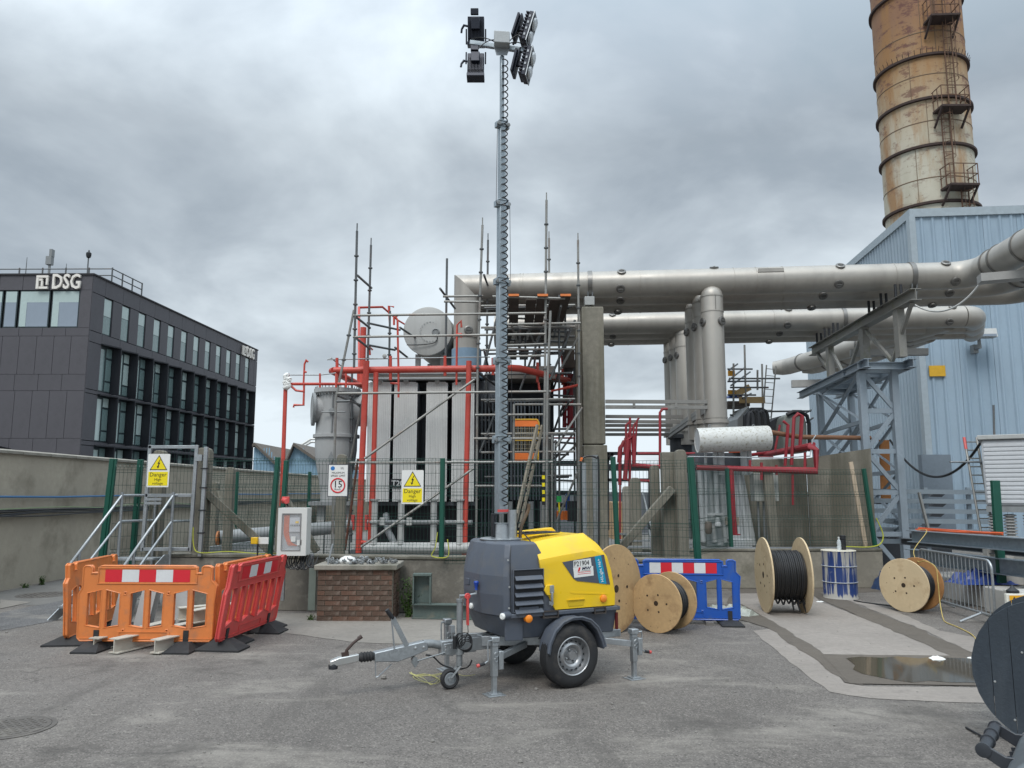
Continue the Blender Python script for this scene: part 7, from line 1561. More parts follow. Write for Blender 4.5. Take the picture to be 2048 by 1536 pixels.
OY = mat('amber_debris_panel',(0.62,0.30,0.02),.6); BRD = mat('fresh_scaffold_board',(0.42,0.29,0.14),.8,0,.1,4)
MB().bx(P(1456,745,YQ).x,P(1470,745,YQ).x,YQ,YQ+.02,P(0,752,YQ).z,P(0,741,YQ).z).build('amber_panel', OY, s2); MB().bx(P(1456,785,YQ).x,P(1472,785,YQ).x,YQ,YQ+.02,P(0,790,YQ).z,P(0,780,YQ).z).build('amber_panel', OY, s2)
MB().beam(P(1472,788,YQ),P(1500,774,YQ),.03,.20).build('scaffold_board', BRD, s2); MB().beam(P(1478,800,YQ),P(1530,800,YQ),.03,.20).build('scaffold_board', BRD, s2); MB().beam(P(1456,794,YQ+.2),P(1482,794,YQ+.2),.3,.06).build('blue_board', BLUEPL, s2); MB().bx(P(1456,808,YQ).x,P(1500,808,YQ).x,YQ,YQ+1,P(0,812,YQ).z,P(0,802,YQ).z).build('deck', TIMB, s2)
l2 = thing('ladder', P(1545,800,24), 'tall thin ladder standing against the sky beside the farther scaffold', 'ladder')
la0, la1, lb0, lb1 = P(1533,730,YQ),P(1552,732,YQ),P(1524,850,YQ),P(1541,850,YQ)
MB().tube(la0,lb0,.022,6).build('stile', SCAF, l2); MB().tube(la1,lb1,.022,6).build('stile', SCAF, l2)
for k in range(9): t = .06+.115*k; MB().tube(lerp(la0,lb0,t),lerp(la1,lb1,t),.012,5).build('rung', SCAF, l2)
bsh = thing('bushing_bank', P(1510,840,22), 'bank of dark hose-like bushings on a grey transformer behind the white conservator', 'bushings')
for k in range(6):
    x = 1497+k*6; c = P(x,835,22+.1*k); MB().path(smooth_path([P(x-2,870,22+.1*k),P(x,838,22+.1*k),P(x+3,826-(k%3)*2,22+.1*k),P(x+8,835,22+.1*k),P(x+9,870,22+.1*k)],4),.06,8).build('bushing', CABLEB if k % 2 else DARKM, bsh)
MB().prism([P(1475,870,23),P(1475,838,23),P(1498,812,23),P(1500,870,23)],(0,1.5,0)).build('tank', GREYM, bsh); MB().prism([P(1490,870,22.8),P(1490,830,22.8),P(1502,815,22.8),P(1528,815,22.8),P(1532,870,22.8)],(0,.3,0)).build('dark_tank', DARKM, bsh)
ctn = thing('rounded_cabinet', P(1592,860,22), 'grey cabinet with a rounded black edged top behind the red pipes', 'cabinet')
pr = [P(1566,905,22),P(1566,845,22),P(1570,832,22),P(1582,826,22),P(1598,826,22),P(1610,834,22),P(1614,850,22),P(1615,905,22)]
MB().prism(pr,(0,1.2,0)).build('body', mat('mid_green_grey',(0.20,0.225,0.21),.5), ctn, bevel=.03); MB().path([p+Vector((.05,-.02,.03)) for p in pr[2:]],.06,8).build('edge_seal', BLACKM, ctn)
MB().prism([P(1530,905,22.6),P(1530,850,22.6),P(1560,832,22.6),P(1570,835,22.6),P(1570,905,22.6)],(0,.8,0)).build('side_body', DARKM, ctn)
# ---- lattice tower and duct support
lw = thing('lattice_tower', (8.3,19,0), 'blue grey steel lattice tower carrying the duct support', 'tower')
Z0, ZT = 0.0, P(1780,742,17.0).z; fl0, fr0 = Vector((7.74,17.0,0)), Vector((8.46,17.0,0)); bl0, br0 = Vector((8.40,21.0,0)), Vector((9.25,21.0,0))
fl1, fr1, bl1, br1 = (q+Vector((0,0,ZT)) for q in (fl0, fr0, bl0, br0))
for a, b_ in ((fl0,fl1),(fr0,fr1),(bl0,bl1),(br0,br1)): MB().beam(a,b_,.15,.15,(0,1,0)).build('leg', BLUEST, lw, bevel=.004)
def brace(a, b_, w=.09): MB().beam(a,b_,w,.05,(0,1,0)).build('brace', BLUEST, lw)
n = 5
for k in range(n):
    t0, t1 = k/n, (k+1)/n; A0, A1, B0_, B1_ = lerp(fl0,fl1,t0), lerp(fl0,fl1,t1), lerp(fr0,fr1,t0), lerp(fr0,fr1,t1)
    (brace(A0,B1_) if k % 2 else brace(B0_,A1)); brace(A1,B1_,.10)
    A0, A1, B0_, B1_ = lerp(bl0,bl1,t0), lerp(bl0,bl1,t1), lerp(br0,br1,t0), lerp(br0,br1,t1); (brace(A0,B1_) if k % 2 else brace(B0_,A1))
for (a0,a1,b0,b1) in ((fl0,fl1,bl0,bl1),(fr0,fr1,br0,br1)):
    for k in range(4):
        t0, t1 = k/4, (k+1)/4; brace(lerp(a0,a1,t0), lerp(b0,b1,t1), .10); brace(lerp(b0,b1,t0), lerp(a0,a1,t1), .10); brace(lerp(a0,a1,t1), lerp(b0,b1,t1), .09)
for a, b_ in ((fl1-Vector((.1,.6,0)),bl1+Vector((-.1,1.2,0))),(fr1+Vector((.15,-.6,0)),br1+Vector((.1,1.2,0)))): MB().ibeam(a+Vector((0,0,.09)),b_+Vector((0,0,.09)),.16,.18).build('top_beam', BLUEST, lw)
for t in (-.05,.25,.5,.75,1.05): a, b_ = lerp(fl1,bl1,t), lerp(fr1,br1,t); MB().ibeam(a+Vector((-.12,0,.08)),b_+Vector((.3,0,.08)),.14,.16).build('cross_beam', BLUEST, lw)
WS_ = mat('weathered_grey_beam',(0.27,0.265,0.245),.6,.3,.15,2,dirt=(0.16,0.17,0.06),damt=.5)
ds = thing('duct_support_beam', (8.6,18,5.6), 'weathered inclined-looking T support beam carrying both rows of ducts', 'beam')
zs_ = DZ-DR_-.52; s0_, s1_ = G(1832,588,zs_+.12), G(1624,704,zs_+.12); MB().ibeam(s0_,s1_,.22,.24).build('support_beam', WS_, ds)
for t, w in ((.13,.2),(.42,.2),(.78,.18)): q = lerp(s0_,s1_,t); MB().beam(Vector((q.x,q.y,ZT+.2)),Vector((q.x,q.y,zs_)),w,.16).build('post', WS_, ds)
for t0,t1 in ((.03,.2),(.42,.2),(.42,.62),(.78,.62),(.93,.72)): q0_, q1_ = lerp(s0_,s1_,t0), lerp(s0_,s1_,t1); MB().beam(Vector((q0_.x,q0_.y,zs_)),Vector((q1_.x,q1_.y,ZT+.2)),.07,.07).build('prop', WS_, ds)
for t in (.12,.235,.34,.70,.80,.90): q = lerp(s0_,s1_,t); m = MB(); m.tube(q+Vector((-.06,0,.1)),q+Vector((-.06,0,.42)),.03,6); m.tube(q+Vector((.06,0,.1)),q+Vector((.06,0,.42)),.03,6); m.build('saddle_bolts', BLACKM, ds)
cbm = P(1850,706,19.0); tag(MB().beam(P(1700,706,19.2),P(1856,704,18.6),.2,.16).build('cross_beam', mat('pale_beam',(0.34,0.34,0.33),.6)), 'pale horizontal beam under the rear ducts in front of the blue building', 'beam')
tag(MB().beam(P(1958,558,15.0),P(2120,545,14.6),.3,.16).build('cross_beam', mat('pale_beam',(0.34,0.34,0.33),.6)), 'pale horizontal beam under the duct bend at the right edge', 'beam')
tag(MB().beam(P(1583,768,27.5),P(1660,766,27.2),.25,.25).build('cross_beam', mat('pale_beam',(0.34,0.34,0.33),.6)), 'pale short beam under the far left end of the rear ducts', 'beam')
tag(MB().path(smooth_path(sag(P(1830,610,16.2),P(1965,560,15.2),.35,10),3),.02,6).build('hanging_cable', GREYP), 'pale cable sagging from the support beam to the duct bend', 'cable')
tag(MB().path(smooth_path(sag(P(1780,880,17.6),P(1965,880,14.2),.75,10),3),.025,6).build('hanging_cable', CABLEB), 'black cable hanging in a loop in front of the blue building', 'cable')
# ---- horizontal steel rails in front of the blue building
rl2 = thing('steel_rail_screen', (9.6,18,0), 'screen of horizontal blue grey steel rails at the foot of the blue building', 'railing'); YRl = 17.6
for y in (982,1001,1021,1041,1061,1082): MB().beam(P(1735,y,YRl),P(1990,y+3,YRl),.05,.10).build('rail', mat('pale_blue_grey_rail',(0.24,0.29,0.33),.5,.1,.08,2), rl2)
for x in (1850,1935): MB().beam(P(x,975,YRl+.1),P(x+8,1100,YRl+.1),.06,.08).build('post', BLUEST, rl2)
MB().beam(P(1838,985,YRl-.2),P(1858,1065,YRl-.4),.05,.05).build('leaning_tube', SCAF, rl2)
dbk = thing('dark_machinery', (10,21,0), 'dark machinery in the gap behind the steel rails', 'machinery')
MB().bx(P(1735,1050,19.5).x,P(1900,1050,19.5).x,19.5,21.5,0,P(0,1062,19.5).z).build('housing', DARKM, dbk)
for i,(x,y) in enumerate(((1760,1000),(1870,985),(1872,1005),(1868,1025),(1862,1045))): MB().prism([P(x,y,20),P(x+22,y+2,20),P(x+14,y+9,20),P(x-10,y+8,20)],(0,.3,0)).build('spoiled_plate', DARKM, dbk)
l3 = thing('ladder', P(1945,990,14.6), 'slim ladder with a red strap leaning by the pale enclosure', 'ladder'); YL3 = 14.6
A0,A1,B0_,B1_ = P(1928,875,YL3),P(1953,875,YL3),P(1962,1065,YL3-.6),P(1987,1065,YL3-.6)
MB().tube(A0,B0_,.02,6).build('stile', SCAF, l3); MB().tube(A1,B1_,.02,6).build('stile', SCAF, l3)
for k in range(11): t=.05+.09*k; MB().tube(lerp(A0,B0_,t),lerp(A1,B1_,t),.012,5).build('rung', SCAF, l3)
MB().tube(lerp(A0,B0_,.0),lerp(A0,B0_,.13),.026,6).build('red_strap', REDPL, l3)
tag(MB().tube(P(1900,924,14.4),P(1970,924,14.4),.02,6).build('scaffold_tube', GALV), 'pale horizontal tube crossing the slim ladder', 'tube')
tag(MB().beam(P(1772,1002,18.5),P(1768,880,18.5),.22,.06,(0,1,0)).build('orange_plank', mat('orange_brown_plank',(0.42,0.17,0.05),.7)), 'orange brown plank standing inside the lattice tower', 'plank')
tag(MB().tube(P(1989,880,14),P(1987,810,14),.018,6).build('thin_mast', SCAFD), 'thin dark rod rising above the pale enclosure', 'rod')
c = on_bh(1880,910); tag(MB().bx(c.x-.8,c.x+.2,c.y-.3,c.y-.05,0,c.z).build('grey_kiosk', mat('slate_kiosk',(0.16,0.2,0.24),.6)), 'slate grey kiosk at the foot of the blue building corner', 'kiosk')
# ================================================================= cable reels and yard objects
WOOD = mat('reel_plywood',(0.48,0.325,0.165),.7,0,.16,2.6,.2,40,dirt=(0.22,0.13,0.065),damt=.75,dscale=4.5,rvar=.1)
WOODL = mat('pale_reel_plywood',(0.58,0.455,0.285),.7,0,.12,2.2,.2,40,dirt=(0.33,0.22,0.12),damt=.6,dscale=4.5,rvar=.1)
WOODO = mat('orange_stained_plywood',(0.40,0.20,0.075),.7,0,.15,2,.1,40,dirt=(0.16,0.07,0.03),damt=.6,dscale=2.5)
WOODK = mat('knot_hole',(0.035,0.022,0.013),.9)
WOODD = mat('dark_blue_stained_planks',(0.030,0.042,0.056),.7,0,.2,3,.25,50,dirt=(0.07,0.085,0.10),damt=.5,dscale=3,streak=True)
def reel(c, axis, R_, W_, core, m1, m2, lab, holes=True, turns=True, th=.025, tail=None, cablefill=.8, seed=1, drum=True, grp='cable reels'):
    """c = ground contact below the middle of the reel; axis = unit vector from the front flange to the back one"""
    a = Vector(axis).normalized(); c = Vector(c); C0 = c + Vector((0,0,R_)); o = thing('cable_reel', c, lab, 'cable reel', grp)
    f0, f1 = C0 - a*W_/2, C0 + a*W_/2; rnd = random.Random(seed)
    _, u, v = frame(a)
    def fl(q, m, s):
        x = MB(); x.lathe(q, a, [(.001,0),(R_-.004,0),(R_,.004),(R_,th-.004),(R_-.004,th),(.001,th)], 72); return x.build('flange', m, o)
    A = fl(f0-a*th, m1, -1); B_ = fl(f1, m2, 1)
    if holes:
        for q, n, par in ((f0-a*(th+.0012), -a, A), (f1+a*(th+.0012), a, B_)):
            h = MB(); h.lathe(q, n, [(R_*.085,-.001),(R_*.085,.0015),(.001,.0015)], 18)
            for k in range(5):
                t = 2*math.pi*k/5+.6; p = q + (u*math.cos(t)+v*math.sin(t))*R_*(.30 if k % 2 else .42); h.lathe(p, n, [(R_*.035,-.001),(R_*.035,.0012),(.001,.0012)], 10)
            for k in range(4):
                t = rnd.uniform(0,6.28); p = q + (u*math.cos(t)+v*math.sin(t))*R_*rnd.uniform(.5,.85); h.lathe(p, n, [(R_*.014,-.001),(R_*.014,.0012),(.001,.0012)], 7)
            h.build('bolt_holes', WOODK, par, kind='stuff')
    MB().tube(f0, f1, core*.75, 32).build('drum', m1, o)
    if turns:
        rt = .0145; k = int((W_-.01)/(2*rt)); cr = R_*cablefill; m = MB(); sp = []
        for i in range(k):
            t = -W_/2 + rt + i*2*rt; jit = rnd.uniform(-.006,.006)
            tl = Vector((0,0,0))
            m.ring(C0 + a*t, (a + u*rnd.uniform(-.012,.012)), cr-rt+jit, rt, 48, 6)
        m.build('wound_cable', CABLEB, o); MB().tube(f0+a*.01, f1-a*.01, cr-rt*1.6, 40).build('inner_winding', CABLEB, o)
    return o, C0, a, u, v
# big reel leaning behind the trailer
ab = Vector((-.72,.69,0)).normalized(); reel(Vector((1.34,10.25,0))+ab*.27, ab, .56, .5, .25, WOOD, WOOD, 'big worn plywood cable reel half hidden behind the yellow hood', seed=3, cablefill=.55)
# reel with its face to the camera
a2 = Vector((.66,.75,0)); c = G(1318,1267)
reel(c+a2*.17+Vector((.0,.06,0)), a2, .37, .36, .2, WOOD, WOOD, 'plywood cable reel of black cable in front of the blue barrier', seed=5, cablefill=.72)
# upright reel full of black cable
a3 = Vector((1,-.07,0)).normalized(); c = G(1575,1228)
o3, C3, _, _, _ = reel(c+Vector((0,.12,0)), a3, .555, .53, .28, WOODL, WOODL, 'pale plywood cable reel tightly wound with black cable, standing before the pale low wall', seed=7, cablefill=.66)
m = MB(); rnd = random.Random(8)
for k in range(6):
    t = -.18+.08*k; p = C3 + a3*t + Vector((0,-.03-.3*0,-.36)); m.path(smooth_path([p+Vector((0,-.12,.04)), p+Vector((.03,-.14,-.03-.02*rnd.random())), p+Vector((.07,-.10,.0)), p+Vector((.09,-.06,.05))],5),.0135,7)
for k in range(3): p = C3 + a3*(.06+.08*k) + Vector((0,-.14,-.34)); m.path(smooth_path([p, p+Vector((.01,-.02,-.08)), p+Vector((.02+.01*k,-.03,-.15-.02*k))],4),.0135,7)
m.build('hanging_cable', CABLEB, o3)
# right reel
a4 = Vector((.84,.54,0)).normalized(); c = G(1818,1225)
reel(c+a4*.16+Vector((.0,.06,0)), a4, .395, .36, .2, WOODL, WOODO, 'plywood cable reel with pale front and rusty orange back flange, beside the crowd barrier', seed=9, cablefill=.72)
tag(MB().path(smooth_path([G(1708,1201,.012),G(1730,1205,.012),G(1770,1210,.012),G(1800,1214,.012),G(1830,1216,.012)],5),.012,6).build('loose_cable', CABLEB), 'loose black cable end lying between the drum and the right reel', 'cable')
# dark blue planked reel near the right edge
a5 = Vector((.585,.81,0)).normalized(); ctr = P(2110,1350,5.7); R5 = .512; ctr.z = .515
o5 = thing('cable_reel', (ctr.x, ctr.y, 0), 'dark blue stained plank cable reel cut by the right edge of the view', 'cable reel', 'cable reels')
_, uu, vv = frame(a5); pw = .135; n_pl = int(2*R5/pw)+1
for s, q in ((-1, ctr), (1, ctr + a5*.45)):
    for k in range(n_pl):
        x0 = -R5 + k*2*R5/n_pl; x1 = x0 + 2*R5/n_pl - .004; pts = []
        xs = [x0+(x1-x0)*i/4 for i in range(5)]
        top = [q + uu*x + vv*math.sqrt(max(0, R5*R5-x*x)) for x in xs]; bot = [q + uu*x - vv*math.sqrt(max(0, R5*R5-x*x)) for x in xs[::-1]]
        MB().prism(top+bot, a5*(.03+.0015*(k%2))).build('flange_plank', WOODD, o5)
MB().tube(ctr+a5*.03, ctr+a5*.45, .33, 40).build('wound_cable', CABLEB, o5)
h = MB()
for px_, py_ in ((1990,1363),(2044,1305),(2030,1440)): 
    d = ray(px_,py_); t = (ctr-Vector((0,0,CAM_H))).dot(a5)/d.dot(a5); p = Vector((0,0,CAM_H))+d*t; h.lathe(p, -a5, [(.008,0),(.008,.003),(.001,.004)], 8)
h.build('nails', BOLT, o5)
# ---- oil drum with run paint
DRUM = bpy.data.materials.new('paint_streaked_blue_drum'); DRUM.use_nodes = True
def drum_mat():
    nt = DRUM.node_tree; N = nt.nodes; L = nt.links; b = N['Principled BSDF']; b.inputs['Roughness'].default_value = .5
    tc = N.new('ShaderNodeTexCoord')
    def noise(st, sc, off=(0,0,0)):
        mp = N.new('ShaderNodeMapping'); mp.inputs['Scale'].default_value = st; mp.inputs['Location'].default_value = off; L.new(tc.outputs['Object'], mp.inputs[0])
        n = N.new('ShaderNodeTexNoise'); n.inputs['Scale'].default_value = sc; n.inputs['Detail'].default_value = 7; n.inputs['Roughness'].default_value = .6; L.new(mp.outputs[0], n.inputs[0]); return n.outputs[0]
    def rg(src, lo, hi, a=0, c=1):
        r = N.new('ShaderNodeMapRange')
        for i, v in ((1,lo),(2,hi),(3,a),(4,c)): r.inputs[i].default_value = v
        L.new(src, r.inputs[0]); return r.outputs[0]
    def mix(f, a, c):
        x = N.new('ShaderNodeMix'); x.data_type = 'RGBA'
        for i, s in ((0,f),(6,a),(7,c)):
            if isinstance(s, tuple): x.inputs[i].default_value = (*s,1)
            elif isinstance(s, (int,float)): x.inputs[i].default_value = s
            else: L.new(s, x.inputs[i])
        return x.outputs[2]
    sp = N.new('ShaderNodeSeparateXYZ'); L.new(tc.outputs['Object'], sp.inputs[0])
    add = N.new('ShaderNodeMath'); add.operation = 'ADD'; L.new(noise((1,1,.05),15), add.inputs[0])
    L.new(rg(sp.outputs[2], .1, .0, 0, .22), add.inputs[1])
    ad2 = N.new('ShaderNodeMath'); ad2.operation = 'ADD'; L.new(add.outputs[0], ad2.inputs[0]); L.new(rg(sp.outputs[2], .5, .9, 0, .09), ad2.inputs[1])
    c = mix(rg(ad2.outputs[0], .515, .58), (0.018,0.045,0.17), (0.42,0.41,0.38))
    c = mix(rg(noise((1,1,1),5,(3,3,3)), .6, .68, 0, .7), c, (0.30,0.30,0.29))
    L.new(c, b.inputs['Base Color'])
drum_mat()
dc = Vector((5.62,13.62,0)); dr = thing('oil_drum', dc, 'blue steel drum streaked with white run paint, standing against the pale low wall', 'drum'); DH, DR = .80, .275
MB().lathe(dc,(0,0,1),[(DR-.01,0),(DR+.008,.005),(DR+.004,.02),(DR,.03),(DR,.265),(DR+.010,.275),(DR,.285),(DR,.53),(DR+.010,.54),(DR,.55),(DR,DH-.03),(DR+.006,DH-.015),(DR+.010,DH-.005),(DR+.004,DH),(DR-.01,DH-.012),(.001,DH-.012)],44).build('shell', DRUM, dr)
for z in (.275,.54): MB().ring(dc+Vector((0,0,z)),(0,0,1),DR+.006,.008,44,6).build('rolling_hoop', mat('pale_hoop_paint',(0.38,0.40,0.42),.5), dr)
MB().lathe(dc+Vector((0,0,DH-.01)),(0,0,1),[(DR+.002,0),(DR+.012,.006),(DR+.004,.014),(.001,.014)],44).build('painted_lid', mat('spilt_cream_paint',(0.62,0.58,0.48),.45,0,.08,5), dr)
bc = dc+Vector((.0,-.05,DH+.005)); bo = thing('plastic_bottle', bc, 'clear plastic bottle standing on the blue drum', 'bottle')
MB().lathe(bc,(0,0,1),[(.03,0),(.034,.01),(.034,.07),(.030,.08),(.034,.09),(.034,.13),(.026,.165),(.013,.185),(.013,.205)],18).build('body', mat('clear_plastic',(0.75,0.82,0.86),.08,0,0,1,alpha=.45,spec=.8), bo); MB().tube(bc+Vector((0,0,.205)),bc+Vector((0,0,.222)),.015,10).build('cap', WHITEP, bo)
bc = dc+Vector((.10,.03,DH+.005)); bo = thing('flask', bc, 'black flask standing on the blue drum beside the bottle', 'flask')
MB().lathe(bc,(0,0,1),[(.045,0),(.05,.01),(.05,.17),(.04,.18)],18).build('body', BLACKM, bo); MB().lathe(bc+Vector((0,0,.18)),(0,0,1),[(.052,0),(.052,.06),(.045,.065)],18).build('lid', BLACKM, bo)
# ---- plastic sheet and wood by the blue barrier
rnd = random.Random(6); bs = G(1478,1232)
def crumple(name, c, sx, sy, h, m, lab, cat, seed, n=14):
    vs = []; 
    for i in range(n):
        for j in range(n):
            u, v = i/(n-1)-.5, j/(n-1)-.5; r = max(0, 1-(abs(u)*2)**3)*max(0, 1-(abs(v)*2)**3)
            z = h*r*(.4+.9*abs(mnoise.noise(Vector((u*7+seed,v*7,seed)))*1.6)) + .004
            vs.append(Vector(c)+Vector((u*sx*(1+.25*mnoise.noise(Vector((v*5,seed,0)))), v*sy*(1+.3*mnoise.noise(Vector((u*5,seed,3)))), z)))
    fs = [(i*n+j,(i+1)*n+j,(i+1)*n+j+1,i*n+j+1) for i in range(n-1) for j in range(n-1)]
    return tag(MB().add(vs,fs).build(name, m, sharp=25), lab, cat)
SHT = mat('cloudy_plastic_sheet',(0.44,0.47,0.42),.25,0,.2,8,alpha=.75,spec=.7)
crumple('plastic_sheet', bs+Vector((-.1,.2,0)), .75,.5,.16, SHT, 'crumpled clear plastic sheet on the ground beside the blue barrier', 'plastic sheet', 3)
tag(MB().beam(G(1420,1248,.02),G(1404,1222,.03),.10,.04).build('timber_offcut', mat('grey_weathered_timber',(0.17,0.16,0.15),.9,0,.2,9)), 'grey weathered timber offcut beside the foot of the blue barrier', 'timber')
crumple('paper_scrap', G(1876,1320), .19,.12,.035, WHITEP, 'scrap of white paper at the edge of the puddle', 'paper', 5, 8)
crumple('paper_scrap', G(1946,1318), .14,.07,.02, WHITEP, 'small white scrap further right along the puddle edge', 'paper', 9, 7)
crumple('paper_scrap', G(1640,1204), .12,.08,.02, WHITEP, 'small pale scrap in the drain channel behind the big reel', 'paper', 12, 7)
# ---- crowd barrier
cbx0, cbx1 = Vector((6.66,12.95,0)), Vector((6.50,10.75,0))
e = (cbx1-cbx0).normalized(); LB_ = (cbx1-cbx0).length; up = Vector((0,0,1)); cbz0, cbz1 = .13, .87; co = thing('crowd_barrier', cbx0, 'galvanised crowd barrier with close vertical bars behind the right cable reel', 'barrier')
fr = []; rr_ = .12
for cx_, cz_, a0 in ((LB_-rr_,cbz1-rr_,0),(rr_,cbz1-rr_,90),(rr_,cbz0+rr_,180),(LB_-rr_,cbz0+rr_,270)):
    for k in range(6): t = R(a0+k*18); fr.append(cbx0+e*(cx_+rr_*math.cos(t))+up*(cz_+rr_*math.sin(t)))
MB().path(fr+[fr[0]], .018, 10).build('frame', GALV, co)
nbar = 19
for i in range(1, nbar): MB().tube(cbx0+e*(LB_*i/nbar)+up*cbz0, cbx0+e*(LB_*i/nbar)+up*cbz1, .007, 6).build('bar', GALV, co)
nn = Vector((e.y,-e.x,0))
for d in (.45, LB_-.35): 
    for s in (-1,1): MB().tube(cbx0+e*d+up*cbz0, cbx0+e*(d-.0)+nn*s*.30+up*.01, .016, 8).build('leg', GALV, co)
# ---- galvanised beams behind it
BG = mat('bright_galvanised_beam',(0.32,0.38,0.43),.42,.6,.12,3,.03,60,dirt=(0.45,0.47,0.5),damt=.4,spangle=22)
BGD = mat('dark_galvanised_beam',(0.12,0.135,0.15),.5,.5,.15,3)
tag(MB().ibeam((7.0,13.8,1.03),(7.75,10.2,1.03),.22,.20).build('steel_beam', BG), 'long galvanised beam running to the right edge, upper of two, with orange cord on top', 'beam', 'galvanised beams stacked behind the crowd barrier')
tag(MB().ibeam((7.15,14.2,.66),(7.95,10.3,.66),.22,.24).build('steel_beam', BG), 'long galvanised beam behind the crowd barrier, lower of two', 'beam', 'galvanised beams stacked behind the crowd barrier')
tag(MB().ibeam((7.5,15.2,.86),(8.2,11,.86),.2,.12).build('steel_beam', BGD), 'dark steel beam between the two galvanised ones', 'beam')
for i, (x, y, w, d, h, lab) in enumerate(((7.75,12.9,.3,.3,.92,'pale post under the galvanised beams'),(8.15,11.9,.3,.3,.92,'pale post under the galvanised beams nearer the right edge'))):
    tag(MB().bx(x,x+w*.4,y,y+d*.4,0,h).build('support_post', CONCL), lab, 'post')
ORCRD = mat('orange_cord',(0.65,0.12,0.04),.6)
o = MB(); rnd = random.Random(15)
for k in range(5): o.path(smooth_path([Vector((7.05+.11*t+rnd.uniform(-.03,.03)+.01*k,13.75-.42*t,1.135+.008*k+rnd.uniform(0,.01))) for t in range(5)],4),.009,5)
tag(o.build('coiled_cord', ORCRD), 'orange cord lying along the top of the upper galvanised beam', 'cord')
YC = mat('yellow_cord',(0.50,0.38,0.12),.6)
pts = [Vector((7.0,13.55,1.15)),Vector((6.95,13.2,1.14)),P(1828,1100,12.9),P(1836,1123,12.2),Vector(P(1850,1122,11.9)),P(1871,1134,11.75),P(1876,1165,11.7),P(1880,1205,11.65),G(1886,1236,.02),G(1893,1245,.012),G(1915,1254,.012),G(1945,1270,.012),G(1957,1290,.012),G(1955,1297,.012),G(1962,1308,.012),G(1985,1314,.012),G(1960,1320,.012),G(1985,1330,.012),G(2010,1335,.012)]
tag(MB().path(smooth_path(pts,6),.0065,6).build('yellow_cord', YC), 'yellow cord running from the galvanised beams over the right reel to the ground', 'cord')
# ---- concrete blocks stacked on the right
def block(x0,x1,y0,y1,z0,z1,lab): return tag(MB().bx(x0,x1,y0,y1,z0,z1).build('concrete_block', CONCL, bevel=.02), lab, 'block', 'precast concrete blocks on the right')
block(6.62,7.5,10.0,10.75,0,.50,'pale concrete block on the ground beside the end of the crowd barrier')
block(7.35,9.3,12.2,14.6,0,.34,'long low concrete slab behind the crowd barrier')
block(7.15,8.9,11.4,12.1,0,.38,'flat concrete block behind the right end of the crowd barrier')
block(7.6,9.2,12.4,13.6,.345,.62,'concrete block lying on the long low slab')
block(7.9,9.5,11.5,12.0,.385,.60,'concrete block on the flat block at the right edge')
block(8.3,8.62,12.7,13.1,.625,.86,'small pinkish concrete block on top of the stack')
block(8.75,9.05,12.6,13.0,.625,.80,'small concrete block on top of the stack, right')
crumple('blue_sheet', Vector((7.45,12.6,.36)), .9,.5,.22, mat('blue_tarpaulin',(0.02,0.05,0.22),.4,0,.2,6), 'dark blue plastic sheet seen through the crowd barrier', 'sheet', 14)
crumple('blue_pallet_wrap', Vector((7.0,14.6,.0)), .5,.9,.42, mat('dark_blue_wrap',(0.03,0.06,0.14),.35,0,.4,6), 'dark blue wrapped bundle between the low wall and the reel', 'bundle', 17)
tag(MB().bx(7.60,8.3,10.9,11.4,.45,.74).build('timber_crate', mat('orange_timber',(0.42,0.17,0.06),.7,0,.15,4), bevel=.01), 'orange brown wooden crate above the white board at the right edge', 'crate')
wb = thing('warning_board', (6.55,9.6,0), 'white equipment board with an amber warning strip at the right edge', 'board')
x0,x1 = P(2014,1200,9.6).x, 7.1
MB().bx(x0,x1,9.6,9.65,.02,P(2014,1188,9.6).z).build('board', mat('cream_board',(0.66,0.65,0.58),.5,0,.04,3), wb, bevel=.006)
z1 = P(2014,1191,9.6).z; MB().bx(x0+.03,x1-.02,9.592,9.597,z1-.085,z1).build('amber_strip', mat('amber_strip',(0.75,0.38,0.01),.45), wb)
MB().prism([(x0+.05,9.590,z1-.07),(x0+.12,9.590,z1-.07),(x0+.085,9.590,z1-.012)],(0,.002,0)).build('warning_triangle', INK, wb)
b = MB()
for i in range(4): b.bx(x0+.14+i*.04,x0+.165+i*.04,9.590,9.5915,z1-.055,z1-.03)
b.build('strip_print', INK, wb); MB().bx(x0+.10,x1-.02,9.592,9.597,z1-.13,z1-.10).build('dark_strip', mat('navy_strip',(0.02,0.02,0.08),.5), wb)
b = MB(); b.lathe((x0+.14,9.7,P(2014,1188,9.6).z),(0,0,1),[(.07,0),(.07,.03),(.03,.06),(.01,.09)],12); b.build('black_cable_gland', BLACKM, wb)
# ---- black wheelie bin in the bottom right corner
bn = thing('wheelie_bin', (2.0,2.75,0), 'black wheelie bin with its lid shut, cut off at the bottom right corner', 'bin')
BIN = mat('black_bin_plastic',(0.030,0.034,0.042),.42,0,.1,6,.08,150,dirt=(0.07,0.08,0.09),damt=.4); LID = mat('scuffed_bin_lid',(0.10,0.115,0.125),.4,0,.25,2.5,.05,90,dirt=(0.05,0.055,0.065),damt=.5)
hp0, hp1 = P(1967,1506,2.62), P(1990,1450,2.86)       # handle bar ends
hd_ = (hp1-hp0).normalized(); nrm = Vector((hd_.y,-hd_.x,0)).normalized(); nrm = nrm if nrm.x > 0 else -nrm
hx = Vector((hd_.x,hd_.y,0)).normalized(); zt_ = min(hp0.z,hp1.z); hp0.z = hp1.z = (hp0.z+hp1.z)/2
LN = (hp1-hp0).length
MB().tube(hp0-hx*.0, hp1+hx*.0, .018, 16).build('handle_bar', BIN, bn)
for t in (0,.36,.66,1): q = lerp(hp0,hp1,t); MB().lathe(q,hx,[(.019,-.004),(.023,-.003),(.023,.003),(.019,.004)],18).build('handle_ring', BIN, bn)
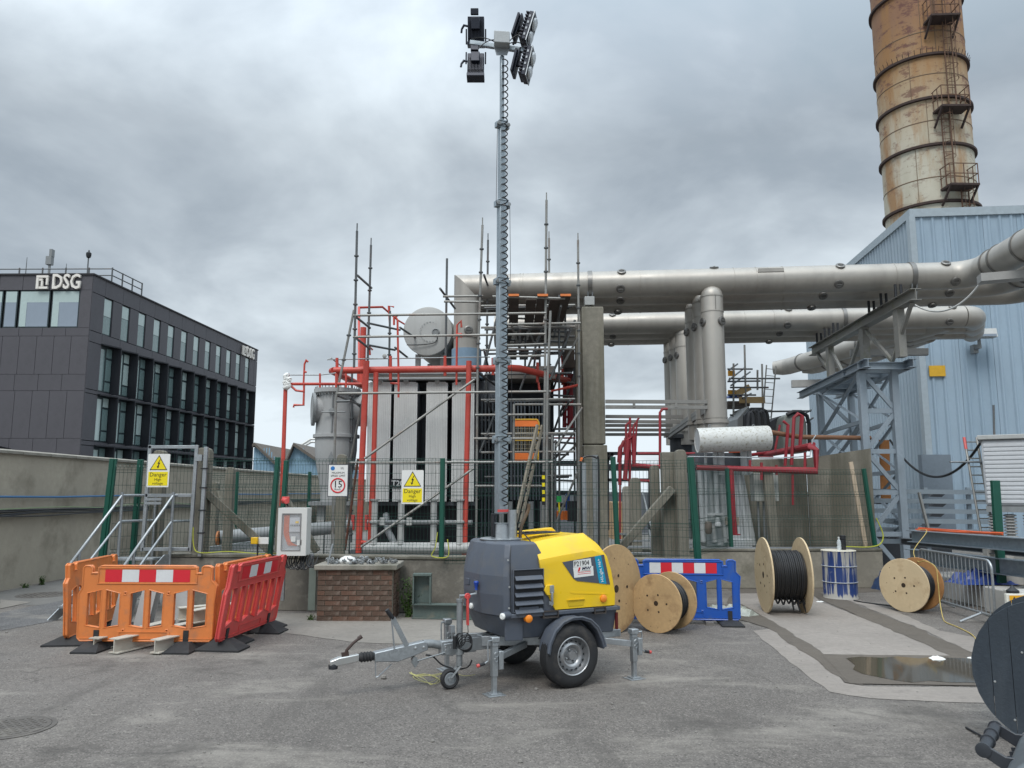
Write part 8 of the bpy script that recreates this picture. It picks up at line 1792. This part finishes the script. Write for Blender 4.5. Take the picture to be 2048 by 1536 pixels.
for t in (0.0,.98):
    q = lerp(hp0,hp1,t); MB().prism([q+Vector((0,0,.02)),q-nrm*.022,q+Vector((0,0,-.02)),q+nrm*.07+Vector((0,0,-.06)),q+nrm*.13+Vector((0,0,-.05)),q+nrm*.13+Vector((0,0,-.005)),q+nrm*.06+Vector((0,0,-.01))],hx*.012).build('handle_arm', BIN, bn, bevel=.002)
bc0 = hp0 - hx*.16 + nrm*.08; 
def BQ(a, b_, z): return bc0 + hx*a + nrm*b_ + Vector((0,0,z-hp0.z))
zt2 = hp0.z
MB().loft([[Vector((*BQ(a,b_,0)[:2],.03)) for a,b_ in ((.06,.05),(.46,.05),(.46,.45),(.06,.45))],[BQ(a,b_,zt2-.06) for a,b_ in ((0,0),(.52,0),(.52,.52),(0,.52))]]).build('bin_body', BIN, bn, bevel=.02)
MB().loft([[BQ(a,b_,zt2-.055) for a,b_ in ((-.02,-.02),(.54,-.02),(.54,.54),(-.02,.54))],[BQ(a,b_,zt2-.02) for a,b_ in ((-.02,-.01),(.54,-.01),(.54,.54),(-.02,.54))],[BQ(a,b_,zt2+.025) for a,b_ in ((.03,.05),(.49,.05),(.49,.48),(.03,.48))]]).build('lid', LID, bn, bevel=.012)
MB().bx(0,0,0,0,0,0)
b = MB()
for t in (.12,.30,.48,.66,.84): q = lerp(hp0,hp1,t)+nrm*.05; b.beam(q+Vector((0,0,-.06)),q+nrm*.06+Vector((0,0,-.05)),.005,.03)
b.build('hinge_ribs', BIN, bn)
for s in (.1,.42): MB().lathe(BQ(s,-.01,0)*1.0 - Vector((0,0,BQ(s,-.01,0).z-.1)),hx,[(.04,-.02),(.1,-.02),(.1,.02),(.04,.02)],20).build('wheel', RUBBER, bn)
tag(MB().tube(G(1932,1455,.01),G(1974,1478,.02),.008,6).build('steel_rod', BLACKM), 'thin dark rod lying on the asphalt beside the bin', 'rod')
# ---- insulated pale enclosure on post insulators, green post
en = thing('insulated_enclosure', (8.2,12.8,0), 'pale ribbed enclosure standing on stacked insulators at the right edge', 'enclosure')
ENW = mat('pale_ribbed_cladding',(0.52,0.54,0.56),.5,0,.05,2,dirt=(0.4,0.4,0.4),damt=.3)
YE = 13.4; q0 = P(1972,1012,YE); q1 = P(1972,880,YE); xE = q0.x; EROT = R(-33)
def ET(p): p = Vector(p); d = p - Vector((xE,YE,0)); return Vector((xE + d.x*math.cos(EROT) - d.y*math.sin(EROT), YE + d.x*math.sin(EROT) + d.y*math.cos(EROT), p.z))
MBo = MB
class MB(MBo):
    def __init__(s, tf=None): MBo.__init__(s, tf or ET)
MB().bx(xE,xE+2.2,YE,YE+1.6,q0.z,q1.z).build('casing', ENW, en, bevel=.05)
for i in range(14): z = q0.z+.05+i*(q1.z-q0.z-.1)/14; MB().bx(xE+.03,xE+2.2,YE-.012,YE+.0,z,z+.05).build('cladding_strip', ENW, en, bevel=.006)
MB().bx(xE-.05,xE+2.3,YE-.05,YE+1.7,q1.z+.002,q1.z+.08).build('roof', GREYP, en, bevel=.01); MB().bx(xE+.0,xE+2.2,YE-.0,YE+1.6,q0.z-.10,q0.z-.002).build('base_frame', GREYM, en)
PORC = mat('grey_insulator_porcelain',(0.38,0.38,0.37),.35)
for px_ in (1985,2012,2045):
    x = P(px_,1030,YE).x; pr = [(.05,0)]
    for k in range(9): pr += [(.10,.02+.05*k),(.10,.03+.05*k),(.05,.045+.05*k)]
    MB().lathe((x,YE+.15,q0.z-.58),(0,0,1),pr,16).build('post_insulator', PORC, en)
    MB().bx(x-.14,x+.14,YE+.02,YE+.3,.0,q0.z-.585).build('plinth', CONCL, en)
MB().beam((xE+.5,YE+.3,.2),(xE+1.3,YE+.3,q0.z-.15),.06,.1).build('brace', GREYM, en)
MB = MBo
gpx = P(1994,1010,11.6); gp_ = tag(MB().beam((P(1996,1075,12.3).x,12.3,.4),(P(1990,961,12.3).x,12.3,P(1990,961,12.3).z),.12,.07,(0,1,0)).build('green_post', GREENP, bevel=.005), 'thick dark green steel post standing in front of the pale enclosure', 'post')
